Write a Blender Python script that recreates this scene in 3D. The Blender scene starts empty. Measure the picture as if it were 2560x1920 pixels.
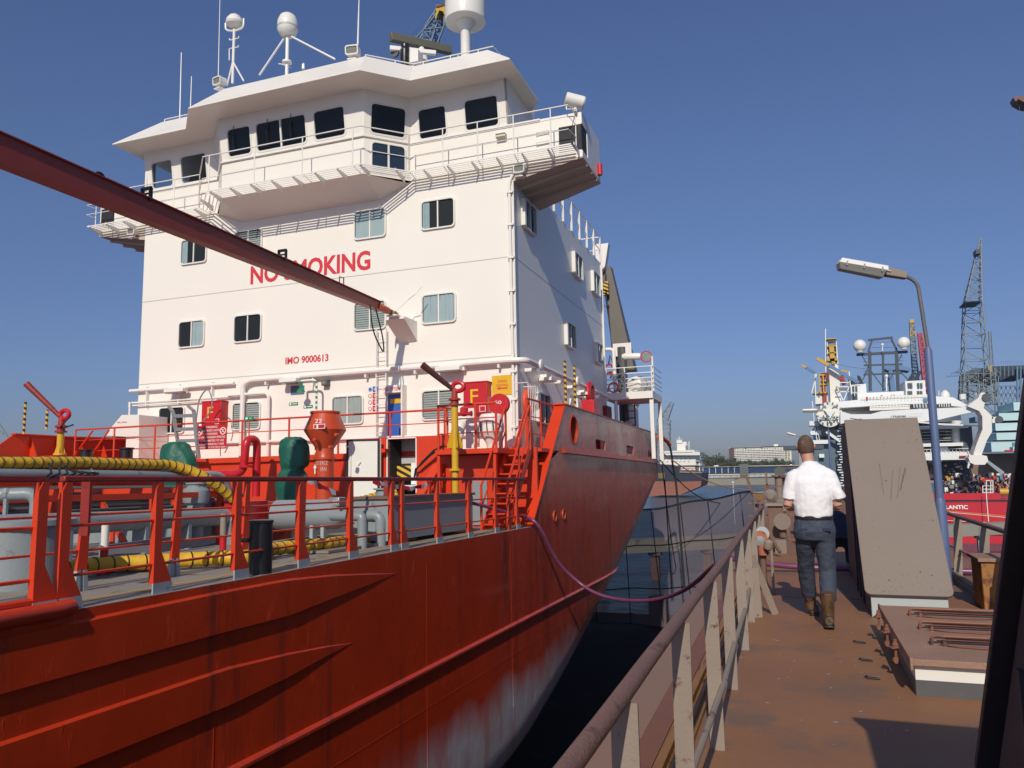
import bpy, bmesh, math, random
from mathutils import Vector as V, Matrix as MT
random.seed(7)
# ------------------------------------------------------------------ camera, world, sun
F=1943.; CX,CY=1280.,960.; EYE=V((0,0,1.57))
def _r(x,y): return V((x-CX,-(y-CY),-F))
def _frame(vx,vy,sl):
    Y=_r(vx,vy).normalized(); H=_r(vx-1000,vy+sl*-1000); Z=Y.cross(H).normalized()
    if Z.y<0: Z=-Z
    return MT((Y.cross(Z),Y,Z))
RW=_frame(1985,1157,-.0195); RS=_frame(1990,1197,-.0195)   # dock axes, ship axes (ship trimmed 1 degree by the stern)
sc=bpy.context.scene
cam=bpy.data.cameras.new('camera'); cam.sensor_width=36; cam.lens=36*F/2560; cam.clip_start=.05; cam.clip_end=6000
co=bpy.data.objects.new('camera',cam); sc.collection.objects.link(co)
co.matrix_world=MT.Translation(EYE)@RW.to_4x4(); sc.camera=co
sc.view_settings.view_transform='Standard'; sc.view_settings.look='None'; sc.view_settings.gamma=1; sc.view_settings.exposure=0.0
LD=V((-.135,1,-.70)).normalized()          # direction the sunlight travels
sun=bpy.data.lights.new('sun','SUN'); sun.energy=3.55; sun.angle=math.radians(.5); sun.color=(1,.925,.77)
so=bpy.data.objects.new('sun',sun); sc.collection.objects.link(so); so.rotation_euler=(-LD).to_track_quat('Z','Y').to_euler(); so.location=(10,-40,40)
w=bpy.data.worlds.new('World'); sc.world=w; w.use_nodes=True; nt=w.node_tree
sky=nt.nodes.new('ShaderNodeTexSky'); sky.sky_type='NISHITA'; sky.sun_disc=False
sky.sun_elevation=math.asin(-LD.z); sky.sun_rotation=math.atan2(-LD.x,-LD.y)
sky.altitude=0; sky.air_density=1.0; sky.dust_density=.6; sky.ozone_density=3.0
tcw=nt.nodes.new('ShaderNodeTexCoord'); sxz=nt.nodes.new('ShaderNodeSeparateXYZ'); nt.links.new(tcw.outputs['Generated'],sxz.inputs[0])
crw=nt.nodes.new('ShaderNodeValToRGB'); nt.links.new(sxz.outputs[2],crw.inputs[0]); els=crw.color_ramp.elements     # clear, slightly hazy autumn air: thin the yellow low down
els[0].position=0; els[0].color=(.43,.47,.69,1); els[1].position=.62; els[1].color=(.86,.89,1.15,1); e_=els.new(.12); e_.color=(.57,.61,.84,1); e_=els.new(.33); e_.color=(.76,.785,.97,1)
mw=nt.nodes.new('ShaderNodeMix'); mw.data_type='RGBA'; mw.blend_type='MULTIPLY'; mw.inputs[0].default_value=1; nt.links.new(sky.outputs[0],mw.inputs[6]); nt.links.new(crw.outputs[0],mw.inputs[7])
bg=nt.nodes['Background']; bg.inputs[1].default_value=.085; nt.links.new(mw.outputs[2],bg.inputs[0])
sc.cycles.max_bounces=6; sc.cycles.transparent_max_bounces=12
# ------------------------------------------------------------------ frames
MW=MT.Identity(4); MS=MT.Translation(EYE)@(RW@RS.transposed()).to_4x4()
FR={'w':MW,'s':MS}
def sray(x,y): return RS@_r(x,y)
def wray(x,y): return RW@_r(x,y)
def s_(x,y,ax,v): d=sray(x,y); return d*(v/d[ax])               # photo point -> ship point on plane axis=v
def w_(x,y,ax,v):
    d=wray(x,y); o=EYE[ax]; return EYE+d*((v-o)/d[ax])
def zf(x0,y0,k): return lambda x,y:(x0+x*k,y0+y*k)
zA=zf(200,360,.31646); zB=zf(840,420,.31646); zC=zf(840,0,.31646); zD=zf(200,0,.28933); zE=zf(0,900,.28933)
zF=zf(540,900,.24412); zG=zf(980,880,.28933); zH=zf(1300,880,.18083); zR=zf(0,1150,.28933); zK=zf(640,1180,.22604)
zP=zf(1960,560,.27125); zQ=zf(1960,900,.27125); zN=zf(1820,1180,.18083); zM=zf(1560,1000,.25316); zL=zf(2340,900,.28940)
zU=zf(1480,600,.30127); zT=zf(1880,1060,.32550)
def S(q,ax,v): return s_(q[0],q[1],ax,v)
def W(q,ax,v): return w_(q[0],q[1],ax,v)
# ------------------------------------------------------------------ materials
MATS={}
def mk(name,col,rough=.5,var=.12,scale=2.5,dirt=None,dscale=4,damt=.5,streak=False,bump=0,bscale=40,metal=0,spec=.5,coat=0,rvar=.1,alpha=None):
    m=bpy.data.materials.new(name); m.use_nodes=True; t=m.node_tree; N=t.nodes; L=t.links; b=N['Principled BSDF']
    tc=N.new('ShaderNodeTexCoord'); mp=N.new('ShaderNodeMapping'); L.new(tc.outputs['Object'],mp.inputs[0])
    n=N.new('ShaderNodeTexNoise'); n.inputs['Scale'].default_value=scale; n.inputs['Detail'].default_value=5; L.new(mp.outputs[0],n.inputs[0])
    mx=N.new('ShaderNodeMix'); mx.data_type='RGBA'
    mx.inputs[6].default_value=[c*(1-var) for c in col]+[1]; mx.inputs[7].default_value=[min(1,c*(1+var)) for c in col]+[1]
    L.new(n.outputs[0],mx.inputs[0]); out=mx.outputs[2]
    if dirt:
        mp2=N.new('ShaderNodeMapping'); L.new(tc.outputs['Object'],mp2.inputs[0])
        if streak: mp2.inputs['Scale'].default_value=(1,1,.12)
        n2=N.new('ShaderNodeTexNoise'); n2.inputs['Scale'].default_value=dscale; n2.inputs['Detail'].default_value=8; n2.inputs['Roughness'].default_value=.65
        L.new(mp2.outputs[0],n2.inputs[0]); rp=N.new('ShaderNodeValToRGB'); L.new(n2.outputs[0],rp.inputs[0])
        rp.color_ramp.elements[0].position=.72-.35*damt; rp.color_ramp.elements[1].position=.72-.35*damt+.10
        m2=N.new('ShaderNodeMix'); m2.data_type='RGBA'; L.new(rp.outputs[0],m2.inputs[0]); L.new(out,m2.inputs[6]); m2.inputs[7].default_value=list(dirt)+[1]; out=m2.outputs[2]
    L.new(out,b.inputs['Base Color'])
    mr=N.new('ShaderNodeMapRange'); L.new(n.outputs[0],mr.inputs[0]); mr.inputs[3].default_value=max(.02,rough-rvar); mr.inputs[4].default_value=min(1,rough+rvar); L.new(mr.outputs[0],b.inputs['Roughness'])
    b.inputs['Metallic'].default_value=metal; b.inputs['Specular IOR Level'].default_value=spec; b.inputs['Coat Weight'].default_value=coat
    if bump:
        n3=N.new('ShaderNodeTexNoise'); n3.inputs['Scale'].default_value=bscale; n3.inputs['Detail'].default_value=4; L.new(tc.outputs['Object'],n3.inputs[0])
        bp=N.new('ShaderNodeBump'); bp.inputs['Strength'].default_value=bump; bp.inputs['Distance'].default_value=.02; L.new(n3.outputs[0],bp.inputs['Height']); L.new(bp.outputs[0],b.inputs['Normal'])
    MATS[name]=m; return m
RED=mk('red_paint',(.62,.042,.007),.42,.10,1.5,dirt=(.20,.035,.018),dscale=3,damt=.18,bump=.15,bscale=12)
REDO=mk('red_railing_paint',(.62,.044,.009),.38,.10,3,dirt=(.22,.04,.02),dscale=9,damt=.22,bump=.2,bscale=60)
REDR=mk('worn_red_rail',(.26,.025,.018),.5,.25,4,dirt=(.10,.03,.03),dscale=6,damt=.5,bump=.3,bscale=50)
ORG=mk('orange_red_paint',(.50,.060,.016),.4,.12,2,dirt=(.15,.04,.03),dscale=5,damt=.2,bump=.1)
BOOM=mk('boom_paint',(.30,.042,.026),.45,.2,2,dirt=(.14,.03,.022),dscale=3,damt=.35,streak=True,bump=.15)
CRIM=mk('crimson_paint',(.52,.014,.022),.35,.08,2,dirt=(.3,.02,.02),damt=.1)
WHT=mk('white_paint',(.83,.785,.72),.35,.025,.6,dirt=(.66,.60,.53),dscale=2.2,damt=.06,streak=True,bump=.10,bscale=1.3)
WHT2=mk('white_fittings',(.80,.77,.73),.4,.04,3,dirt=(.5,.42,.34),dscale=8,damt=.12)
WFR=mk('white_window_frame',(.76,.74,.69),.35,.03,3)
CRM=mk('cream_metal',(.62,.58,.44),.5,.08,4)
GRY=mk('grey_paint',(.24,.27,.29),.42,.1,2,dirt=(.13,.12,.11),dscale=5,damt=.3,bump=.15,bscale=30)
GRYF=mk('grey_foot',(.33,.36,.38),.5,.1,4,dirt=(.2,.19,.18),damt=.25)
LGR=mk('light_grey_paint',(.42,.46,.46),.5,.08,3,dirt=(.25,.2,.17),dscale=14,damt=.22)
DGR=mk('dark_grey_metal',(.09,.09,.095),.5,.2,4)
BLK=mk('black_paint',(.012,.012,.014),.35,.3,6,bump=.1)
RUB=mk('black_rubber',(.012,.012,.013),.6,.2,6)
GALV=mk('galvanised_steel',(.36,.37,.37),.4,.12,6,metal=.6,dirt=(.22,.2,.18),damt=.3)
YEL=mk('yellow_paint',(.62,.36,.02),.4,.1,3,dirt=(.35,.12,.02),dscale=8,damt=.15)
YSG=mk('yellow_sign_paint',(.72,.42,.015),.4,.04,3)
BLU=mk('blue_door_paint',(.035,.12,.42),.35,.06,2)
GRN=mk('green_tarpaulin',(.008,.10,.065),.55,.22,3,dirt=(.03,.16,.11),dscale=5,damt=.25,bump=.9,bscale=9)
GRP=mk('green_paint',(.02,.22,.10),.4,.1,4)
DECK=mk('deck_grey_paint',(.27,.235,.205),.7,.12,1.2,dirt=(.14,.10,.075),dscale=2.2,damt=.42,bump=.3,bscale=60)
PUR=mk('purple_hose_rubber',(.17,.046,.11),.35,.15,5,dirt=(.3,.06,.06),dscale=3,damt=.3)
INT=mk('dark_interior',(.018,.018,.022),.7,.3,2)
CURT=mk('blue_curtain_cloth',(.62,.70,.74),.8,.1,3)
CURG=mk('grey_curtain_cloth',(.62,.63,.60),.8,.12,3)
TXR=mk('red_lettering',(.62,.035,.05),.45,.05,3)
TXW=mk('white_lettering',(.80,.80,.78),.5,.04,3)
TXY=mk('yellow_lettering',(.80,.45,.02),.5,.04,3)
TXK=mk('dark_lettering',(.05,.05,.06),.5,.04,3)
def stripe_mat(name,c1,c2,per,slant=.0,axis=2):
    m=bpy.data.materials.new(name); m.use_nodes=True; t=m.node_tree; N=t.nodes; L=t.links; b=N['Principled BSDF']
    tc=N.new('ShaderNodeTexCoord'); s=N.new('ShaderNodeSeparateXYZ'); L.new(tc.outputs['Object'],s.inputs[0])
    a=N.new('ShaderNodeMath'); a.operation='MULTIPLY_ADD'; L.new(s.outputs[(axis+1)%3 if axis!=2 else 0],a.inputs[0]); a.inputs[1].default_value=slant; L.new(s.outputs[axis],a.inputs[2])
    d=N.new('ShaderNodeMath'); d.operation='DIVIDE'; L.new(a.outputs[0],d.inputs[0]); d.inputs[1].default_value=per
    f=N.new('ShaderNodeMath'); f.operation='FRACT'; L.new(d.outputs[0],f.inputs[0])
    g=N.new('ShaderNodeMath'); g.operation='GREATER_THAN'; g.inputs[1].default_value=.5; L.new(f.outputs[0],g.inputs[0])
    mx=N.new('ShaderNodeMix'); mx.data_type='RGBA'; L.new(g.outputs[0],mx.inputs[0]); mx.inputs[6].default_value=list(c1)+[1]; mx.inputs[7].default_value=list(c2)+[1]
    L.new(mx.outputs[2],b.inputs['Base Color']); b.inputs['Roughness'].default_value=.5; MATS[name]=m; return m
STR=stripe_mat('yellow_black_stripes',(.70,.42,.03),(.015,.015,.02),.17,.5)
STG=stripe_mat('green_white_stripes',(.02,.25,.12),(.78,.78,.75),.16)
def glassy(name,col,t=.35,rough=.03):
    m=bpy.data.materials.new(name); m.use_nodes=True; n=m.node_tree; N=n.nodes; L=n.links
    b=N['Principled BSDF']; b.inputs['Base Color'].default_value=list(col)+[1]; b.inputs['Roughness'].default_value=rough
    tr=N.new('ShaderNodeBsdfTransparent'); tr.inputs[0].default_value=(.92,.95,.95,1); ms=N.new('ShaderNodeMixShader'); ms.inputs[0].default_value=1-t
    L.new(tr.outputs[0],ms.inputs[1]); L.new(b.outputs[0],ms.inputs[2]); L.new(ms.outputs[0],N['Material Output'].inputs[0]); MATS[name]=m; return m
GLS=glassy('window_glass',(.02,.03,.035),.91)
GLW=glassy('wheelhouse_glass',(.004,.006,.008),.55)
GLL=glassy('lamp_glass',(.26,.25,.22),.20,.12)
GLC=glassy('clear_wheelhouse_glass',(.01,.012,.015),.86)
# hull: glossy red with vertical chalky streaks aft and a grey patch of primer low down
def hull_mat():
    m=mk('hull_red_paint',(.54,.042,.008),.26,.18,.7,bump=.0,rvar=.13,coat=.08); t=m.node_tree; N=t.nodes; L=t.links; b=N['Principled BSDF']
    tc=N.new('ShaderNodeTexCoord'); s=N.new('ShaderNodeSeparateXYZ'); L.new(tc.outputs['Object'],s.inputs[0])
    def noise(scale,mscale=(1,1,1),det=6,rg=.6):
        mp=N.new('ShaderNodeMapping'); mp.inputs['Scale'].default_value=mscale; L.new(tc.outputs['Object'],mp.inputs[0])
        n=N.new('ShaderNodeTexNoise'); n.inputs['Scale'].default_value=scale; n.inputs['Detail'].default_value=det; n.inputs['Roughness'].default_value=rg; L.new(mp.outputs[0],n.inputs[0]); return n.outputs[0]
    def mth(op,a,bb,c=None):
        x=N.new('ShaderNodeMath'); x.operation=op
        for i,v in enumerate([a,bb]+([c] if c is not None else [])):
            if isinstance(v,(int,float)): x.inputs[i].default_value=v
            else: L.new(v,x.inputs[i])
        return x.outputs[0]
    def rng(a,lo,hi,o0=0,o1=1):
        x=N.new('ShaderNodeMapRange'); L.new(a,x.inputs[0]); x.inputs[1].default_value=lo; x.inputs[2].default_value=hi; x.inputs[3].default_value=o0; x.inputs[4].default_value=o1; return x.outputs[0]
    def mix(f,a,col):
        x=N.new('ShaderNodeMix'); x.data_type='RGBA'; L.new(f,x.inputs[0]); L.new(a,x.inputs[6]); x.inputs[7].default_value=list(col)+[1]; return x.outputs[2]
    base=b.inputs['Base Color'].links[0].from_socket
    # object origin of the hull part sits at the ship root: y aft, z up
    aft=rng(s.outputs[1],14,22); stre=rng(noise(2.2,(1,1,.10),9,.7),.46,.66); f1=mth('MULTIPLY',mth('MULTIPLY',aft,rng(stre,0,1,.22,1)),1.0)
    up=rng(mth('ADD',s.outputs[2],mth('MULTIPLY',noise(.9),1.6)),1.2,3.0)
    f1=mth('MULTIPLY',f1,mth('ADD',.35,mth('MULTIPLY',up,.9)))
    c=mix(f1,base,(.38,.20,.165))
    c=mix(mth('MULTIPLY',rng(noise(1.4,(1,1,.07),9,.75),.56,.66),.75),c,(.16,.03,.02))
    # primer patch
    zz=mth('ADD',s.outputs[2],mth('MULTIPLY',noise(.35,(1,1,.8),3),1.6)); pm=rng(zz,-3.3,-4.1)
    yy=rng(s.outputs[1],10,14); pm=mth('MULTIPLY',mth('MULTIPLY',pm,yy),rng(noise(1.1,(1,1,.35),3),.24,.50,.30,1)); pm=mth('MULTIPLY',pm,rng(s.outputs[1],23.5,21.5))
    c=mix(pm,c,(.58,.54,.58))
    c=mix(mth('MULTIPLY',rng(s.outputs[2],-5.95,-6.1),rng(s.outputs[1],9,10)),c,(.05,.05,.08))
    L.new(c,b.inputs['Base Color'])
    bp=N.new('ShaderNodeBump'); bp.inputs['Strength'].default_value=.55; bp.inputs['Distance'].default_value=.012
    h=mth('ADD',mth('MULTIPLY',noise(.9,(1,1,.8),3),2.0),mth('ADD',mth('MULTIPLY',rng(noise(7,(1,1,.35),6,.7),.60,.72),.8),mth('MULTIPLY',noise(2.5,(.6,.6,.6),4),.7)))
    L.new(h,bp.inputs['Height']); L.new(bp.outputs[0],b.inputs['Normal']); return m
HUL=hull_mat()
# ------------------------------------------------------------------ mesh building
BASE={}
def _basis(d,up=V((0,0,1))):
    d=d.normalized()
    if abs(d.dot(up))>.98: up=V((0,1,0)) if abs(d.y)<.9 else V((1,0,0))
    a=d.cross(up).normalized(); return a,a.cross(d).normalized()
def rrect(w,h,r,n=4):
    o=[]
    for cx,cy,a0 in ((w/2-r,h/2-r,0),(-w/2+r,h/2-r,90),(-w/2+r,-h/2+r,180),(w/2-r,-h/2+r,270)):
        for i in range(n+1):
            a=math.radians(a0+90*i/n); o.append((cx+r*math.cos(a),cy+r*math.sin(a)))
    return o
class MB:
    def __init__(s,T=None): s.v=[]; s.f=[]; s.T=T; s.sm=[]
    def add(s,vs,fs,sm=False):
        k=len(s.v); T=s.T
        s.v+=[V(T(*p)) if T else V(p) for p in vs]; s.f+=[[i+k for i in f] for f in fs]; return s
    def box(s,x0,x1,y0,y1,z0,z1):
        return s.add([(x,y,z) for z in (z0,z1) for y in (y0,y1) for x in (x0,x1)],[(0,2,3,1),(4,5,7,6),(0,1,5,4),(2,6,7,3),(0,4,6,2),(1,3,7,5)])
    def hexa(s,p): return s.add(p,[(0,3,2,1),(4,5,6,7),(0,1,5,4),(1,2,6,5),(2,3,7,6),(3,0,4,7)])   # bottom loop 4, top loop 4
    def bar(s,p0,p1,w,h,up=V((0,0,1))):
        p0,p1=V(p0),V(p1); a,b=_basis(p1-p0,V(up)); a=a*w/2; b=b*h/2
        return s.hexa([p0-a-b,p0+a-b,p0+a+b,p0-a+b,p1-a-b,p1+a-b,p1+a+b,p1-a+b])
    def tube(s,pts,r,n=8,cap=True):
        pts=[V(p) for p in pts]; rs=r if isinstance(r,(list,tuple)) else [r]*len(pts); vs=[];fs=[]; a=None
        for i,p in enumerate(pts):
            d=(pts[min(i+1,len(pts)-1)]-pts[max(i-1,0)])
            if d.length<1e-9: d=V((0,0,1))
            d.normalize()
            if a is None: a,b=_basis(d)
            else:
                a=(a-d*a.dot(d)).normalized()
            b=a.cross(d)
            for k in range(n):
                t=2*math.pi*(k+.5)/n; vs.append(p+(a*math.cos(t)+b*math.sin(t))*rs[i])
            if i: fs+=[((i-1)*n+k,(i-1)*n+(k+1)%n,i*n+(k+1)%n,i*n+k) for k in range(n)]
        if cap: fs+=[tuple(range(n))[::-1],tuple(range((len(pts)-1)*n,len(pts)*n))]
        return s.add(vs,fs)
    def lathe(s,prof,c=(0,0,0),ax=(0,0,1),n=20,sy=1):
        c=V(c); ax=V(ax).normalized(); a,b=_basis(ax); vs=[];fs=[]
        for (r,z) in prof:
            for k in range(n):
                t=2*math.pi*k/n; vs.append(c+ax*z+(a*math.cos(t)+b*math.sin(t)*sy)*max(r,1e-4))
        for i in range(1,len(prof)): fs+=[((i-1)*n+k,(i-1)*n+(k+1)%n,i*n+(k+1)%n,i*n+k) for k in range(n)]
        fs+=[tuple(range(n))[::-1],tuple(range((len(prof)-1)*n,len(prof)*n))]
        return s.add(vs,fs)
    def prism(s,poly,vec):
        vec=V(vec); p=[V(q) for q in poly]; n=len(p)
        return s.add(p+[q+vec for q in p],[tuple(range(n))[::-1],tuple(range(n,2*n))]+[(i,(i+1)%n,n+(i+1)%n,n+i) for i in range(n)])
    def sheet(s,rows):     # grid of points
        m=len(rows[0]); vs=[p for r in rows for p in r]
        return s.add(vs,[(i*m+j,i*m+j+1,(i+1)*m+j+1,(i+1)*m+j) for i in range(len(rows)-1) for j in range(m-1)])
    def ringp(s,outer,inner,z0,z1):   # 2-D loops of equal length, extruded along third local axis
        n=len(outer); vs=[(x,y,z) for z in (z0,z1) for L in (outer,inner) for x,y in L]; fs=[]
        for i in range(n):
            j=(i+1)%n; o0,i0,o1,i1=0,n,2*n,3*n
            fs+=[(o0+i,o0+j,o1+j,o1+i),(i0+j,i0+i,i1+i,i1+j),(o1+i,o1+j,i1+j,i1+i),(o0+j,o0+i,i0+i,i0+j)]
        return s.add(vs,fs)
    def plate(s,loop,z0,z1):
        n=len(loop); return s.add([(x,y,z0) for x,y in loop]+[(x,y,z1) for x,y in loop],[tuple(range(n))[::-1],tuple(range(n,2*n))]+[(i,(i+1)%n,n+(i+1)%n,n+i) for i in range(n)])
    def build(s,name,mat,parent=None,base=None,fr='w',bevel=0,ang=35,mods=None):
        if parent is not None: base=BASE[parent.name][0]; fr=BASE[parent.name][1]
        base=V(base) if base is not None else V((0,0,0))
        me=bpy.data.meshes.new(name); me.from_pydata([tuple(p-base) for p in s.v],[],s.f); me.validate()
        bm=bmesh.new(); bm.from_mesh(me); bmesh.ops.recalc_face_normals(bm,faces=bm.faces); bm.to_mesh(me); bm.free()
        me.materials.append(mat)
        if ang:
            for p in me.polygons: p.use_smooth=True
            me.set_sharp_from_angle(angle=math.radians(ang))
        o=bpy.data.objects.new(name,me); sc.collection.objects.link(o)
        if parent is not None: o.parent=parent
        else: o.matrix_world=FR[fr]@MT.Translation(base)
        BASE[o.name]=(base,fr)
        if bevel:
            b=o.modifiers.new('bevel','BEVEL'); b.width=bevel; b.segments=2; b.limit_method='ANGLE'; b.harden_normals=False
        return o
def tag(o,label,cat,group=None,kind=None):
    o['label']=label; o['category']=cat
    if group: o['group']=group
    if kind: o['kind']=kind
    return o
def thing(name,label,cat,base,fr='w',group=None):
    o=bpy.data.objects.new(name,None); sc.collection.objects.link(o); o.empty_display_size=.2
    base=V(base); o.matrix_world=FR[fr]@MT.Translation(base); BASE[o.name]=(base,fr); return tag(o,label,cat,group)
def one(mb,name,mat,label,cat,fr='w',group=None,base=None,**k):
    if base is None:
        lo=V([min(p[i] for p in mb.v) for i in range(3)]); hi=V([max(p[i] for p in mb.v) for i in range(3)]); base=((lo.x+hi.x)/2,(lo.y+hi.y)/2,lo.z)
    return tag(mb.build(name,mat,None,base,fr,**k),label,cat,group)
def struct(mb,name,mat,fr='w',kind='structure',**k):
    o=mb.build(name,mat,None,(0,0,0),fr,**k); o['kind']=kind; return o
def plane_T(o,u,v,n):
    o,u,v,n=V(o),V(u),V(v),V(n); return lambda a,b,c=0:o+u*a+v*b+n*c
def text(body,size,o,u,v,mat,parent,name='lettering',sx=1,thick=.004,bold=0,align='CENTER',fr='s'):
    cu=bpy.data.curves.new('t','FONT'); cu.body=body; cu.size=size; cu.align_x=align; cu.align_y='CENTER'; cu.extrude=thick/2; cu.offset=bold; cu.resolution_u=3
    t=bpy.data.objects.new('t',cu); sc.collection.objects.link(t); bpy.context.view_layer.update()
    me=bpy.data.meshes.new_from_object(t.evaluated_get(bpy.context.evaluated_depsgraph_get())); bpy.data.objects.remove(t)
    o,u,v=V(o),V(u).normalized(),V(v).normalized(); n=u.cross(v); mb=MB()
    mb.v=[o+u*p.co.x*sx+v*p.co.y+n*(p.co.z+thick/2) for p in me.vertices]; mb.f=[list(p.vertices) for p in me.polygons]; bpy.data.meshes.remove(me)
    return mb.build(name,mat,parent,ang=0)
def arc(p0,p1,p2,n=6):   # rounded corner (quadratic)
    p0,p1,p2=V(p0),V(p1),V(p2); return [p0*(1-t)**2+p1*2*t*(1-t)+p2*t*t for t in [i/n for i in range(n+1)]]
def bend(pts,r=.3,n=5):
    pts=[V(p) for p in pts]; o=[pts[0]]
    for i in range(1,len(pts)-1):
        a=(pts[i-1]-pts[i]); b=(pts[i+1]-pts[i]); k=min(r,a.length*.49,b.length*.49)
        o+=arc(pts[i]+a.normalized()*k,pts[i],pts[i]+b.normalized()*k,n)
    return o+[pts[-1]]
def copy_tree(o,parent=None):
    c=o.copy(); sc.collection.objects.link(c)
    if parent is not None: c.parent=parent
    if o.name in BASE: BASE[c.name]=BASE[o.name]
    for ch in [x for x in bpy.data.objects if x.parent==o]: copy_tree(ch,c)
    return c
def dup(root,newbase,label=None,rot=0,scale=1):
    b,fr=BASE[root.name]; c=copy_tree(root); c.matrix_world=FR[fr]@MT.Translation(V(newbase))@MT.Rotation(rot,4,'Z')@MT.Scale(scale,4); BASE[c.name]=(V(newbase),fr)
    if label: c['label']=label
    return c
X_,Y_,Z_=V((1,0,0)),V((0,1,0)),V((0,0,1))
# ------------------------------------------------------------------ water, far bank (setting)
def water_mat():
    m=bpy.data.materials.new('harbour_water'); m.use_nodes=True; t=m.node_tree; N=t.nodes; L=t.links; b=N['Principled BSDF']
    b.inputs['Base Color'].default_value=(.025,.075,.125,1); b.inputs['Roughness'].default_value=.22; b.inputs['IOR'].default_value=1.33
    tc=N.new('ShaderNodeTexCoord'); h=None
    for s,k in ((.25,1.0),(1.3,.35),(.05,2.0)):
        n=N.new('ShaderNodeTexNoise'); n.inputs['Scale'].default_value=s; n.inputs['Detail'].default_value=4; L.new(tc.outputs['Object'],n.inputs[0])
        a=N.new('ShaderNodeMath'); a.operation='MULTIPLY_ADD'; L.new(n.outputs[0],a.inputs[0]); a.inputs[1].default_value=k; a.inputs[2].default_value=0
        if h is None: h=a.outputs[0]
        else: L.new(h,a.inputs[2]); h=a.outputs[0]
    bp=N.new('ShaderNodeBump'); bp.inputs['Strength'].default_value=1; bp.inputs['Distance'].default_value=.9; L.new(h,bp.inputs['Height']); L.new(bp.outputs[0],b.inputs['Normal']); return m
WL=-9.4
struct(MB().add([(-3000,-600,WL),(3000,-600,WL),(3000,4500,WL),(-3000,4500,WL)],[(0,1,2,3)]),'water',water_mat(),ang=0)
# ------------------------------------------------------------------ floating dock
WALK=mk('rusty_walkway_paint',(.25,.116,.054),.62,.28,.9,dirt=(.18,.105,.07),dscale=1.3,damt=.55,bump=.22,bscale=35,rvar=.15)
PINK=mk('faded_pink_deck_paint',(.25,.145,.10),.6,.08,1.2,dirt=(.25,.12,.07),dscale=3,damt=.3,bump=.15,bscale=60)
STRIP=mk('brown_steel_strip',(.19,.075,.045),.6,.15,3,dirt=(.12,.05,.03),damt=.4)
CRAIL=mk('rusty_crane_rail',(.25,.115,.03),.55,.25,8,dirt=(.12,.05,.02),damt=.5,streak=False)
RAILM=mk('rusty_handrail_paint',(.19,.10,.075),.55,.22,7,dirt=(.07,.04,.04),dscale=9,damt=.38,bump=.35,bscale=90)
POSTM=mk('chipped_grey_post_paint',(.265,.215,.175),.6,.1,5,dirt=(.10,.035,.022),dscale=13,damt=.36,bump=.12,bscale=60)
DWALL=mk('dock_wall_steel',(.10,.06,.045),.7,.2,.7,dirt=(.05,.03,.025),damt=.5,streak=True)
DFLOOR=mk('wet_dark_dock_floor',(.034,.028,.027),.95,.3,.5,dirt=(.065,.05,.042),dscale=1.2,damt=.3,spec=.08,rvar=.04)
BRN=mk('brown_machinery_paint',(.17,.095,.065),.6,.2,4,dirt=(.07,.035,.02),dscale=8,damt=.4,bump=.2)
SALM=mk('salmon_machinery_paint',(.40,.13,.075),.6,.15,4,dirt=(.13,.05,.03),dscale=10,damt=.4)
STONE=mk('taupe_plate_paint',(.215,.172,.142),.6,.05,1.6,dirt=(.10,.05,.04),dscale=17,damt=.02,bump=.12,bscale=25)
NAVYS=mk('dark_blue_steel_side',(.030,.032,.045),.6,.2,3,dirt=(.015,.013,.015),dscale=4,damt=.35)
SP=BRN
struct(MB().box(-1.15,2.5,-5,62,-.35,0),'dock_walkway',WALK)
struct(MB().box(-1.145,-.92,-5,61.9,-.002,.004),'dock_walkway_edge',PINK)
struct(MB().box(-1.12,2.45,-5,61.8,-8.4,-.36),'dock_wall',DWALL)
struct(MB().box(-29,-1.13,-12,51,-8.45,-7.9),'dock_floor',DFLOOR)
struct(MB().box(-33,-29.1,-12,62,-8.4,-.4),'far_dock_wall',DWALL)
m=MB()
m.box(-.90,-.775,-5,9.4,.0045,.03)
one(m,'steel_strip',STRIP,'flat brown steel strip along the deck outside the rusty handrail','strip')
m=MB(); m.box(-.77,-.62,-5,9.6,.004,.03); m.box(-.735,-.70,-5,9.6,.031,.075); m.box(-.672,-.652,-5,9.6,.031,.06)
one(m,'crane_rail',CRAIL,'rusty yellow-brown grooved rail running beside the handrail posts','rail')
# handrail on the left
HX,HZ=-.487,.93
h=thing('handrail','rusty brown pipe handrail on chipped flat posts beside the walking man','railing',(HX,5,0))
m=MB(); pts=[(HX+random.uniform(-.004,.004),y,HZ+random.uniform(-.004,.004)) for y in [i*.6-1 for i in range(0,18)]]; m.tube(pts+[(HX,10.2,.93),(HX,11.4,.93),(HX+.01,12.3,.92)],.026,14)
m.build('top_rail',RAILM,h)
for i,y in enumerate([-1.3,-.1,1.0,2.22,3.42,4.6,5.82,7.05,8.27,9.45,10.7,11.9]):
    p=MB(); lean=(-.03,.02,0,.02,-.02,.015,-.01,.02,0,.01,-.01,0)[i]
    p.bar((HX-.002+lean*.4,y,0),(HX,y+lean,HZ-.02),.078,.012,(0,1,0)); p.bar((HX-.035+lean*.4,y+.028,0),(HX-.035,y+.028+lean,HZ-.02),.012,.05,(0,1,0))
    p.build('post',POSTM,h)
m=MB(); m.tube([(HX+.02,-1,.34),(HX+.035,1.7,.33),(HX+.02,3.5,.31),(HX+.05,4.6,.35),(HX+.025,5.9,.32),(HX+.03,7.1,.34),(HX,8.3,.33)],.0165,8); m.build('mid_rail',POSTM,h)
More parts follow.
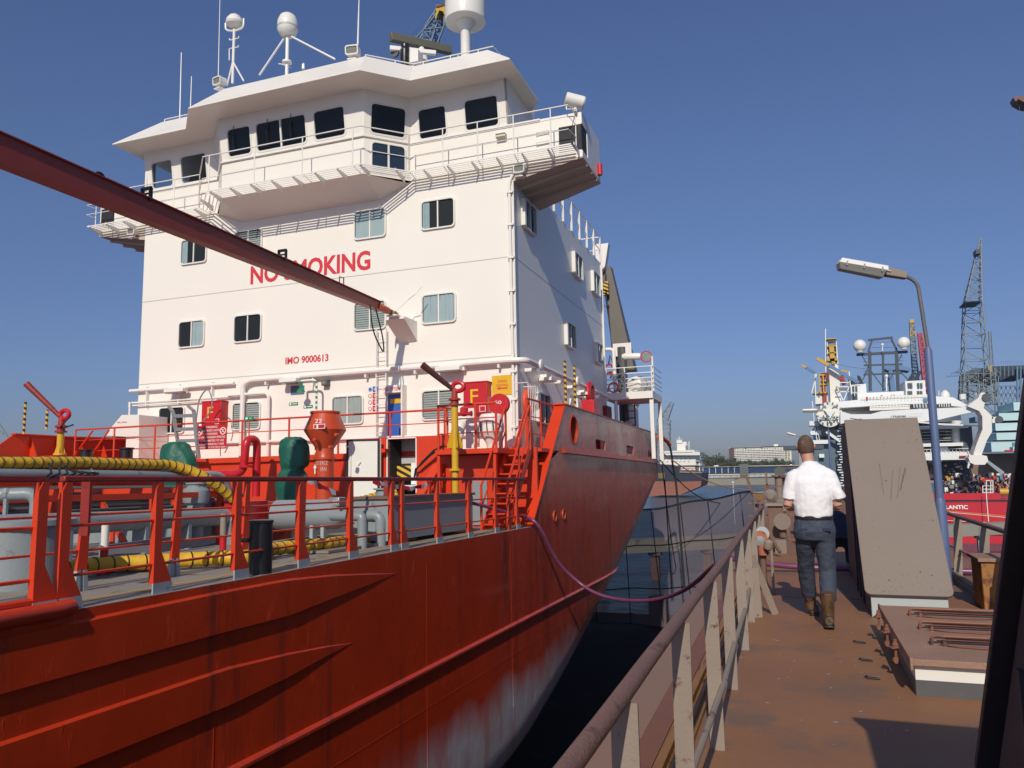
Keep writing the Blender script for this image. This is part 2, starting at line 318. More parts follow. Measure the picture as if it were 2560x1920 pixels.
m=MB(); m.bar((HX+.02,8.6,.62),(HX+.22,8.75,0),.07,.012,(0,1,0)); m.bar((HX+.02,8.6,.62),(HX+.04,9.1,.3),.05,.012); m.bar((HX+.05,8.55,0),(HX+.03,8.55,.5),.10,.012,(0,1,0)); m.build('brace',POSTM,h)
# right railing
RX=2.0
h=thing('edge_railing','weathered railing along the right edge of the dock behind the slanted cover','railing',(RX,12,0))
m=MB(); m.tube([(RX,-2,.82),(RX,6,.83),(RX,12,.82),(RX,20,.82),(RX,40,.82)],.028,10); m.build('top_rail',RAILM,h)
m=MB(); m.tube([(RX,-2,.40),(RX,9,.40),(RX,12,.38),(RX,40,.4)],.018,8); m.tube([(RX-.1,5,.07),(RX-.08,9,.07),(RX-.1,14,.08),(RX-.1,40,.08)],.04,8); m.build('lower_rail',POSTM,h)
for i in range(22):
    y=1.0+1.53*i+(0 if i<6 else .1); m=MB(); m.bar((RX-.05,y,0),(RX,y,.80),.10,.014,(0,1,0)); m.bar((RX-.02,y+.03,0),(RX+.03,y+.03,.80),.014,.06,(0,1,0)); m.build('post',POSTM,h)
# purple hose lying across the dock after hanging from the ship (built in dock axes)
def hose_pts():
    a=[W(q,0,v) for q,v in ()]
    return a
# lean-to steel covers
def cover(bx,by,flip,nm,label,side,top,plate=True):
    t=thing(nm,label,'hatch cover',(bx+.4,by,0)); s=-1 if flip else 1
    Y=lambda d: by+s*d
    m=MB(); m.prism([(bx+.055,Y(.10),0),(bx+.055,Y(.10),.22),(bx+.055,Y(1.50),2.03),(bx+.055,Y(3.3),2.03),(bx+.055,Y(3.3),0)],(.70,0,0)); m.build('housing',side,t,bevel=.006)
    m=MB(); m.box(bx+.06,bx+.755,min(Y(.0),Y(.098)),max(Y(.0),Y(.098)),0,.215); m.build('front_sill',LGR,t,bevel=.004)
    # slanted plate with rounded lower corners
    u=X_; v=V((0,s*1.52,1.84)).normalized(); n=u.cross(v)*(-1 if s<0 else 1)
    if n.z<0: n=-n
    L=2.39; w0,w1=.80,.80; loop=[]
    for k in range(6): a=math.radians(180+90*k/5); loop.append((-w0/2+.06+.06*math.cos(a),.06+.06*math.sin(a)))
    for k in range(6): a=math.radians(270+90*k/5); loop.append((w0/2-.06+.06*math.cos(a),.06+.06*math.sin(a)))
    loop+=[(w1/2,L),(-w1/2,L)]
    m=MB(plane_T(V((bx+.405,Y(-.03),.215)),u,v,n)); m.plate(loop,.0,.035); m.build('sloping_plate',top,t,bevel=.004)
    if not flip:
        m=MB(plane_T(V((bx+.405,Y(-.03),.215)),u,v,n))
        for a,b,c,d in ((-.09,1.25,-.09,1.68),(-.03,1.18,.04,1.58),(.04,1.2,.12,1.64),(.08,1.3,.17,1.62),(.085,1.32,.175,1.60)):
            for k in range(26):
                f=k/25; e=random.uniform(-.005,.005); m.add([(a+(c-a)*f-.004+e,b+(d-b)*f,.0362),(a+(c-a)*f+.005+e,b+(d-b)*f-.002,.0362),(a+(c-a)*f+.003+e,b+(d-b)*f+.012,.0362)],[(0,1,2)])
        for k in range(130):
            x=random.uniform(-.38,.38); y=random.choice((random.uniform(.03,.3),random.uniform(.03,2.3),random.uniform(.03,2.3))); r=random.uniform(.0015,.005)*(1.8 if random.random()<.15 else 1)
            m.add([(x+r*math.cos(a)*random.uniform(.7,1.2),y+r*1.2*math.sin(a),.0362) for a in [i*math.pi/3 for i in range(6)]],[tuple(range(6))])
        m.build('rust_marks',MATS['rusty_chips'],t,ang=0)
    m=MB(); 
    for d in (.45,.9,1.3): m.box(bx+.035,bx+.055,min(Y(d+.25),Y(d+.3)),max(Y(d+.25),Y(d+.3)),.02,.4+d)
    m.build('side_bar',side,t)
    return t
mk('rusty_chips',(.09,.035,.022),.8,.2,9)
cover(.60,8.83,False,'slanted_steel_cover','slanted taupe steel cover with scratched face right of the walking man','x' and NAVYS,STONE)
cover(.645,3.90,True,'dark_steel_cover','near dark steel cover leaning in from the right edge of the photo',NAVYS,NAVYS)
# weld seams and paint flecks on the walkway
m=MB(); random.seed(31)
for y in (.9,3.9,6.9,9.9,12.9,16,19): m.box(-.6,2.3,y,y+.012,.0005,.004)
m.box(1.45,1.465,-4,60,.0005,.0035)
struct(m,'walkway_weld_seams',MATS['rusty_lid_paint'] if 'rusty_lid_paint' in MATS else RAILM,ang=0)
m=MB()
for k in range(110):
    x=random.uniform(-.55,.62); y=random.uniform(2.2,12); r=random.uniform(.003,.011); s=random.uniform(0,3.1); m.add([(x+r*math.cos(a+s)*random.uniform(.6,2.2),y+r*math.sin(a+s)*random.uniform(.5,1.2),.002) for a in (0,1.2,2.4,3.6,5)],[(0,1,2,3,4)])
struct(m,'walkway_paint_flecks',MATS['light_grey_paint'],ang=0)
# flat deck hatch
t=thing('deck_hatch','low square deck hatch with rusty lid and three folded handle bars','hatch',(1.2,6.8,0))
m=MB(); m.box(.69,1.79,6.0,8.0,.105,.205); m.build('coaming_top',WFR,t)
m=MB(); m.box(.688,1.792,5.998,8.002,0,.104); m.build('coaming_base',DGR,t)
m=MB(); m.box(.66,1.82,5.95,8.05,.206,.25); m.box(.655,.675,5.93,8.06,.18,.262); m.build('lid',PINK if False else mk('rusty_lid_paint',(.30,.175,.12),.65,.2,3,dirt=(.33,.22,.16),dscale=4,damt=.4,bump=.3),t,bevel=.004)
LH=mk('rusty_bar_paint',(.21,.085,.05),.6,.25,8,dirt=(.12,.05,.03),damt=.5)
for i,y in enumerate((7.55,6.97,6.42)):
    m=MB()
    for dy,z in ((0,.315),(.045,.30)):
        m.tube(bend([(.86+.05*i*0,y+dy,.25),(.86,y+dy,z),(1.56,y+dy,z),(1.56,y+dy,.25)],.03),.010,6)
    m.tube([(.92,y-.02,.262),(1.05,y-.07,.262),(1.25,y-.085,.262),(1.42,y-.06,.262),(1.52,y-.01,.262)],.006,5)
    m.tube([(.95,y+.02,.29),(1.5,y+.03,.285)],.006,5); m.tube([(.90,y-.012,.256),(1.2,y-.05,.258),(1.54,y-.012,.256)],.005,5); m.tube([(.90,y+.06,.27),(1.2,y+.075,.268),(1.5,y+.06,.27)],.005,5); m.box(.93,.95,y-.03,y+.06,.25,.28); m.box(1.5,1.52,y-.03,y+.06,.25,.28)
    m.build('handle_bar',LH,t)
for i,y in enumerate((7.62,6.97,6.42)):
    m=MB(); m.tube([(.64,y-.03,.23),(.60,y-.03,.22),(.585,y,.22),(.60,y+.03,.22),(.64,y+.03,.23)],.009,6); m.lathe([(.022,0),(.022,.02),(.014,.03),(.014,.05),(.008,.055)],(.62,y,.225),n=8)
    m.tube([(.62,y,.22),(.62,y,.12)],.01,6); m.lathe([(.02,-.02),(.028,0),(.02,.02)],(.62,y,.13),(0,1,0),n=8); m.build('lid_clamp',LH,t)
    m=MB(); m.tube([(.50,y-.07,.006),(.42,y-.08,.012),(.40,y-.05,.014),(.42,y-.02,.014),(.50,y-.02,.006)],.0045,5)  # thin black loop modelled in place of the lid clamp's shadow on the deck
    one(m,'clamp_shadow_loop',BLK,('far','middle','near')[i]+' dark loop modelled as a clamp shadow left of the deck hatch','ring',group='shadow loops beside the hatch')
# orange box by the rail
t=thing('orange_steel_box','rust-stained orange steel box against the right-hand railing','box',(1.95,9.6,0))
OB=mk('rusty_orange_paint',(.34,.145,.035),.65,.2,3,dirt=(.12,.045,.025),dscale=6,damt=.6)
m=MB(); m.box(1.78,2.2,9.45,9.95,.0,.5); m.build('body',OB,t,bevel=.01); m=MB(); m.box(1.75,2.23,9.42,9.98,.502,.54); m.build('lid',MATS['rusty_lid_paint'],t,bevel=.006)
# a small control box on a pole near the camera, just out of frame, whose shadow falls on the hatch
t=thing('control_box','grey electrical control box on a short pole beside the dark steel cover','control box',(1.62,3.6,0))
m=MB(); m.box(1.52,1.82,3.55,3.70,1.22,1.52); m.build('box',GRY,t,bevel=.01); m=MB(); m.tube([(1.66,3.62,0),(1.66,3.62,1.22)],.05,10); m.build('pole',GRY,t)
# street lamps
LPOST=mk('blue_lamp_post_paint',(.095,.135,.27),.5,.1,3,dirt=(.10,.07,.08),dscale=9,damt=.14); LARM=mk('dull_lamp_arm',(.13,.125,.13),.5,.25,6)
def lamp(b,label,hx,pz=(1.1,3.0),top=3.92,dirv=(-1,0,.18),k=1.0):
    b=V(b); t=thing('street_lamp',label,'street lamp',b,group='street lamps along the dock'); d=V(dirv).normalized()
    m=MB(); m.lathe([(.070*k,0),(.068*k,pz[0]-.06),(.050*k,pz[0])],b,n=20); m.lathe([(.050*k,pz[0]),(.047*k,pz[1]-.05),(.027*k,pz[1])],b,n=18); m.build('post',LPOST,t)
    e=b+V((-.09,0,top)); arm=bend([b+V((0,0,pz[1]-.01)),b+V((-.06,0,top-.06)),e+d*.17],.13,7); m=MB(); m.tube(arm,[.024*k]*len(arm),12); m.build('arm',LARM,t)
    o=e+d*.15; d=d*.84; s=d.cross(Z_).normalized(); up=s.cross(d).normalized()
    T=plane_T(o,d,s.normalized(),s.normalized().cross(d.normalized()))
    m=MB(T); m.hexa([(-.06,-.045,-.05),(.26,-.06,-.055),(.26,.06,-.055),(-.06,.045,-.05),(-.06,-.04,.045),(.26,-.055,.06),(.26,.055,.06),(-.06,.04,.045)]); m.build('ballast_case',POSTM,t,bevel=.012)
    m=MB(T); m.hexa([(.24,-.085,0),(.98,-.085,0),(.98,.085,0),(.24,.085,0),(.24,-.05,.075),(.94,-.05,.075),(.94,.05,.075),(.24,.05,.075)]); m.box(.2,.3,-.075,.075,-.01,.012); m.build('hood',WFR,t,bevel=.012)
    m=MB(T); m.hexa([(.30,-.06,-.10),(.95,-.06,-.085),(.95,.06,-.085),(.30,.06,-.10),(.27,-.08,-.002),(.98,-.08,-.002),(.98,.08,-.002),(.27,.08,-.002)]); m.build('lens',GLL,t,bevel=.01)
    m=MB(T)
    for x in (.33,.6,.86): m.box(x,x+.02,-.092,-.084,-.03,.03)
    m.build('clip',GALV,t)
    return t
lamp((1.68,11,0),'nearest street lamp with blue post beside the slanted cover',.0,dirv=(-.80,-.22,.19))
lamp((1.55,38,0),'middle street lamp standing behind the walking man and slanted cover',.0,dirv=(-1,0,.02))
lamp((.64,62,0),'farthest street lamp showing just left of the walking man head',.0,(1.1,2.9),3.5,dirv=(-1,0,.33))
# machinery on the walkway
t=thing('vent_column','brown square vent column with a round disc on the walkway','vent',(-.35,15,0))
q0,q1=W(zN(570,940),1,15),W(zN(755,470),1,15); m=MB(); m.box(q0.x,q1.x,15,15.3,.05,q1.z); m.build('column',BRN,t,bevel=.01); m=MB(); m.box(q0.x-.03,q1.x+.03,14.95,15.35,q1.z+.002,q1.z+.05); m.build('top_plate',POSTM,t)
c=W(zN(750,685),1,14.7); m=MB(); m.lathe([(.145,0),(.145,.03)],c,(0,1,0),28); m.build('disc',STONE,t); a=W(zN(650,1060),1,14.6); b=W(zN(805,940),1,14.6); m=MB(); m.box(a.x,b.x,14.6,14.95,0,b.z); m.build('foot_block',STONE,t)
m=MB(); m.tube([W(zN(740,760),1,14.85),W(zN(770,900),1,14.85)],.07,12); m.bar(W(zN(560,860),1,14.3),W(zN(720,1110),1,14.0),.05,.04); m.build('brace',BRN,t)
t=thing('flanged_valve','salmon flanged valve on a pipe stand behind the handrail end','valve',(-.50,10.4,0))
vc=W(zN(455,910),1,10.3); m=MB(); m.tube([(vc.x+.01,10.35,0),(vc.x+.01,10.35,vc.z-.15)],.04,12); m.build('stand_pipe',BRN,t)
m=MB(); m.lathe([(.088,0),(.088,.03)],vc+V((-.01,0,0)),(0,-1,0),24); m.build('flange',SALM,t); m=MB(); m.lathe([(.060,.031),(.060,.05),(.01,.055)],vc+V((-.015,0,-.035)),(0,-1,0),20); m.build('blank_disc',GALV,t)
m=MB(); m.lathe([(.085,0),(.085,.03)],vc+V((.015,.12,.045)),(0,-1,0),24); m.build('back_flange',MATS['light_grey_paint'],t)
m=MB(); m.lathe([(.03,-.08),(.06,-.07),(.065,0),(.06,.07),(.03,.08)],vc+V((.02,0,-.14)),(0,0,1),14); m.build('body',SALM,t)
pc=W(zN(560,1010),1,10.2); m=MB(); m.tube([(pc.x+.03,10.2,0),(pc.x+.03,10.2,pc.z)],.018,10); m.lathe([(.02,-.07),(.055,-.04),(.06,.0),(.05,.05),(.015,.07)],pc,(.2,-.3,1),14); m.build('side_post',POSTM,t)
t=thing('hose_reel_frame','tangle of brown frames and valves where the handrail ends','frame',(-.6,17,0))
m=MB()
for a,b in (((-.95,17,0),(-.55,17,1.15)),((-.15,17,0),(-.55,17,1.15)),((-.85,18,0),(-.85,18,1.0)),((-.3,19,.0),(-.1,24,1.2)),((-.75,16.3,0),(-.75,16.3,.85)),((-.9,16.2,.8),(-.45,16.2,.8)),((-.95,17,.5),(0,17,.5)),((-.2,18.5,0),(-.2,18.5,1.05)),((-.8,19.5,1.0),(.0,19.5,1.05))): m.bar(a,b,.045,.035)
m.build('frame_bars',BRN,t)
m=MB(); m.lathe([(.10,0),(.13,.1),(.13,.25),(.06,.3)],(-.48,16.8,.92),(0,-1,0),18); m.lathe([(.14,0),(.14,.2)],(-.25,16.9,.75),(0,-1,0),16); m.build('valve_body',STONE,t)
m=MB(); m.box(-.05,.22,18,18.5,0,.62); m.build('red_casing',SALM,t,bevel=.02)
for i,(x,y,z,hh,mm) in enumerate(((-.2,25,0,1.2,BRN),(.5,30,0,.9,SALM),(-.6,33,0,1.1,STONE),(.3,40,0,1.3,BRN))):
    m=MB(); m.lathe([(.25,0),(.25,.1),(.16,.14),(.16,hh-.1),(.28,hh-.06),(.28,hh)],(x,y,z),n=14); m.tube([(x,y,hh*.6),(x+.5,y,hh*.6),(x+.5,y,0)],.07,8)
    one(m,'mooring_bitt',mm,('brown','salmon','grey-brown','farthest brown')[i]+' flanged bitt far along the dock walkway','bitt',group='bitts along the walkway')
m=MB(); c=W(zN(715,0),1,45); m.lathe([(.29,0),(.29,.05)],c+V((0,0,.0)),(0,1,0),24)
t=thing('round_mirror','round dark signal disc on a thin pole at the dock end','disc',(c.x,45,0)); m.build('disc',DGR,t); m=MB(); m.tube([(c.x,45.05,0),(c.x,45.05,c.z-.3)],.05,8); m.build('pole',BRN,t)
# corner platform with rope sheave
t=thing('corner_platform','dark round corner platform with yellow brackets at the dock end','platform',(-2.0,46,-.6))
m=MB(); m.lathe([(.50,-.12),(.56,-.05),(.56,.0),(.5,.03)],(-1.85,46,.0),n=28); m.box(-1.6,-.9,45,47,-1.5,-.1); m.build('round_plate',GRY,t)
m=MB(); m.prism([(-2.3,45.2,-.1),(-1.12,45.2,-.1),(-1.12,45.2,-1.2)],(0,.06,0)); m.prism([(-2.3,46.4,-.1),(-1.12,46.4,-.1),(-1.12,46.4,-1.2)],(0,.06,0)); m.build('bracket',CRAIL,t)
m=MB(); m.bar((-2.3,45.8,.05),(-2.6,45.8,.95),.14,.14); m.bar((-1.5,46,.05),(-1.5,46,1.1),.1,.1); m.bar((-2.6,45.8,.9),(-3.2,45.8,.7),.08,.08); m.build('arm',BRN,t)
t=thing('dock_end_posts','thin rust-brown railing posts at the far end of the dock','railing',(-1,60,0))
for x in (-1.05,-.2,.6,1.4): m=MB(); m.bar((x,60,0),(x,60,1.2),.07,.07); m.build('post',BRN,t)
m=MB(); m.bar((-1.1,60,1.2),(2.2,60,1.2),.06,.06); m.bar((-1.1,60,.6),(2.2,60,.6),.05,.05); m.build('top_rail',BRN,t)
# safety net
netm=bpy.data.materials.new('fine_grey_netting'); netm.use_nodes=True; N=netm.node_tree.nodes; L=netm.node_tree.links
b=N['Principled BSDF']; b.inputs['Base Color'].default_value=(.115,.088,.100,1); b.inputs['Roughness'].default_value=.9
tr=N.new('ShaderNodeBsdfTransparent'); ms=N.new('ShaderNodeMixShader'); ms.inputs[0].default_value=.70; L.new(tr.outputs[0],ms.inputs[1]); L.new(b.outputs[0],ms.inputs[2]); L.new(ms.outputs[0],N['Material Output'].inputs[0])
t=thing('safety_net','fine grey safety net hung from ropes across the open dock end','net',(-8,46,-8))
def ntop(x): 
    P=[(-30,-2.6),(-14,-1.7),(-8.29,-.98),(-4.79,-.43),(-2.88,-.05),(-1.6,.0)]
    for (a,za),(b_,zb) in zip(P,P[1:]):
        if a<=x<=b_: return za+(zb-za)*(x-a)/(b_-a)
    return 0
xs=[-27+i*.5 for i in range(51)]+[-1.6]; rows=[]
for k in range(20):
    rows.append([(x,46+.15*math.sin(x*.9+k*.6),ntop(x)-k*(ntop(x)+7.6)/19+.05*math.sin(x*1.9+k)) for x in xs])
m=MB(); m.sheet(rows); m.build('mesh_sheet',netm,t)
m=MB()
for k in (0,6,13,19):
    m.tube([(p[0],p[1]-.02,p[2]) for p in rows[k]],.035 if k else .05,5)
for x0 in (-24,-21,-18.5,-16,-13.5,-11.6,-9.6,-8.0,-6.3,-4.75,-2.95):
    m.tube([(x0+.12*k*(.5 if x0>-9 else .2),45.9,ntop(x0)-k*(ntop(x0)+7.6)/8) for k in range(9)],.03,5)
m.build('rope_grid',BLK,t)
# concrete jetty behind the dock
CON=mk('jetty_concrete',(.27,.25,.215),.85,.12,.3,dirt=(.15,.13,.11),dscale=.8,damt=.4)
t=thing('concrete_jetty','long pale concrete jetty beam on piles in the water behind the dock','jetty',(0,86,WL))
ja,jb=V((-34,62.5,-6.1)),V((24,103,-6.1)); jd=(jb-ja).normalized()
m=MB(); m.bar(ja,jb,1.6,1.25); m.build('beam',CON,t)
for i in range(12):
    p=ja+jd*(3+i*5.6); m=MB(); m.bar(p+V((0,0,-.6)),V((p.x,p.y,WL-2)),.75,.75,(0,1,0)); m.bar(p+V((0,0,-1.0)),p+V((0,0,-.6)),1.2,1.2,(0,1,0)); m.build('pile',MATS['rusty_handrail_paint'] if i<8 else CON,t)
# steel posts standing on the dock floor far end + small items in the pit
m=MB(); m.box(-8.6,-7.6,47.3,48.2,-7.9,-6.2); one(m,'yellow_locker',mk('faded_yellow_paint',(.35,.27,.12),.6,.1),'faded yellow locker on the dark dock floor beside the ship stern','locker')
m=MB(); m.box(-6.6,-3.4,47.6,49.5,-7.9,-7.1); m.box(-6.2,-5.2,47.5,49,-7.1,-6.5); one(m,'steel_skid',SALM,'low rust-coloured skid on the dark dock floor under the net','skid')
# ================================================================== the red tanker (ship axes: x athwart, y aft, z up from the eye)
MD=-1.05; PD=.945; HXs=-6.2; PXs=-22.8; CXs=-14.5; DF=21.; DX0,DX1=-21.5,-7.43; DB=32.4; DT=9.5
SHB=(CXs,0,0)
ship=thing('tanker','red tanker with tall white deckhouse lying in the floating dock','ship',SHB,'s')
# hull: lofted sections
def section(y):
    # returns list of (halfbreadth, z) from deck edge down to keel
    top=MD if y<18.6 else min(.90 if y<37.59 else 2.28,MD+(y-18.6)/(21.74-18.6)*3.33)
    t=max(0,min(1,(y-16)/(38-16))); zs=-5.5+5.95*t**1.28; zk=-6.95+6.3*max(0,min(1,(y-18)/(38-18)))**1.5
    hb=8.3; pts=[(hb,top)]; zz=[.95,0,-1,-1.1,-2,-3,-4]
    n=9
    for k in range(1,7): pts.append((hb,top+(zs-top)*k/6))
    inner=hb-(1.5+6.0*t)
    for k in range(1,n+1):
        a=math.pi/2*k/n; pts.append((inner+(hb-inner)*math.cos(a),zs-(zs-zk)*math.sin(a)))
    pts.append((0.01,zk-.05)); return pts
ys=[-30,-20,-10,-2,4,8,12,15,17,18.6,19.4,20.2,21,21.74,23,24.5,26,28,30,32,34,36,37.58]
m=MB()
rows=[[(CXs+h,y,z) for h,z in section(y)] for y in ys]; m.sheet(rows)
rows2=[[(CXs-h,y,z) for h,z in section(y)] for y in ys]; m.sheet(rows2)
# stern: rounded corner and transom
def stern(k):
    a=math.pi/2*k/6; return a
srows=[]
for k in range(0,7):
    a=math.pi/2*k/6; sec=section(37.6); srows.append([(CXs+ (h-1.1+1.1*math.cos(a) if h>1.1 else h), 37.6+1.3*math.sin(a)*(.35+.65*max(0,min(1,(z+.9)/3.0))), z) for h,z in sec])
m.sheet(srows); srows2=[[(2*CXs-x,y,z) for x,y,z in r] for r in srows]; m.sheet(srows2)
m.sheet([srows[-1],srows2[-1]])
hull=m.build('hull',HUL,ship,ang=28)
yl=18.6+(.90-MD)/3.33*(21.74-18.6)
m=MB(); m.prism([(HXs-.05,yl,.90),(HXs-.05,37.6,.90),(HXs-.05,37.6,2.28),(HXs-.05,21.74,2.28)],(.05,0,0)); bw=m.build('bulwark',HUL,ship,ang=0)
cut=MB(); cut.prism([(HXs-.6,22.64+.42*math.cos(q),1.6+.40*math.sin(q)) for q in [i*math.pi/12 for i in range(24)]],(1.2,0,0))
for p,q in ((25.35,26.75),(30.4,31.75),(35.2,36.2)): cut.prism([(HXs-.5,p+.05,1.12),(HXs-.5,q-.05,1.12),(HXs-.5,q,1.17),(HXs-.5,q,1.39),(HXs-.5,q-.05,1.44),(HXs-.5,p+.05,1.44),(HXs-.5,p,1.39),(HXs-.5,p,1.17)],(1,0,0))
cuts=cut.build('cutter',RED,ship,ang=0)
bo=bw.modifiers.new('holes','BOOLEAN'); bo.operation='DIFFERENCE'; bo.solver='EXACT'; bo.object=cuts
dg=bpy.context.evaluated_depsgraph_get(); dg.update()
me=bpy.data.meshes.new_from_object(bw.evaluated_get(dg)); bw.modifiers.clear(); bw.data=me; bpy.data.objects.remove(cuts)
me.materials.clear(); me.materials.append(HUL)
for q in (zG(1405,1420),zG(1482,1405)):
    e=S(q,0,HXs); loop=[(e.y+.11*math.cos(t_),e.z+.13*math.sin(t_)) for t_ in [i*math.pi/8 for i in range(16)]]
    m=MB(lambda y,z,x=0:(HXs+x,y,z)); m.ringp([(e.y+(y-e.y)*1.25,e.z+(z-e.z)*1.2) for y,z in loop],loop,0,.03); o=m.build('mooring_eye',ORG,ship); m=MB(lambda y,z,x=0:(HXs+x,y,z)); m.plate(loop,.001,.004); m.build('eye_opening',INT,o,ang=0)
# bright leading edge of bulwark (flat bar), rims, strakes
m=MB(); m.bar((HXs-.14,18.50,-1.0),(HXs-.14,21.74,2.29),.05,.33,(1,0,0)); m.box(HXs-.30,HXs+.03,21.6,37.7,2.27,2.31); m.build('bulwark_capping',REDO,ship)
m=MB(); m.tube([(HXs-.02,22.64+.44*math.cos(a),1.6+.42*math.sin(a)) for a in [i*math.pi/14 for i in range(29)]],.045,6,False); m.build('fairlead_rim',ORG,ship)
m=MB(); m.tube([(HXs-.02,22.64,1.6),(HXs-.45,22.64,1.6)],.42,24,False); m.build('fairlead_tube',ORG,ship)
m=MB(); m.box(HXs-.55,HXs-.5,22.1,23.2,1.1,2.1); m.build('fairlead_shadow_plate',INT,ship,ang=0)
for p,q in ((25.35,26.75),(30.4,31.75),(35.2,36.2)): m=MB(); m.box(HXs-.5,HXs-.46,p+.25,q+.3,1.0,1.6); m.build('freeing_port_flap',REDR,ship,ang=0)
m=MB(); m.hexa([(HXs-.02,21.2,.86),(HXs+.10,21.35,.86),(HXs+.10,37.5,.86),(HXs-.02,37.5,.86),(HXs-.02,21.2,1.02),(HXs+.07,21.35,1.00),(HXs+.07,37.5,1.00),(HXs-.02,37.5,1.02)]); m.build('rubbing_strake',ORG,ship)
def belt(pts,hgt,p,name='fender_belt'):
    # pts: (y, z of upper edge); raised band with bevelled top, tapering into the plating at its last point
    m=MB(); rows=[]
    for i,(y,z,k) in enumerate(pts): rows.append([(HXs-.02,y,z),(HXs+p*k,y,z-.035),(HXs+p*k,y,z-hgt*k),(HXs-.02,y,z-hgt*k-.01)])
    m.sheet(rows); m.add(rows[0],[(0,1,2,3)]); m.build(name,HUL,ship,ang=20)
belt([(-25,-1.14,1),(0,-1.14,1),(4,-1.14,1),(7.2,-1.12,1),(8.6,-1.13,1),(9.6,-1.19,.72),(10.6,-1.28,.40),(11.4,-1.36,.10),(11.5,-1.37,.02)],.47,.04)
belt([(-25,-1.98,1),(4,-1.98,1),(7.5,-1.98,1),(8.6,-2.05,.72),(9.5,-2.13,.35),(10.1,-2.20,.10),(10.2,-2.21,.02)],.43,.04)
m=MB(); m.tube([(HXs,y,-3.15) for y in (-25,4,8,12,17,22,26)]+[(HXs-.02,27.5,-3.12),(HXs-.15,28.6,-3.08)],.055,10); m.build('half_round_strake',HUL,ship)
for y in (7.3,12.6,16.9): m=MB(); m.box(HXs-.01,HXs+.0025,y,y+.014,-4.9,-1.35 if y>12 else -2.55); m.build('weld_seam',HUL,ship,ang=0)
m=MB(); m.box(HXs-.01,HXs+.003,-20,22,-3.80,-3.785); m.build('weld_seam',HUL,ship,ang=0)
m=MB(); m.tube([(HXs+.02,-25,-1.02),(HXs+.02,5.25,-1.02),(HXs-.03,5.42,-1.02)],.075,12); m.build('deck_edge_pipe',RED,ship)
# decks
m=MB(); m.box(PXs+.03,HXs-.025,-30,20.5,MD-.1,MD); m.build('main_deck',DECK,ship)
m=MB(); m.box(HXs-.50,HXs-.47,-30,18.5,MD+.001,MD+.006); m.build('deck_line',YSG,ship)
m=MB(); m.box(PXs+.1,HXs-.06,19.6,37.5,PD-.1,PD); m.build('poop_deck',RED,ship)
m=MB(); m.box(PXs+.2,HXs-.07,19.2,19.3,MD,PD-.002); m.box(PXs+.2,-6.9,19.1,19.35,PD-.14,PD+.012); m.build('poop_front',RED,ship)
# port bulwark (seen from inside)
m=MB(); m.prism([(PXs,17.0,1.5),(PXs,17.43,1.83),(PXs,22,1.95),(PXs,30,2.2),(PXs,30,.8),(PXs,15.5,-1.0),(PXs,14.6,-1.0)],(.05,0,0)); m.box(PXs-.05,PXs+.18,17.4,30,1.83,1.87)
for k in range(9): m.prism([(PXs+.05,18+k*.9,.95),(PXs+.45,18+k*.9,.95),(PXs+.05,18+k*.9,1.8)],(0,.03,0))
m.build('port_bulwark',RED,ship)
# deckhouse
m=MB(); m.box(DX0,DX1,DF,DB,PD,DT); m.build('deckhouse',WHT,ship,bevel=.02)
m=MB()
for z in (6.68,3.72,): m.box(DX0-.003,DX1+.004,DF-.006,DB,z-.012,z+.012)
m.build('deck_seam',CRM if False else mk('seam_shadow_paint',(.50,.47,.44),.6),ship)
# windows
def window(cx,cz,w,h,face='f',kind='dark',n=[0]):
    if face=='f': o=V((cx,DF-.001,cz)); T=plane_T(o,X_,Z_,-Y_)
    else: o=V((DX1+.001,cx,cz)); T=plane_T(o,Y_,Z_,X_)
    dep=.06 if face=='f' else .12
    f=MB(T); out=rrect(w,h,.13); inn=rrect(w-.09,h-.09,.10); f.ringp(out,inn,0,dep); f.box(-.022,.022,-h/2+.04,h/2-.04,.002,dep-.012)
    if face=='s': f.box(-w/2-.03,-w/2+.12,-h/2+.05,h/2-.05,0,dep+.012); 
    fo=f.build('window',WFR,ship,ang=30)
    p=MB(T); p.plate(rrect(w-.08,h-.08,.10),.002,.006); p.build('dark_room',INT,fo,ang=0)
    p=MB(T); p.plate(rrect(w-.08,h-.08,.10),dep-.022,dep-.018); p.build('pane',GLS,fo,ang=0)
    if kind in('curtain','half','sheer','blind','side'):
        c=MB(T); a0,a1=-w/2+.06,w/2-.06
        if kind=='half': a0=.03
        if kind=='side': a1=-w/2+.30
        z0,z1=-h/2+.05,h/2-.05
        if kind=='blind':
            for k in range(11):
                z=z0+.02+k*(z1-z0-.04)/11; c.box(a0+(.5*w if False else 0),a1,z,z+.055,.010,.016)
        else:
            N=36; am=.011 if kind!='sheer' else .002
            c.sheet([[(a0+(a1-a0)*i/N+ (.02*math.sin(i*.7)*(1-k) if kind=='half' else 0),z0+(z1-z0)*k,.018+am*math.sin(i*1.25+.6*math.sin(i*.9))+.003*math.sin(i*.5+k)) for i in range(N+1)] for k in (0,.5,1)])
        c.build('curtain',{'sheer':CURT,'blind':CURG}.get(kind,CURT if cz>3 else CURG),fo)
    return fo
WW=[(-19.24,8.28,1.14,.92,'side'),(-16.94,8.28,1.14,.94,'blind'),(-12.25,8.31,1.17,.96,'sheer'),(-9.87,8.31,1.16,.95,'side'),
    (-19.22,5.34,1.13,.95,'half'),(-16.88,5.34,1.14,.95,'dark'),(-12.24,5.34,1.16,.93,'blind'),(-9.86,5.34,1.16,.94,'curtain'),
    (-19.95,2.40,1.13,.94,'dark'),(-16.85,2.40,1.14,.93,'blind'),(-13.02,2.40,1.15,.92,'curtain'),(-9.88,2.40,1.16,.92,'blind')]
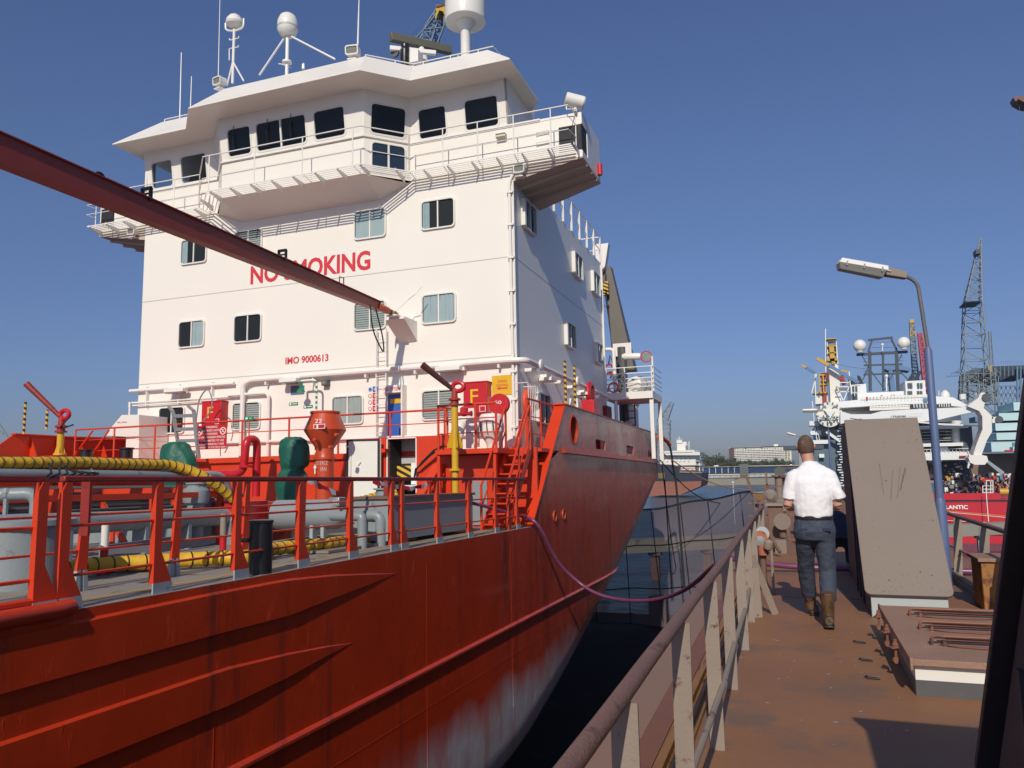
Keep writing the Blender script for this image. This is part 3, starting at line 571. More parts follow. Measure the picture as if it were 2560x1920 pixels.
for a in WW: window(a[0],a[1],a[2],a[3],'f',a[4])
for y,z,w,h in ((22.4,8.3,1.2,.95),(28.2,8.25,1.2,.95),(31.1,8.25,1.2,.95),(26.85,5.3,1.2,.92),(31.2,5.3,1.1,.9),(23.4,2.35,1.2,.98)): window(y,z,w,h,'s','dark')
# lettering on the front
def front(q): return S(q,1,DF)
a=front(zA(1347,1110)); bq=front(zB(272,800))
t=text('NO SMOKING',.98,(0,0,0),X_,Z_,TXR,ship,name='no_smoking_lettering',bold=.028)
def place_text(o,x0,x1,z0,z1,y):
    vs=o.data.vertices; b=BASE[o.parent.name][0]
    xa=min(v.co.x for v in vs); xb=max(v.co.x for v in vs); za=min(v.co.z for v in vs); zb=max(v.co.z for v in vs); ya=max(v.co.y for v in vs)
    for v in vs: v.co.x=(v.co.x-xa)/(xb-xa)*(x1-x0)+x0-b.x; v.co.z=(v.co.z-za)/(zb-za)*(z1-z0)+z0-b.z; v.co.y=y-.004+(v.co.y-ya)*1.0-b.y
zt=front(zB(240,652)).z; zb0=front(zA(1347,1112)).z; place_text(t,a.x,bq.x,zb0,zt,DF-.001)
a=front(zF(712,50)); bq=front(zF(1152,30)); t=text('IMO 9000613',.4,(0,0,0),X_,Z_,TXR,ship,name='imo_number_lettering',bold=.010); place_text(t,a.x,bq.x,4.0,4.24,DF-.001)
# ---------------- bridge deck
BXL,BXR=-17.23,-11.87; BY=19.93; SILL=10.77
# bay (below sill) : inverted tapered bottom
m=MB()
fl=[(-18.3,DF),(BXL,BY),(BXR,BY),(-10.8,DF)]
lo=[(x,y+.0,9.52) for x,y in fl]; hi=[(x,y,SILL) for x,y in fl]
m.add([(-18.3,DF+.1,9.5)]+lo+[(-10.8,DF+.1,9.5)]+[(-18.3,DF+.1,SILL)]+hi+[(-10.8,DF+.1,SILL)],[(1,2,8,7),(2,3,9,8),(3,4,10,9),(6,7,8,9,10,11),(0,1,7,6),(4,5,11,10)])
m.add([(-18.25,DF,9.45),(BXL,BY,9.52),(BXR,BY,9.52),(-10.85,DF,9.45),(-17.22,DF,9.05),(-11.87,DF,9.05)],[(0,1,4),(1,2,5,4),(2,3,5)])
m.build('bridge_bay',WHT,ship,ang=15)
# upper front strip right and left of bay (from deck top to sill) and wheelhouse box
def wall(o,u,v,n,Wd,Hh,holes,th=.06,name='wheelhouse_wall',mat=WHT):
    T=plane_T(o,u,v,n); m=MB(T); xs=0
    for (a,b,c,d) in holes+[(Wd,Wd,0,0)]:
        if a>xs+1e-4: m.box(xs,a,0,Hh,-th,0)
        if b>a: m.box(a,b,0,c,-th,0); m.box(a,b,d,Hh,-th,0)
        xs=b
    return m.build(name,mat,ship,ang=0),T
def wwin(T,a,b,c,d,mull=False,wiper=0,glass=GLW):
    w,h=b-a,d-c; cx,cz=(a+b)/2,(c+d)/2; T2=lambda x,y,z=0:T(x+cx,y+cz,z)
    f=MB(T2); sq=lambda W_,H_,n:rrect(W_,H_,.001,4); f.ringp(rrect(w+.10,h+.10,.16),rrect(w-.02,h-.02,.11),-.055,.012)
    if mull: f.box(-.03,.03,-h/2,h/2,-.03,.015)
    fo=f.build('wheelhouse_window',WFR,ship); p=MB(T2); p.plate(rrect(w,h,.11),-.04,-.032); p.build('pane',glass,fo,ang=0)
    for k in range(wiper):
        x=(-.25 if wiper==1 else (-.55+.9*k)); p=MB(T2); p.tube([(x+.1,h/2+.08,.03),(x+.02,.05,.04)],.012,5); p.tube([(x+.02,.28,.045),(x+.06,-.34,.045)],.016,5); p.build('wiper',BLK,fo)
    return fo
lean=.26; Hh=1.78; vup=V((0,-lean,Hh)).normalized(); Lh=math.hypot(lean,Hh)
def seg(p0,p1,holes,lean=.26,extra=None):
    p0,p1=V(p0),V(p1); u=(p1-p0).normalized(); out=V((u.y,-u.x,0)); v=(out*lean+Z_*Hh).normalized(); n=u.cross(v); 
    if n.dot(out)<0: n=-n
    o,T=wall(p0,u,v,n,(p1-p0).length,Lh,[h[:4] for h in holes])
    for h in holes: wwin(T,*h[:4],**(h[4] if len(h)>4 else {}))
    return T
def fx(x,lf): return x-lf
zb_,zt_=.10,1.02
L0=-21.5
seg((L0,DF,SILL),(-18.3,DF,SILL),[(.30,1.22,.06,1.0,{'glass':GLC}),(1.62,2.72,.06,1.0,{'glass':GLC})])
seg((-18.3,DF,SILL),(BXL,BY,SILL),[])
seg((BXL,BY,SILL),(BXR,BY,SILL),[(.28,1.18,.12,1.02,{'wiper':1}),(1.42,3.30,.12,1.02,{'mull':True,'wiper':2}),(3.62,4.72,.12,1.02,{})])
seg((BXR,BY,SILL),(-10.8,DF,SILL),[(.20,1.30,.12,1.04,{})])
seg((-10.8,DF,SILL),(-7.5,DF,SILL),[(.32,1.25,.06,.98,{}),(1.90,2.98,.06,.98,{})])
for c_,n1,n2 in (((BXL,BY),(-1,-1),(0,-1)),((BXR,BY),(0,-1),(1,-1))):
    b0=V((c_[0],c_[1],SILL)); ta=b0+V((n1[0],n1[1],0)).normalized()*lean+Z_*Hh; tb=b0+V((n2[0],n2[1],0)).normalized()*lean+Z_*Hh; mid=(ta+tb)/2+V((n1[0]+n2[0],n1[1]+n2[1],0)).normalized()*.02; inn_=b0+Z_*Hh+V((0,.12,0))
    m=MB(); m.add([b0,ta,mid,tb,inn_],[(0,1,2),(0,2,3),(0,3,4),(0,4,1),(1,4,3,2)]); m.build('corner_plate',WHT,ship,ang=0)
# end walls and back wall of the wheelhouse
m=MB(); m.hexa([(-7.56,DF,SILL),(-7.50,DF,SILL),(-7.50,23.6,SILL),(-7.56,23.6,SILL),(-7.56,DF-.26,12.55),(-7.50,DF-.26,12.55),(-7.50,23.6,12.55),(-7.56,23.6,12.55)])
m.box(-20.2,-7.5,24.6,24.7,SILL,12.5)
for x in (-21.5,-20.35): m.box(x,x+.12,24.6,24.7,SILL,12.5)
m.box(-21.5,-21.42,23.0,24.7,SILL,12.5); m.box(-21.5,-21.42,DF-.1,21.3,SILL,12.5)
m.build('wheelhouse_back_wall',WHT,ship,ang=0)
m=MB(); m.box(L0,-7.5,DF+.05,24.7,SILL-.12,SILL-.02); m.box(-17.2,-11.9,BY+.1,DF+.05,SILL-.12,SILL-.02)
m.box(-16.6,-12.4,BY+.35,BY+.8,SILL,SILL+.35); m.box(-19.8,-19.3,22,23,SILL,SILL+.8); m.build('wheelhouse_floor',INT,ship,ang=0)
# base strip under sills right & left of bay
m=MB(); m.box(-10.8,-5.26,DF-.004,DF+.05,9.40,SILL); m.build('bridge_front',WHT,ship,ang=0); m=MB(); m.box(L0-2.1,-18.3,DF-.004,DF+.05,9.40,SILL); m.build('bridge_front',WHT,ship,ang=0)
# sill ledge
m=MB(); pl=[(L0,DF),(-18.3,DF),(BXL,BY),(BXR,BY),(-10.8,DF),(-6.5,DF)]
m.tube([(x,y-.03,SILL-.03) for x,y in pl],.045,6); m.build('sill_ledge',WHT2,ship)
# lower bay window
Tb=plane_T((BXR,BY,9.55),V((1.07,1.07,0)).normalized(),Z_,V((1,-1,0)).normalized())
T2=lambda x,y,z=0:Tb(x+.78,y+.58,z)
f=MB(T2); f.ringp(rrect(1.12,.98,.14),rrect(1.04,.9,.11),.002,.03); f.box(-.03,.03,-.45,.45,.003,.03); fo=f.build('lower_bay_window',WFR,ship); p=MB(T2); p.plate(rrect(1.04,.9,.11),.004,.010); p.build('pane',mk('dark_blue_pane',(.02,.035,.06),.06,.1),fo,ang=0)
# roof: fascia rising inward, soffit, top
ZE,ZT=12.19,13.32
edge=[(-22.0,19.87),(-18.75,19.87),(-17.65,18.78),(-11.35,18.78),(-10.25,19.87),(-7.03,19.87),(-7.03,22.6),(-8.6,24.6),(-9.5,25.6),(-20,25.6),(-22.0,23.5)]
def off(P,d):
    n=len(P); o=[]
    for i in range(n):
        a,b,c=V(P[i-1]+(0,)),V(P[i]+(0,)),V(P[(i+1)%n]+(0,)); n1=V(((b-a).y,-(b-a).x,0)).normalized(); n2=V(((c-b).y,-(c-b).x,0)).normalized()
        k=(n1+n2)/(1+n1.dot(n2)); o.append((b-k*d)[:2])
    return o
inn=off(edge,1.10); wl=off(edge,1.25)
m=MB(); n=len(edge); vs=[(x,y,ZE) for x,y in edge]+[(x,y,ZE+.03) for x,y in edge]+[(x,y,ZT) for x,y in inn]+[(x,y,ZE-.02) for x,y in wl]
fs=[]
for i in range(n):
    j=(i+1)%n; fs+=[(i,j,n+j,n+i),(n+i,n+j,2*n+j,2*n+i),(3*n+j,3*n+i,i,j)]
fs+=[tuple(range(2*n,3*n)),tuple(range(3*n,4*n))]
m.add(vs,fs); m.build('wheelhouse_roof',WHT,ship,ang=15)
# left roof is one step lower in the photo: a separate small parapet rail + roof rails
def rail(pts,posts,h,r=.022,rods=(.5,),nm='roof_rail',mat=WHT2,r2=.014,pr=.018):
    m=MB(); P=[V(p) for p in pts]; m.tube([p+V((0,0,h)) for p in P],r,6); ro=m.build(nm,mat,ship)
    for k in rods: m=MB(); m.tube([p+V((0,0,h*k)) for p in P],r2,5); m.build('rod',mat,ro)
    L=[0]; 
    for a,b in zip(P,P[1:]): L.append(L[-1]+(b-a).length)
    for i in range(posts):
        s=L[-1]*i/(posts-1)
        for k in range(len(P)-1):
            if s<=L[k+1]+1e-6: f=(s-L[k])/(L[k+1]-L[k]); p=P[k].lerp(P[k+1],f); break
        m=MB(); m.tube([p,p+V((0,0,h))],pr,6); m.build('post',mat,ro)
    return ro
rail([(-11.9,20.05,ZT),(-10.75,21.1,ZT),(-8.0,21.1,ZT),(-7.9,22.5,ZT)],7,.16,rods=()) 
rail([(-20.9,21.1,ZT),(-19.5,21.1,ZT)],3,.16,rods=())
# wings
WX=-5.24
for s,nm in ((1,'bridge_wing'),(-1,'bridge_wing')):
    mx=(lambda x:x) if s==1 else (lambda x:2*-14.46-x)
    m=MB(lambda x,y,z:(mx(x),y,z))
    # outboard wall with sidelight opening
    m.box(WX-.05,WX,21.62,23.2,9.42,10.82); m.box(WX-.05,WX,DF,21.62,10.42,10.80); m.box(WX-.05,WX,DF,21.62,9.42,9.60)
    m.box(-7.43,WX-.05,23.15,23.2,9.42,10.82); m.box(WX-.75,WX-.05,DF+.3,23.1,10.40,10.44)
    m.build(nm,WHT,ship,ang=0)
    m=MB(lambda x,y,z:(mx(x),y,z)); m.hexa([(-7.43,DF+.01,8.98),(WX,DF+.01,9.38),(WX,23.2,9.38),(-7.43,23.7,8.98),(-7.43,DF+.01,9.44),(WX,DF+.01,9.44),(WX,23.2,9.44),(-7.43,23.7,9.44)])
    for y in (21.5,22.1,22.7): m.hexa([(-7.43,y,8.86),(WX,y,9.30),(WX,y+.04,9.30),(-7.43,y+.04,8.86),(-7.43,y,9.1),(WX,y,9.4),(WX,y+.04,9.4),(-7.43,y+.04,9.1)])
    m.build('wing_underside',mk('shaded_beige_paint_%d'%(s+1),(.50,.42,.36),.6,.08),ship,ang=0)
    m=MB(lambda x,y,z:(mx(x),y,z)); m.box(WX-.70,WX-.02,DF-.012,21.6,9.62,10.40); m.build('sidelight_screen',INT,ship,ang=0)
# catwalk
CY_=DF-.62; cw=[(-23.6,CY_),(-18.55,CY_),(-17.48,19.31),(-11.62,19.31),(-10.55,CY_),(-5.42,CY_)]
m=MB()
for k in range(5):
    d=-.13*k; q=[(x,y+.03) for x,y in cw]
    pts=[(x+ (0 if i in(0,5) else (.05*k*(1 if i<3 else -1))),y+.13*k+.02,9.56) for i,(x,y) in enumerate(cw)]
    for a,b in zip(pts,pts[1:]): m.bar(a,b,.022,.04)
m.build('catwalk_bars',WHT2,ship,ang=0)
for i in range(24):
    m=MB(); x=-23.5+i*.79
    y0=CY_ if (x<-18.5 or x>-10.6) else (19.31 if -17.5<x<-11.6 else CY_-1.07*((x+18.55)/1.07 if x<-15 else (-10.55-x)/1.07)); y1=y0+.62
    m.hexa([(x-.012,y0,9.52),(x+.012,y0,9.52),(x+.012,y1,9.34),(x-.012,y1,9.34),(x-.012,y0,9.60),(x+.012,y0,9.60),(x+.012,y1,9.54),(x-.012,y1,9.54)]); m.build('catwalk_bracket',WHT2,ship,ang=0)
rail([(-23.64,CY_+.4,9.60),(-23.64,CY_,9.60),(-18.55,CY_,9.60)],6,1.13,rods=(.36,.68)) ; 
rail([(-18.55,CY_,9.60),(-17.48,19.31,9.60),(-11.62,19.31,9.60),(-10.55,CY_,9.60)],6,1.15,rods=(.36,))
rail([(-10.55,CY_,9.60),(-5.47,CY_,9.60),(-5.42,DF-.02,9.60)],6,1.13,rods=(.36,.70))
# aft side rail on top of house
rail([(DX1+.0,24.2,DT),(DX1+.0,32.3,DT)],8,1.15,.03,rods=(.5,),nm='upper_deck_rail',r2=.02,pr=.05)
rail([(DX1,32.3,DT),(-9.5,32.3,DT)],3,1.15,.03,rods=(.5,),nm='upper_deck_rail',r2=.02,pr=.04)
# pipes along the front
m=MB()
z1=S(zB(1000,1510),1,DF).z
m.tube(bend([(-16.9,DF-.16,1.0),(-16.9,DF-.16,3.42),(-16.6,DF-.16,3.55),(-7.5,DF-.16,3.55),(-7.1,DF-.05,3.55),(-7.12,26,3.53),(-7.12,32,3.5)],.3),.085,10); m.build('fire_main_pipe',WHT2,ship)
m=MB(); m.tube([(-21.75,DF-.12,3.50),(-17.3,DF-.12,3.50)],.06,8); m.tube([(-21.8,DF-.1,3.08),(-17.4,DF-.1,3.06)],.035,6); m.tube([(-21.8,DF-.1,2.98),(-18,DF-.1,2.97)],.03,6); m.tube(bend([(-17.5,DF-.14,3.1),(-15.9,DF-.14,3.1),(-15.9,DF-.14,1.0)],.2),.05,8)
m.tube([(-21.65,DF-.2,3.1),(-21.65,DF-.2,1.6)],.035,6); m.tube([(-18.5,DF-.12,1.55),(-8,DF-.12,1.45)],.04,6); m.build('thin_wall_pipe',WHT2,ship)
m=MB(); m.tube(bend([(-7.5,DF-.06,PD),(-7.5,DF-.06,9.1),(-7.1,DF+.1,9.45)],.3),.045,8); m.tube([(-7.40,DF-.03,PD),(-7.40,DF-.03,9.0)],.03,6)
for z in (1.6,2.4,3.2,4.6,5.6,6.6,7.6,8.6): m.box(-7.58,-7.38,DF-.12,DF,z,z+.05)
m.build('corner_downpipe',WHT2,ship)
m=MB()
for x in (-16,-14.2,-12.3,-10.6,-9,-7.9): m.box(x-.03,x+.03,DF-.2,DF,3.36,3.46)
for x in (-21,-19.6,-18.2): m.box(x-.02,x+.02,DF-.14,DF,2.92,3.6)
for y in (21.8,23.3,24.9,26.4,28,29.6,31): m.box(-7.43,-7.05,y,y+.05,3.34,3.44)
m.build('pipe_clamp',WHT2,ship)
# side fittings
m=MB(); 
for y,r in ((22.1,.17),(26.3,.17)): m.lathe([(r*.5,-.05),(r,-.03),(r,.03),(r*.5,.05)],(-7.0,y,3.55),(1,0,.0),14)
for y in (23.1,27.6,28.6): m.box(-7.40,-7.0,y,y+.6,3.22,3.32); 
m.build('side_flange',WHT2,ship)
m=MB(); m.tube([(-7.43+.02,DB+.12,3.9),(-7.3,DB+.12,3.9)],.07,8); m.tube(bend([(-7.4,DB+.15,5.7),(-7.05,DB+.2,5.7),(-7.02,DB+.2,1.2)],.25),.08,8); m.tube([(-7.4,DB-.1,PD),(-7.4,DB-.1,9.4)],.05,6); m.build('aft_downpipe',WHT2,ship)
# vertical ladder
lx0,lx1=S(zF(1665,400),1,DF).x,S(zF(1765,400),1,DF).x
m=MB()
for x in (lx0,lx1): m.bar((x,DF-.14,1.0),(x,DF-.14,4.85),.03,.05)
z=1.05
while z<4.8: m.tube([(lx0,DF-.14,z),(lx1,DF-.14,z)],.013,5); z+=.29
m.build('wall_ladder',WHT2,ship)
# blue door, header, signs on the wall
a=front(zF(1768,360)); b_=front(zF(1938,740)); m=MB(); m.box(a.x,b_.x,DF-.05,DF-.005,PD+.02,a.z); do=m.build('door',BLU,ship,bevel=.01)
m=MB(); m.box(b_.x-.16,b_.x-.12,DF-.10,DF-.05,1.55,1.75); m.build('handle',BLK,do)
m=MB(); m.box(a.x+.08,b_.x-.10,DF-.056,DF-.05,a.z-.27,a.z-.13); ds=m.build('yellow_notice',YSG,do)
m=MB(); m.box(a.x-.05,b_.x+.02,DF-.30,DF,a.z+.03,a.z+.26); m.box(b_.x+.01,b_.x+.06,DF-.3,DF,PD,a.z+.26); m.build('door_hood',WHT2,ship)
t=text('MED. OXYGEN',.15,(0,0,0),X_,Z_,TXR,ship,name='oxygen_lettering'); place_text(t,a.x+.0,b_.x-.02,a.z+.09,a.z+.2,DF-.302)
def wallsign(x0,z0,x1,z1,mat,txt,tm,nm,lab,yy=DF,sz=.6,border=None,th=.02):
    t=thing(nm,lab,'sign',((x0+x1)/2,yy-th,z0),'s'); m=MB(); m.box(x0,x1,yy-th,yy-.003,z0,z1); m.build('board',mat,t)
    n=len(txt); h=(z1-z0)/n
    for i,(s_t,kx,kz) in enumerate(txt):
        if not s_t: continue
        o=text(s_t,h,(0,0,0),X_,Z_,tm,t); cx=(x0+x1)/2; hw=(x1-x0)/2*kx; cz=z1-h*(i+.5); hz=h/2*kz
        place_text(o,cx-hw,cx+hw,cz-hz,cz+hz,yy-th-.001)
    return t
a=front(zG(865,210)); b_=front(zG(1048,372)); t=wallsign(a.x,b_.z+.02,b_.x,a.z+.01,YSG,[('',0,0),('CARGO',.45,.6),('CONTROL',.58,.6),('',0,0),('',0,0)],TXR,'cargo_control_sign','yellow CARGO CONTROL sign with red arrow at the deckhouse corner')
m=MB(plane_T(((a.x+b_.x)/2,DF-.024,b_.z+.22),X_,Z_,-Y_)); m.plate([(-.18,0),(-.08,.05),(-.08,.018),(.16,.018),(.16,-.018),(-.08,-.018),(-.08,-.05)],0,.004); m.build('arrow',TXR,t,ang=0)
# safety-symbol panel
x0,x1=front(zF(1560,300)).x,front(zF(1655,300)).x
t=thing('safety_notice_panel','column of blue and red safety notices beside the wall ladder','sign',(x0,DF,2.4),'s')
for k,(c,z) in enumerate(((BLU,3.0),(CRIM,2.80),(CRIM,2.60),(CRIM,2.40))):
    m=MB(); m.box(x0+.16,x1,DF-.012,DF-.003,z-.085,z+.085); bo_=m.build('notice',c,t,ang=0); m=MB()
    for q in (.03,-.0,-.03): m.box(x0+.2,x1-.05,DF-.015,DF-.0125,z+q-.008,z+q+.005)
    m.build('text_lines',TXW,bo_,ang=0)
    m=MB(); m.lathe([(.07,0),(.07,.006)],(x0+.07,DF-.003,z),(0,-1,0),16); sy=m.build('symbol',WFR if k else BLU,t,ang=0); m=MB(); m.tube([(x0+.07+.058*math.cos(q),DF-.01,z+.058*math.sin(q)) for q in [i*math.pi/8 for i in range(17)]],.008,4); m.build('symbol_ring',CRIM if k else WFR,sy,ang=0)
for q,lab in ((zF(795,450),'small green exit plate under the shower, left one'),(zF(945,478),'small green exit plate under the shower, right one')):
    p=front(q); m=MB(); m.box(p.x-.17,p.x+.17,DF-.012,DF-.003,p.z-.05,p.z+.05); t=one(m,'exit_plate',GRP,lab,'sign','s',group='green exit plates'); m=MB(); m.box(p.x-.14,p.x-.08,DF-.016,DF-.0125,p.z-.035,p.z+.035); m.box(p.x-.04,p.x+.14,DF-.016,DF-.0125,p.z-.012,p.z+.012); m.build('white_mark',TXW,t,ang=0)
m=MB(); a=front(zF(768,270)); b_=front(zF(905,350)); m.box(a.x,b_.x,DF-.012,DF-.003,b_.z,a.z); one(m,'blue_wall_plate',mk('slate_blue_plate',(.10,.17,.26),.4),'slate blue plate on the wall behind the green shower','plate','s')
# emergency shower (green/white striped pipe)
t=thing('emergency_shower','green and white striped emergency shower pipe on the deckhouse front','shower',(-14.9,DF-.4,1.0),'s')
p0=S(zF(1030,520),1,DF-.45); p1=S(zF(1030,240),1,DF-.45); p2=S(zF(870,215),1,DF-.45)
m=MB(); m.tube(bend([(p1.x,DF-.45,1.0),(p1.x,DF-.45,p1.z+.12),(p2.x,DF-.45,p2.z)],.18),.035,8); m.build('pipe',STG,t)
m=MB(); m.tube([(p2.x,DF-.45,p2.z),(p2.x,DF-.45,p2.z-.2)],.04,8); m.lathe([(.03,0),(.13,-.12),(.13,-.15)],(p2.x,DF-.45,p2.z-.2),n=16); m.tube([(p2.x+.2,DF-.45,p2.z),(p2.x+.2,DF,p2.z+.2)],.02,5); m.build('shower_head',GRP,t)
# lights under the pipe, lamp box
for k,(qa,qb,lab) in enumerate(((zE(1435,280),zE(1600,265),'left'),(zF(665,230),zF(840,215),'middle'),(zG(385,165),zG(595,150),'right'))):
    a=S(qa,1,DF-.3); b_=S(qb,1,DF-.3); m=MB(); m.box(a.x,b_.x,DF-.42,DF-.18,a.z-.02,a.z+.10); o=one(m,'deck_light',WHT2,lab+' white strip light under the pipe on the deckhouse front','light','s',group='strip lights on the deckhouse front',bevel=.01)
    m=MB(); m.box(a.x+.04,b_.x-.04,DF-.40,DF-.20,a.z-.06,a.z-.021); m.build('lens',GLL,o); m=MB(); m.box(a.x+.1,a.x+.14,DF-.2,DF,a.z,a.z+.16); m.box(b_.x-.14,b_.x-.1,DF-.2,DF,a.z,a.z+.16); m.build('bracket',WHT2,o)
a=S(zF(1085,205),1,DF-.15); b_=S(zF(1145,260),1,DF-.15); m=MB(); m.box(a.x,b_.x,DF-.2,DF-.003,b_.z,a.z); o=one(m,'wall_lamp_box',DGR,'small dark square lamp box above the curtained window','lamp','s',bevel=.015); m=MB(); m.box(a.x+.03,b_.x-.05,DF-.206,DF-.2,b_.z+.04,a.z-.04); m.build('lens',GLL,o)
# red F cabinets
for nm,qa,qb in (('left',zE(1745,365),zE(1905,565)),('right',zG(615,270),zG(825,528))):
    a=S(qa,1,DF-.35); b_=S(qb,1,DF-.35); t=thing('fire_hose_cabinet',('shallower red fire cabinet marked F behind the warning board' if nm=='left' else 'red fire cabinet marked F beside the yellow CARGO CONTROL sign'),'fire cabinet',((a.x+b_.x)/2,DF-.35,b_.z),'s','red fire cabinets marked F')
    m=MB(); m.box(a.x,b_.x,DF-.35,DF-.01,b_.z,a.z); m.build('body',CRIM,t,bevel=.01); m=MB(); m.box(a.x-.02,b_.x+.02,DF-.37,DF-.0,a.z+.001,a.z+.03); m.box(a.x+.03,b_.x-.03,DF-.362,DF-.35,b_.z+.04,a.z-.04); m.build('door',CRIM,t)
    o=text('F',.5,(0,0,0),X_,Z_,TXY,t); cx=(a.x+b_.x)/2-.02; h_=(a.z-b_.z); place_text(o,cx-.12,cx+.12,b_.z+h_*.32,b_.z+h_*.78,DF-.366)
    m=MB(); m.ringp if 0 else None; m.box(b_.x-.24,b_.x-.05,DF-.368,DF-.364,b_.z+.05,b_.z+.22); o=m.build('label',TXW,t,ang=0); m=MB(); m.box(b_.x-.225,b_.x-.065,DF-.371,DF-.3685,b_.z+.065,b_.z+.205); m.build('label_field',CRIM,o,ang=0)
# cargo boom and bracket
a=S(zB(415,1195),1,DF-.85); m=MB(); bx0,bx1=-11.25,-10.6
m.box(bx0,bx1,DF-.85,DF,4.93,5.0); m.prism([(bx1,DF,4.93),(bx1,DF-.85,4.93),(bx1,DF,4.38)],(.0,0,0) if 0 else (-.03,0,0)); m.add([(bx0,DF-.85,4.93),(bx1-.03,DF-.85,4.93),(bx1-.03,DF-.01,4.38),(bx0+.05,DF-.01,4.38)],[(0,1,2,3)]); m.box(bx0,bx0+.03,DF-.85,DF-.01,4.8,4.93)
m.build('boom_bracket',WHT,ship,ang=0)
t=thing('cargo_hose_boom','long dark red boom reaching across to the white deckhouse bracket','boom',(-10.9,2,4.5),'s')
BX=-10.95
def bsec(y,h): zc=5.14; return [(BX-h*.20,y,zc-h/2),(BX+h*.20,y,zc-h/2),(BX+h*.20,y,zc+h/2),(BX-h*.20,y,zc+h/2)]
m=MB(); st=[(2,.46),(7.6,.44),(12,.385),(16,.31),(19.3,.23)]
for (ya,ha),(yb,hb) in zip(st,st[1:]): m.add(bsec(ya,ha)+bsec(yb,hb),[(0,1,5,4),(1,2,6,5),(2,3,7,6),(3,0,4,7)])
m.add(bsec(2,.49),[(0,1,2,3)]); m.add(bsec(19.3,.23),[(0,1,2,3)]); m.build('boom',BOOM,t,bevel=.01)
m=MB(); 
for (ya,ha),(yb,hb) in zip(st,st[1:]):
    for sgn in (-1,1): m.bar((BX,ya,5.14+sgn*(ha/2+.012)),(BX,yb,5.14+sgn*(hb/2+.012)),ha*.40+.07,.022,(0,0,1))
m.build('flange',BOOM,t,ang=0)
m=MB(); m.tube([(BX,19.2,5.13),(BX,19.75,5.12)],.11,10); m.build('boom_tip',ORG,t)
m=MB(); m.tube([(BX,19.75,5.12),(BX,20.3,5.11)],.085,12); m.build('striped_end',stripe_mat('boom_end_stripes',(.62,.38,.05),(.03,.03,.03),.26,0,1),t)
for q,k in (((250,432),0),((367,470),1),((706,640),1)):
    m=MB(); y=S(q,0,BX).y; z=5.14+(.50-(y-2)*.0155)/2
    if k: m.box(BX-.11,BX-.085,y-.04,y+.04,z-.02,z+.24); m.box(BX+.085,BX+.11,y-.04,y+.04,z-.02,z+.24); m.tube([(BX-.11,y,z+.23),(BX+.11,y,z+.23)],.035,8); m.tube([(BX-.11,y,z+.13),(BX+.11,y,z+.13)],.02,8)
    else: m.tube([(BX,y+.09*math.cos(q),z+.09*math.sin(q)+.04) for q in [i*math.pi/6 for i in range(13)]],.025,6)
    m.build('guide_roller',BLK,t)
m=MB(); m.tube([(BX,17.2,5.28),(BX,17.2,5.5),(BX,17.4,5.52),(BX,17.4,5.28)],.018,5); m.build('guide_hoop',BRN,t)
m=MB(); m.tube(bend([(BX+.1,18.6,5.05),(BX+.12,18.7,4.3),(BX+.1,19.4,3.75),(BX+.12,19.3,4.2),(BX+.1,18.9,5.02)],.4,6),.02,6); m.build('hanging_hose',RUB,t)
m=MB(); m.tube([(BX+.0,20.25,5.2),(BX+.35,20.4,5.55),(BX+.6,20.3,5.65),(BX+.8,20.4,5.9)],.015,5); m.box(BX-.15,BX+.2,19.95,20.3,5.0,5.04); m.build('latch',WHT2,t)
# ================================================================== roof, deck and poop fittings on the tanker
def G3(q,z): return S(q,2,z)
# satellite domes etc.
def mast_dome(q0,Y,nm,lab,ztop,r,prof_k,legs,body=WFR):
    pass
# big VSAT dome
Yb=23.2; c=S((1165,30),1,Yb); pxm=Yb*.0/1 if 0 else None
lo=S((1165,55),1,Yb); wL=S((1116,30),1,Yb).x; wR=S((1211,30),1,Yb).x; R=(wR-wL)/2; cx=(wL+wR)/2
t=thing('large_satellite_dome','largest white satellite dome on a thick pedestal over the bridge roof','satellite dome',(cx,Yb,ZT),'s')
m=MB(); m.lathe([(R*.30,lo.z-.75),(R*.99,lo.z-.12),(R,lo.z),(R*.97,lo.z+.9),(R*.80,lo.z+1.5),(R*.45,lo.z+1.9),(.02,lo.z+2.02)] if 0 else [(R*.35,lo.z-.02),(R*.98,lo.z-.015),(R,lo.z+.05),(R*.97,lo.z+.9),(R*.80,lo.z+1.5),(R*.45,lo.z+1.9),(.02,lo.z+2.02)],(cx,Yb,0),n=36); m.build('dome',WFR,t)
m=MB(); m.lathe([(.17,ZT),(.17,lo.z-.32),(.34,lo.z-.03)],(cx,Yb,0),n=20); m.build('pedestal',WHT2,t)
m=MB()
for k in range(4): z=ZT+.1+k*.32; m.tube([(cx-.22,Yb-.1,z),(cx-.34,Yb-.12,z+.08),(cx-.38,Yb-.05,z+.08)],.015,5)
m.tube([(cx-.36,Yb-.1,ZT),(cx-.24,Yb-.1,ZT+1.4)],.015,5); m.build('step_ladder',WHT2,t)
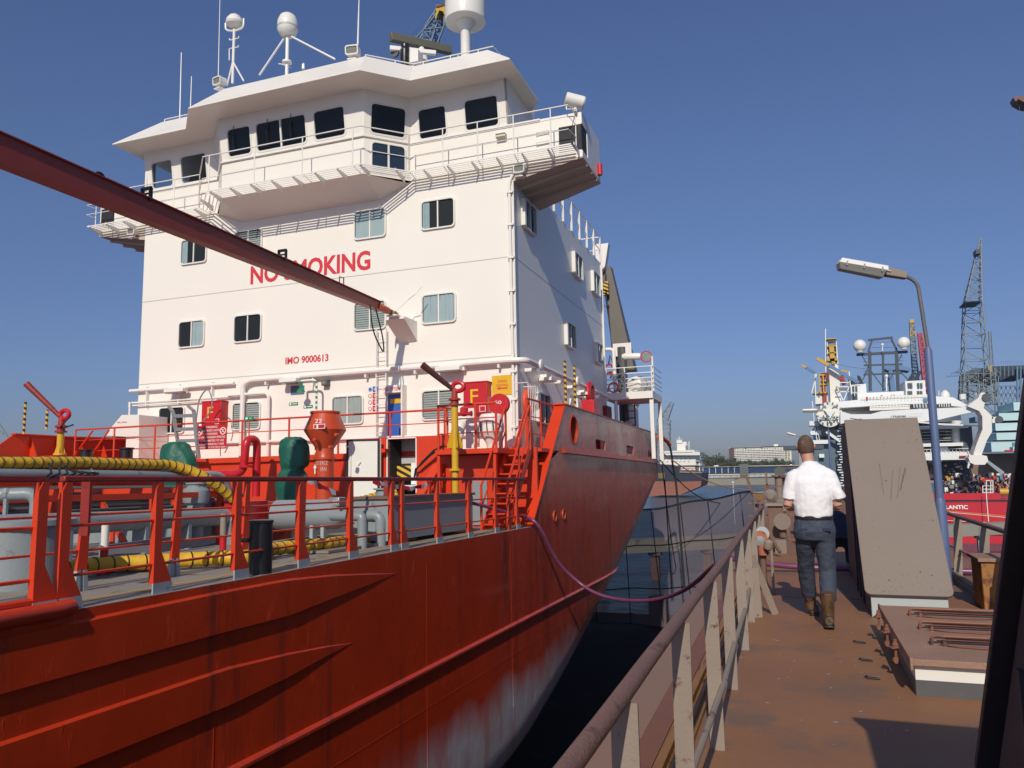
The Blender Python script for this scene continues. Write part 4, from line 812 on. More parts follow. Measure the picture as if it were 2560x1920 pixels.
# radar scanners
Yr=23.6; a=S(zC(420,275),1,Yr); b=S(zC(905,420),1,Yr)
t=thing('radar_scanner','long olive-grey radar scanner bars turning above the bridge roof','radar',((a.x+b.x)/2,Yr,ZT),'s')
m=MB(); a_=S(zC(430,290),1,Yr-.5); b_=S(zC(905,400),1,Yr+1.5); m.bar(a_,b_,.22,.30); m.build('upper_scanner',mk('olive_grey_paint',(.13,.125,.095),.5,.12),t,bevel=.02)
a2=S(zC(425,380),1,Yr-.6); b2=S(zC(790,420),1,Yr+.3); m=MB(); m.bar(a2,b2,.14,.16); m.build('lower_scanner',WHT2,t,bevel=.02)
m=MB(); mid=(a_+b_)/2; m.lathe([(.28,0),(.2,.35),(.1,.6)],(mid.x,mid.y,mid.z-.75),n=12); m.tube([(mid.x,mid.y,ZT),(mid.x,mid.y,mid.z-.6)],.11,8); m2=(a2+b2)/2; m.box(m2.x-.3,m2.x+.3,m2.y-.2,m2.y+.2,m2.z-.55,m2.z-.12); m.tube([(m2.x,m2.y,ZT),(m2.x,m2.y,m2.z)],.1,8); m.build('gearbox',WHT2,t)
c=S(zC(545,420),1,Yr-.4); m=MB(); m.lathe([(.13,-.5),(.16,-.3),(.16,.1),(.1,.15),(.14,.2),(.14,.3)],c,n=14); m.build('black_horn',BLK,t); c=S(zC(470,425),1,Yr-.4); m=MB(); m.lathe([(.16,0),(.16,.08)],c,(0,-1,0),12); m.lathe([(.13,0),(.13,.1)],c+V((.35,0,0)),(0,-1,0),12); m.build('junction_box',DGR,t)
# small radome with two stays
Y1=20.75; c=S(zD(1795,215),1,Y1); foot=S(zD(1780,690),1,Y1); kk=S(zD(1870,215),1,Y1).x-c.x
t=thing('small_satellite_dome','small white satellite dome on a stayed pole at the roof edge','satellite dome',(c.x,Y1,foot.z),'s')
m=MB(); m.lathe([(kk*.55,-kk*1.15),(kk*.8,-kk*.95),(kk*.97,-kk*.6),(kk,-kk*.2),(kk*.97,kk*.3),(kk*.75,kk*.85),(kk*.4,kk*1.12),(.01,kk*1.2)],c,n=24); m.build('dome',WFR,t)
m=MB(); m.lathe([(kk*1.01,-kk*.42),(kk*1.01,-kk*.25)],c,n=24); m.build('grey_band',MATS['light_grey_paint'],t)
m=MB(); m.tube([(c.x,Y1,foot.z-.1),(c.x,Y1,c.z-kk*1.1)],.06,10); m.lathe([(.16,0),(.16,.06)],(c.x,Y1,S(zD(1785,545),1,Y1).z),n=14); m.build('pole',WHT2,t)
m=MB(); m.tube([(c.x-.1,Y1,c.z-kk*1.2),S(zD(1550,650),1,Y1)],.035,6); m.tube([(c.x+.1,Y1,c.z-kk*1.2),S(zD(2205,512),1,Y1+.3)],.035,6); m.build('stay',WHT2,t)
# mushroom antenna mast
Y2=21.0; top=S(zD(1335,190),1,Y2); foot=S(zD(1315,720),1,Y2); x=top.x
t=thing('antenna_mast','slim white antenna mast with a half-dome and curved side horns','antenna mast',(x,Y2,foot.z),'s')
q=lambda a,b,dy=0:S(zD(a,b),1,Y2+dy)
m=MB(); m.tube([q(1318,720),q(1333,255)],.05,8); m.build('mast',WHT2,t)
rr=(q(1398,200).x-q(1275,200).x)/2; m=MB(); m.lathe([(.05,-.15),(rr*.9,-.05),(rr,.02),(rr*.9,.15),(rr*.6,.28),(.02,.36)],q(1336,205),n=20); m.build('half_dome',WFR,t)
m=MB(); m.tube(bend([q(1258,200),q(1258,262),q(1335,270),q(1413,240),q(1415,160)],.15),.035,6); m.build('curved_bracket',WHT2,t)
m=MB(); m.tube(bend([q(1290,333),q(1295,348),q(1370,330),q(1374,313)],.05),.02,5); m.tube(bend([q(1370,393),q(1368,405),q(1290,420),q(1290,520)],.05),.02,5); m.tube([q(1341,255),q(1341,110)],.008,4); m.build('small_bracket',WHT2,t)
m=MB(); m.tube([q(1325,540),q(1415,700)],.03,6); m.tube([q(1320,540),q(1270,740)],.03,6); m.build('stay',WHT2,t)
# whips
for k,(qa,qb,Y,r,lab) in enumerate((((1195,660),(1210,-40),21.2,.010,'thin whip antenna rising out of the photo left of the antenna mast'),((865,990),(876,455),21.4,.016,'tall white whip antenna on the lower left roof'),((955,930),(964,660),21.3,.014,'short white whip antenna beside the taller one on the left roof'))):
    m=MB(); p,pb=S(zD(*qa),1,Y),S(zD(*qb),1,Y); p=V((p.x,p.y,ZT-.3)) if k else p; m.tube([p,p.lerp(pb,.45),pb],[r*1.6,r*1.3,r],6); one(m,'whip_antenna',WHT2,lab,'antenna','s',group='whip antennas on the roof',base=p)
m=MB(); p,pb=S(zC(172,355),1,20.4),S(zC(183,-30),1,20.4); m.tube([p,p.lerp(pb,.4),pb],[.03,.026,.014],6); one(m,'whip_antenna',WHT2,'white whip antenna behind the floodlight at the roof corner','antenna','s',group='whip antennas on the roof',base=p)
m=MB(); p=S(zD(1930,560),1,20.9); m.lathe([(.05,-.15),(.05,0),(.03,.05)],p,n=8); m.tube([p+V((-.5,0,.0)),p+V((-.85,0,.2)),p+V((-1,0,.25))],.02,5); one(m,'roof_lamp',WFR,'tiny white lamp fitting on the bridge roof edge right of the small dome','lamp','s')
# floodlights
def flood(q,Y,w_,lab,yaw=0,up=0):
    c=S(q,1,Y); t=thing('floodlight',lab,'floodlight',c,'s','floodlights on the bridge'); a=math.radians(yaw); u=V((math.cos(a),math.sin(a),0)); n=V((math.sin(a),-math.cos(a),-.12)).normalized(); v=n.cross(u)*-1
    if v.z<0: v=-v
    T=plane_T(c,u,v,n); m=MB(T); m.ringp(rrect(w_,w_*.72,.07),rrect(w_*.84,w_*.54,.05),-.02,.04); m.build('frame',WFR,t); m=MB(T); m.plate(rrect(w_*.86,w_*.56,.05),-.01,.01); m.build('lens',GLL,t); m=MB(T); m.plate(rrect(w_*.95,w_*.66,.06),-.28,-.02); m.build('housing',WHT2,t,bevel=.03)
    m=MB(T); m.bar((0,-w_*.36,-.15),(0,-w_*.62,-.15),.08,.08,(0,0,1)); m.box(-w_*.35,w_*.35,-w_*.70,-w_*.62,-.3,.05); m.build('bracket',WHT2,t)
flood(zD(1185,698),20.5,.40,'floodlight at the left end of the upper bridge roof',-10); flood(zC(125,395),20.0,.43,'floodlight on the roof edge above the bridge windows',10)
flood(zC(1445,1332),20.75,.34,'floodlight under the right end of the catwalk',5); flood(zA(403,693),20.75,.30,'floodlight under the left end of the catwalk',5)
# horn/white searchlight at the right wing end
c=S(zC(1890,800),1,20.9); t=thing('searchlight','white barrel searchlight on the right end of the bridge wing','searchlight',c-V((0,0,.4)),'s'); d=V((.85,.35,-.25)).normalized()
m=MB(); m.lathe([(.16,-.30),(.20,-.28),(.20,.24),(.17,.28)],c,d,20); m.build('barrel',WFR,t); m=MB(); m.tube([(c.x,c.y,c.z-.2),(c.x,c.y,10.75)],.05,8); m.tube([(c.x-.23,c.y-.1,c.z+.05),(c.x-.25,c.y-.1,c.z-.25),(c.x+.05,c.y-.1,c.z-.3)],.02,5); m.build('yoke',WHT2,t)
m=MB(); c=S(zC(1315,1085),1,DF); m.hexa([(c.x-.15,DF-.2,c.z-.05),(c.x+.15,DF-.2,c.z-.05),(c.x+.15,DF,c.z-.12),(c.x-.15,DF,c.z-.12),(c.x-.15,DF-.2,c.z+.05),(c.x+.15,DF-.2,c.z+.05),(c.x+.15,DF,c.z+.08),(c.x-.15,DF,c.z+.08)]); m.build('wall_vent',CRM,ship)
m=MB()
for q in ((1580,1050),(1580,1130)): a,b=S(zC(q[0],q[1]),1,DF-.1),S(zC(q[0]+95,q[1]-20),1,DF-.1); m.tube([a+V((0,.1,-.1)),a,b,b+V((0,.1,-.1))],.016,5)
m.build('wall_step',WHT2,ship)
m=MB(); m.tube([(WX+.05,22.9,9.9),(WX+.05,22.9,9.55)],.09,10); m.build('red_wing_lamp',CRIM,ship)
# ---------------- main-deck railing (outer) and inner rail
FT=GRYF
rl=thing('deck_edge_railing','red railing with triangular grey-footed posts along the tanker deck edge','railing',(-6.3,10,MD),'s')
RZ=.0206*6.28
m=MB(); m.bar((-6.30,5.32,RZ),(-6.30,18.35,RZ),.075,.055); m.build('top_rail',REDR,rl,bevel=.012); m=MB(); m.bar((-6.33,-3,RZ),(-6.33,5.16,RZ),.075,.055); m.build('top_rail',REDR,rl,bevel=.012)
for z in (-.30,-.75,): m=MB(); m.tube([(-6.30,5.35,z),(-6.30,18.3,z)],.015,6); m.build('rod',REDO,rl); m=MB(); m.tube([(-6.33,-3,z),(-6.33,5.15,z)],.018,6); m.build('rod',REDO,rl)
def tpost(y,s=1):
    m=MB(); pr=[(y-.045,RZ-.02),(y+.045,RZ-.02)]
    m.prism([(-6.28,y-.05,MD+.0),(-6.28,y-.05,RZ-.11),(-6.28,y-.01,RZ-.03),(-6.28,y+.05,RZ-.03),(-6.28,y+.05,MD+.42),(-6.28,y+.20,MD+.11),(-6.28,y+.20,MD+.11),(-6.28,y-.05,MD+.11)][1:],(.014,0,0)); m.prism([(-6.33,y-.05,MD+.10),(-6.28,y-.05,MD+.10),(-6.28,y-.05,RZ-.03),(-6.33,y-.05,RZ-.03)],(0,.012,0)); p=m.build('post',REDO,rl,ang=0)
    m=MB(); m.prism([(-6.282,y-.052,MD),(-6.282,y-.052,MD+.11),(-6.282,y+.202,MD+.11),(-6.282,y+.225,MD)],(.018,0,0)); m.build('grey_foot',FT,p,ang=0)
for y in (1.5,2.8,4.05,5.12,5.36,6.47,7.71,8.97,10.23,11.50,11.86,13.24,14.71,16.21,17.62): tpost(y)
m=MB(); m.tube([(-6.3,-3,-.93),(-6.3,5.1,-.93)],.035,8); m.build('lower_pipe',REDO,rl)
il=thing('inner_railing','second red railing with slanted legs standing inboard on the deck','railing',(-7.3,10,MD),'s'); IZ=.0206*7.3+.0
m=MB(); m.bar((-7.3,3.8,IZ-.02),(-7.3,16.5,IZ-.02),.05,.045); m.build('top_rail',REDR,il)
for z in (-.24,-.62): m=MB(); m.tube([(-7.3,3.8,z),(-7.3,12.0,z)],.014,6); m.build('rod',REDO,il)
for y in (5.2,6.5,7.85,9.15,10.5,11.9,13.4,15.0):
    m=MB(); m.hexa([(-7.32,y-.11,MD+.22),(-7.28,y-.11,MD+.22),(-7.28,y+.02,MD+.22),(-7.32,y+.02,MD+.22),(-7.32,y-.04,IZ-.04),(-7.28,y-.04,IZ-.04),(-7.28,y+.04,IZ-.04),(-7.32,y+.04,IZ-.04)]); p=m.build('leg',REDO,il,ang=0)
    m=MB(); m.hexa([(-7.325,y-.13,MD),(-7.275,y-.13,MD),(-7.275,y-.06,MD),(-7.325,y-.06,MD),(-7.325,y-.11,MD+.22),(-7.275,y-.11,MD+.22),(-7.275,y-.07,MD+.22),(-7.325,y-.07,MD+.22)]); m.hexa([(-7.325,y-.02,MD),(-7.275,y-.02,MD),(-7.275,y+.04,MD),(-7.325,y+.04,MD),(-7.325,y-.03,MD+.22),(-7.275,y-.03,MD+.22),(-7.275,y+.02,MD+.22),(-7.325,y+.02,MD+.22)]); m.build('foot',FT,p,ang=0)
for y in (6.3,12.8): m=MB(); m.bar((-7.1,y,IZ-.03),(-7.1,y,-.45),.12,.03,(0,1,0)); m.build('hanging_plate',REDR,il)
# ---------------- poop front rail (upper) with platform
rail([(-22.3,19.25,PD),(-18.3,19.25,PD),(-8.9,19.25,PD)],9,1.12,.028,rods=(.36,.68),nm='poop_railing',mat=REDO,r2=.015,pr=.03)
m=MB()
for y0,y1,z in ((-22.3,-19.0,1.5),): m.tube([(-22.4,19.2,PD+.1),(-21.5,19.2,2.0)],.03,6); m.tube([(-21.9,19.2,PD-.2),(-20.8,19.2,2.0)],.03,6)
m.build('slanted_brace',REDO,ship)
# platform for the right fire monitor
PY=18.5
m=MB(); m.box(-8.55,-6.85,17.9,19.2,.78,.90); m.box(-8.52,-8.44,17.95,18.05,MD,.78); m.box(-7.0,-6.92,17.95,18.05,MD,.78); m.build('monitor_platform',RED,ship)
rail([(-8.5,19.1,.90),(-8.5,17.95,.90),(-6.9,17.95,.90)],6,1.12,.03,rods=(.36,.68),nm='platform_railing',mat=REDO,r2=.016,pr=.03)
# stair
t=thing('deck_stair','red steel stair rising from the main deck to the poop by the bulwark','stair',(-6.6,18.0,MD),'s')
sx0,sx1=-6.98,-6.36
# stringers run fore-aft, facing the camera
for x in (sx0,sx1): m=MB(); m.bar((x,17.2,MD),(x,18.9,.85),.03,.2); m.build('stringer',REDO,t)
for k in range(8): f=(k+.5)/8; m=MB(); m.box(sx0,sx1,17.2+1.7*f-.10,17.2+1.7*f+.12,MD+1.9*f-.015,MD+1.9*f+.02); m.box(sx0,sx1,17.2+1.7*f+.1,17.2+1.7*f+.115,MD+1.9*f-.1,MD+1.9*f-.016); m.build('tread',REDO,t)
for x in (sx0-.02,sx1+.02):
    m=MB(); m.bar((x,17.15,MD+.0),(x,17.15,-.02),.05,.04); m.tube([(x,17.15,-.02),(x,18.7,1.80),(x,18.9,2.0)],.03,7); m.bar((x,18.9,.85),(x,18.9,2.0),.05,.04); m.tube([(x,17.2,-.5),(x,18.85,1.35)],.018,6); m.bar((x,18.0,-.1),(x,18.0,.98),.04,.03); m.build('handrail',REDO,t)
# fire monitors
def monitor(foot,zt,tipv,lab,g='fire monitors on yellow columns',gw=.20,zb=None):
    f=V(foot); t=thing('fire_monitor',lab,'fire monitor',f,'s',g); zb=zb if zb is not None else f.z
    m=MB(); m.tube([(f.x,f.y,zb),(f.x,f.y,zt-.35)],.085,14); m.lathe([(.15,0),(.15,.05)],(f.x,f.y,.35 if zb<0 else f.z+.02),n=16); 
    for a in (0,90,180,270):
        u=V((math.cos(math.radians(a+45)),math.sin(math.radians(a+45)),0)); p0=V((f.x,f.y,f.z)); m.prism([p0+u*.05,p0+u*gw,p0+u*gw+V((0,0,.06)),p0+u*.05+V((0,0,gw*2.9))],u.cross(Z_)*.02)
    m.build('column',YEL,t)
    m=MB(); m.lathe([(.09,0),(.15,0),(.15,.04),(.10,.05),(.10,.12),(.15,.13),(.15,.17),(.08,.2),(.07,.40)],(f.x,f.y,zt-.38),n=16); m.build('swivel_flange',mk('dull_red_flange_%d'%len(bpy.data.objects),(.34,.03,.02),.4),t)
    c=V((f.x+.10,f.y,zt+.08)); m=MB(); R_=.15
    m.tube([c+V((R_*math.cos(a),0,R_*.72*math.sin(a))) for a in [math.radians(200-k*24) for k in range(15)]],.058,10); m.build('loop_pipe',CRIM,t)
    tip=V(tipv); st=c+V((-R_*1.0,0,-.05)); d=(tip-st); m=MB(); m.tube([st,st+d*.22],[.055,.06],12); m.tube([st+d*.22,tip],[.065,.085],14,False); m.build('barrel',REDR if zb>0 else mk('brown_barrel',(.10,.035,.03),.35,.2),t)
    m=MB(); m.lathe([(.080,0),(.080,.01)],tip-d.normalized()*.05,d,14); m.build('muzzle',INT,t)
    if zb>0: m=MB(); m.tube([(f.x+.1,f.y-.1,zt-.3),(f.x+.65,f.y-.2,zt-.22)],.02,5); m.tube([(f.x+.1,f.y-.1,zt-.25),(f.x+.6,f.y-.3,zt-.05)],.02,5); m.build('handle',BLK,t)
    return t
pR=G3(zG(545,830),.90); zt=S(zG(540,330),1,pR.y).z; tip=S(zG(262,110),1,pR.y-.6)
mR=monitor((pR.x,pR.y,.90),zt,tip,'fire monitor on a tall yellow column by the red stair, barrel pointing up left',zb=MD)
m=MB(); m.tube([(pR.x+.1,pR.y,1.72),(pR.x+.4,pR.y,1.72)],.05,8); m.lathe([(.04,-.12),(.1,-.08),(.1,.08),(.04,.12)],(pR.x+.25,pR.y,1.78),n=10); m.lathe([(.07,0),(.07,.03)],(pR.x+.42,pR.y,1.72),(1,0,0),10); m.build('side_valve',CRIM,mR)
pL=G3(zE(515,830),PD); zt=S(zE(520,500),1,pL.y).z; tip=S(zE(228,205),1,pL.y-.4)
monitor((pL.x,pL.y,PD),zt,tip,'fire monitor at the left edge behind the yellow duct, barrel pointing up left',gw=.13)
# walkway that carries the left monitor: forward gangway
m=MB(); m.box(-22.2,-17.4,14.4,19.2,PD-.1,PD-.01); m.build('forward_gangway',RED,ship)
# ---------------- cowl with flared top (orange ventilator)
vx=S(zF(1115,900),1,17.2); vt=lambda q:S(zF(*q),1,17.2)
X0=vt((1115,900)).x; R1=(vt((1298,720)).x-vt((930,720)).x)/2; R2=(vt((1235,530)).x-vt((975,530)).x)/2; R3=(vt((1195,1100)).x-vt((1037,1100)).x)/2
t=thing('flared_ventilator','orange-red ventilator with diamond-shaped head and VOID SPACE FAN lettering','ventilator',(X0,17.2,-.55),'s')
zz=[vt((1115,k)).z for k in (530,550,720,905,1510)]
m=MB(); m.lathe([(R2*.9,zz[0]),(R2,zz[0]),(R2,zz[1]),(R2*.94,zz[1]-.01),(R1*.98,zz[2]+.02),(R1,zz[2]),(R1*.98,zz[2]-.02),(R3*1.03,zz[3])],(X0,17.2,0),n=32); m.build('head',ORG,t,ang=25)
m=MB(); m.lathe([(R3,MD+.3),(R3,zz[3]-.25),(R3*1.18,zz[3]-.25),(R3*1.18,zz[3]-.30+.01),(R3*1.0,zz[3]-.2),(R3,zz[3])],(X0,17.2,0),n=28); m.lathe([(R3*1.15,zz[3]-.27),(R3*1.15,zz[3]-.23)],(X0,17.2,0),n=28); m.build('duct',ORG,t)
m=MB()
for q in ((1032,820),(1250,770),(1190,895)): c=S(zF(*q),1,17.2-R1*.82); m.lathe([(.05,0),(.05,.12),(.03,.14)],c,(0,-1,0),8)
m.build('bolt',ORG,t)
o=text('22',.2,(0,0,0),X_,Z_,TXW,t); c=vt((1170,645)); place_text(o,c.x-.10,c.x+.10,c.z-.03,c.z+.07,17.2-R1*.93-.02)
c=vt((1178,693)); m=MB(); m.box(c.x-.17,c.x+.17,17.2-R1*.985,17.2-R1*.965,c.z-.06,c.z+.06); lb=m.build('label_plate',TXW,t,ang=0); m=MB(); m.box(c.x-.03,c.x+.155,17.2-R1*.99,17.2-R1*.9855,c.z-.045,c.z+.045); m.box(c.x-.15,c.x-.08,17.2-R1*.99,17.2-R1*.9855,c.z-.045,c.z+.045); m.build('label_field',CRIM,lb,ang=0)
for s_t,q0,q1,zc_ in (('VOID SPACE',1042,1180,1058),('FAN',1110,1172,1117)):
    o=text(s_t,.2,(0,0,0),X_,Z_,TXW,t); a=vt((q0,zc_)); b=vt((q1,zc_)); place_text(o,a.x+.03,b.x-.01,a.z-.055,a.z+.05,17.2-R3*1.0)
    for v in o.data.vertices: v.co.y=-(math.sqrt(max(0,R3**2-(v.co.x)**2))+.004)
c=vt((1068,1120)); m=MB(plane_T((c.x,17.2-R3*.99-.0,c.z),X_,Z_,-Y_)); m.plate([(-.015,-.12),(.015,-.12),(.015,.03),(.05,.03),(0,.12),(-.05,.03),(-.015,.03)],0,.01); m.build('arrow',TXW,t,ang=0)
# ---------------- red deck house with the open door
q0,q1=S(zF(1435,765),1,18.4),S(zG(380,690),1,18.4); x0=q0.x; x1=-8.35; zt=1.30
dq0,dq1=S(zF(1762,812),1,18.4),S(zF(2050,1400),1,18.4)
t=thing('deck_house','low red deck house with an open doorway under the poop railing','deck house',((x0+x1)/2,18.4,MD),'s')
m=MB(); m.box(x0,dq0.x,18.4,19.19,MD,zt); m.box(dq1.x,x1,18.4,19.19,MD,zt); m.box(dq0.x,dq1.x,18.4,19.19,dq0.z,zt); m.box(dq0.x,dq1.x,18.4,19.19,MD,-.55); m.build('wall',RED,t,ang=0)
m=MB(); m.box(dq0.x+.03,dq1.x-.03,19.08,19.10,-.54,.62); m.box(dq0.x+.001,dq0.x+.03,18.46,19.1,-.54,dq0.z-.01); m.box(dq1.x-.03,dq1.x-.001,18.46,19.1,-.54,dq0.z-.01); m.box(dq0.x+.03,dq1.x-.03,18.46,19.08,-.54,-.5); m.build('dark_inside',INT,t,ang=0)
m=MB(); m.box(dq0.x+.03,dq1.x-.03,19.1,19.18,.62,dq0.z); m.build('inner_wall',mk('inner_grey_wall',(.45,.45,.43),.6),t); m=MB(); m.box(dq0.x+.05,dq1.x-.3,18.8,18.9,.25,.55); m.build('yellow_black_panel',STR,t); m=MB(); m.box(dq1.x-.3,dq1.x-.02,18.7,18.8,.05,.62); m.build('paper_box',TXW,t); m=MB(); m.box(dq0.x,dq1.x,18.45,18.9,-.02,.03); m.build('shelf',WHT2,t)
m=MB(); m.ringp if 0 else None
m.box(dq0.x-.03,dq0.x,18.37,18.42,-.55,dq0.z); m.box(dq1.x,dq1.x+.03,18.37,18.42,-.55,dq0.z); m.box(dq0.x,dq1.x,18.37,18.42,dq0.z,dq0.z+.03); m.build('door_seal',WHT2,t)
a,b=S(zF(1340,815),1,17.9),S(zF(1688,1420),1,18.2)
m=MB(); T=plane_T((b.x,18.22,b.z),V((a.x-b.x,-.30,0)).normalized(),Z_,V((-.3,-1,0)).normalized()); wd=abs(a.x-b.x)*1.03; hd=a.z-b.z
m=MB(T); m.box(0,wd,0,hd,0,.05); d=m.build('door',WFR,t,bevel=.01); m=MB(T); m.box(0.0,.055,0,hd,.051,.065); m.box(wd-.05,wd,0,hd,.051,.065); m.box(.055,wd-.05,hd-.05,hd,.051,.065); m.build('gasket',BLK,d,ang=0)
m=MB(T); m.tube([(wd-.12,hd*.15,.08),(wd-.12,hd*.85,.08),(wd-.02,hd*.9,.1)],.02,5); m.bar((wd*.55,hd*.62,.09),(wd*.62,hd*.57,.09),.03,.03,(0,0,1)); m.build('handle',WHT2,d); m=MB(); m.box(b.x-.02,b.x+.12,18.2,18.38,-.2,-.1); m.box(b.x-.02,b.x+.12,18.2,18.38,.9,1.0); m.build('hinge',RED,t)
m=MB(); m.hexa([(x1-1.0,17.2,MD),(x1-.75,17.2,MD),(x1-.75,17.45,MD),(x1-1.0,17.45,MD),(x1-.4,18.2,.55),(x1-.15,18.2,.55),(x1-.15,18.4,.55),(x1-.4,18.4,.55)]); m.bar((x1-.7,16.9,MD),(x1-.1,18.2,.3),.05,.05); m.build('red_brace',RED,ship)
m=MB(); m.box(-8.35,-7.2,18.45,19.19,MD,.76); m.build('poop_front_block',RED,ship)
m=MB(); m.box(-7.75,-7.35,18.40,18.44,-1.0,.1); m.build('grey_panel',GRY,ship)
# loose cables over the deck house corner
m=MB()
for k in range(5): m.tube([S(zG(455-6*k,800+6*k),1,18.1),S(zG(360-8*k,850+12*k),1,18.15),S(zG(260-6*k,950+10*k),1,18.2),S(zG(215-3*k,1010),1,18.25),S(zG(190,1090),1,18.3)],.02,5)
one(m,'hanging_cables',RUB,'bundle of dark cables hanging over the corner of the red deck house','cables','s')
# ---------------- white ventilators on the poop
c=G3(zG(860,830),PD); f=lambda a,b:S(zG(a,b),1,c.y)
t=thing('white_ventilator','white mushroom ventilator with red lettering beside the corner of the deckhouse','ventilator',(c.x,c.y,PD),'s')
m=MB(); r_=lambda a,b,y:(f(b,y).x-f(a,y).x)/2
m.lathe([(.12,PD),(.14,f(860,790).z),(r_(760,965,690),f(860,690).z),(r_(757,968,650),f(860,650).z),(r_(770,958,555),f(860,560).z),(r_(785,945,538),f(860,538).z)],(c.x,c.y,0),n=26); m.build('head',WHT2,t,ang=25)
m=MB(); 
for a in (-.18,.0,.17): m.tube([(c.x+a,c.y-.34,f(860,600).z),(c.x+a+.03,c.y-.36,f(860,700).z)],.018,5)
m.build('black_clip',BLK,t); o=text('BOILER',.1,(0,0,0),X_,Z_,TXR,t); a=f(800,610); b=f(900,610); place_text(o,a.x,b.x,a.z-.03,a.z+.03,c.y-.37)
t=thing('round_red_lid','round crimson lid marked 50 standing above the white ventilator','lid',(c.x,c.y+.4,PD),'s'); cc=S(zG(922,450),1,c.y+.4); R_=(S(zG(1008,450),1,c.y+.4).x-S(zG(838,450),1,c.y+.4).x)/2
m=MB(); m.lathe([(R_,0),(R_*1.03,.03),(R_*1.03,.10),(R_*.9,.14)],cc,(0,1,0),30); m.build('disc',CRIM,t); m=MB(); m.tube([cc+V((0,.1,-R_*.9)),(cc.x,cc.y+.1,PD)],.06,8); m.build('stand',WHT2,t); o=text('50',.15,(0,0,0),X_,Z_,TXW,t); place_text(o,cc.x-.1,cc.x+.08,cc.z-.0,cc.z+.09,cc.y-.004)
m=MB(); e=[S(zG(a,b),1,18.9) for a,b in ((590,640),(600,600),(650,575),(700,600),(712,660),(712,820))]; m.tube(bend([V((e[0].x,18.7,e[0].z-.35)),e[0],e[2],e[4],e[5]],.35,6),.14,14)
one(m,'gooseneck_vent',WHT2,'white gooseneck vent pipe between the yellow column and the white ventilator','vent','s',base=(e[5].x,18.9,PD))
m=MB(); a=S(zG(668,670),1,18.6); m.box(a.x-.08,a.x+.16,18.55,18.6,PD,a.z+.55); one(m,'white_notice_post',WFR,'narrow white notice plate beside the foot of the yellow column','plate','s')
# pipe gooseneck red, left
m=MB(); q=[S(zE(a,b),1,17.8) for a,b in ((1780,985),(2060,985),(2110,930),(2085,790),(2100,745),(2125,900))]
m.tube(bend([q[0],q[1]+V((.15,0,0)),V((q[1].x+.25,17.8,q[3].z+.35)),V((q[1].x+.25,18.25,q[3].z+.35)),V((q[1].x+.25,18.25,-.2))],.28,6),.11,14); m.lathe([(.17,0),(.17,.06)],(q[1].x+.25,17.8,q[2].z),n=14)
one(m,'red_gooseneck_pipe',CRIM,'thick red gooseneck pipe rising behind the yellow duct','pipe','s')
# warning board
a=S(zE(1700,572),1,19.18); b=S(zE(1958,765),1,19.18)
wallsign(a.x,b.z,b.x,a.z,CRIM,[('WARNING',.40,.66),('NO NAKED LIGHTS',.56,.62),('NO SMOKING',.42,.62),('NO UNAUTHORISED PERSONS',.92,.62),('IT IS PROHIBITED TO USE',.86,.62),('"NON-INTRINSICALLY SAFE',.86,.62),('EQUIPMENT" IN THE DECK AREA',.96,.62)],TXW,'warning_board','red WARNING board with white lettering hung on the red railing',yy=19.18)
wb=bpy.data.objects['warning_board']
for q in (zE(1725,622),zE(1927,612)):
    c=S(q,1,19.15); m=MB(); m.tube([(c.x+.10*math.cos(k),19.155,c.z+.10*math.sin(k)) for k in [i*math.pi/10 for i in range(21)]],.016,4); m.tube([(c.x-.07,19.155,c.z+.07),(c.x+.07,19.155,c.z-.07)],.012,4); m.tube([(c.x-.05,19.155,c.z-.04),(c.x+.03,19.155,c.z+.05)],.010,4); m.build('prohibition_symbol',TXW,wb)
# exit sign on rail
a=S(zF(290,580),1,19.1); b=S(zF(383,615),1,19.1); m=MB(); m.box(a.x,b.x,19.09,19.11,b.z,a.z); t=one(m,'exit_sign',GRP,'small green exit sign on a stalk above the red railing','sign','s'); m=MB(); m.box(a.x+.06,a.x+.14,19.08,19.089,b.z+.03,a.z-.03); m.box(a.x+.2,b.x-.06,19.08,19.089,b.z+.05,a.z-.05); m.build('white_mark',TXW,t,ang=0); m=MB(); m.tube([((a.x+b.x)/2,19.12,a.z-.1),((a.x+b.x)/2,19.12,PD)],.02,5); m.build('stalk',REDO,t)
# white locker with sloping lid
lx0,lx1=S(zE(908,650),1,19.6).x,S(zE(1200,650),1,19.6).x; t=thing('white_locker','white locker with a sloping lid at the left corner of the deckhouse','locker',((lx0+lx1)/2,20.3,PD),'s'); zt_=S(zE(1100,475),1,20.3).z; zb_=S(zE(1000,660),1,19.5).z
e=lambda a,b:S(zE(a,b),1,19.7); L_=[e(908,655),e(912,640),e(1050,475),e(1200,472),e(1200,690),e(1180,690),e(1165,668)]
m=MB(); m.prism([V((p.x,19.7,p.z)) for p in L_],(0,1.25,0)); m.build('lid',WFR,t,ang=0,bevel=.01)
m=MB(); m.box(e(1085,700).x,e(1200,700).x-.01,19.72,20.94,PD,e(1100,668).z); m.build('body',WHT,t); o=text('OIL SPILL',.1,(0,0,0),X_,Z_,TXR,t); place_text(o,e(1015,540).x,e(1100,540).x,e(1015,545).z,e(1015,535).z,19.69)
m=MB(); m.box(e(960,660).x,e(1190,660).x,19.75,20.9,e(960,672).z,e(960,657).z); m.build('rim',DGR,t); m=MB(); m.tube([(lx0+.9,19.75,zb_),(lx0+.9,19.75,PD)],.03,6); m.build('leg',WHT2,t)
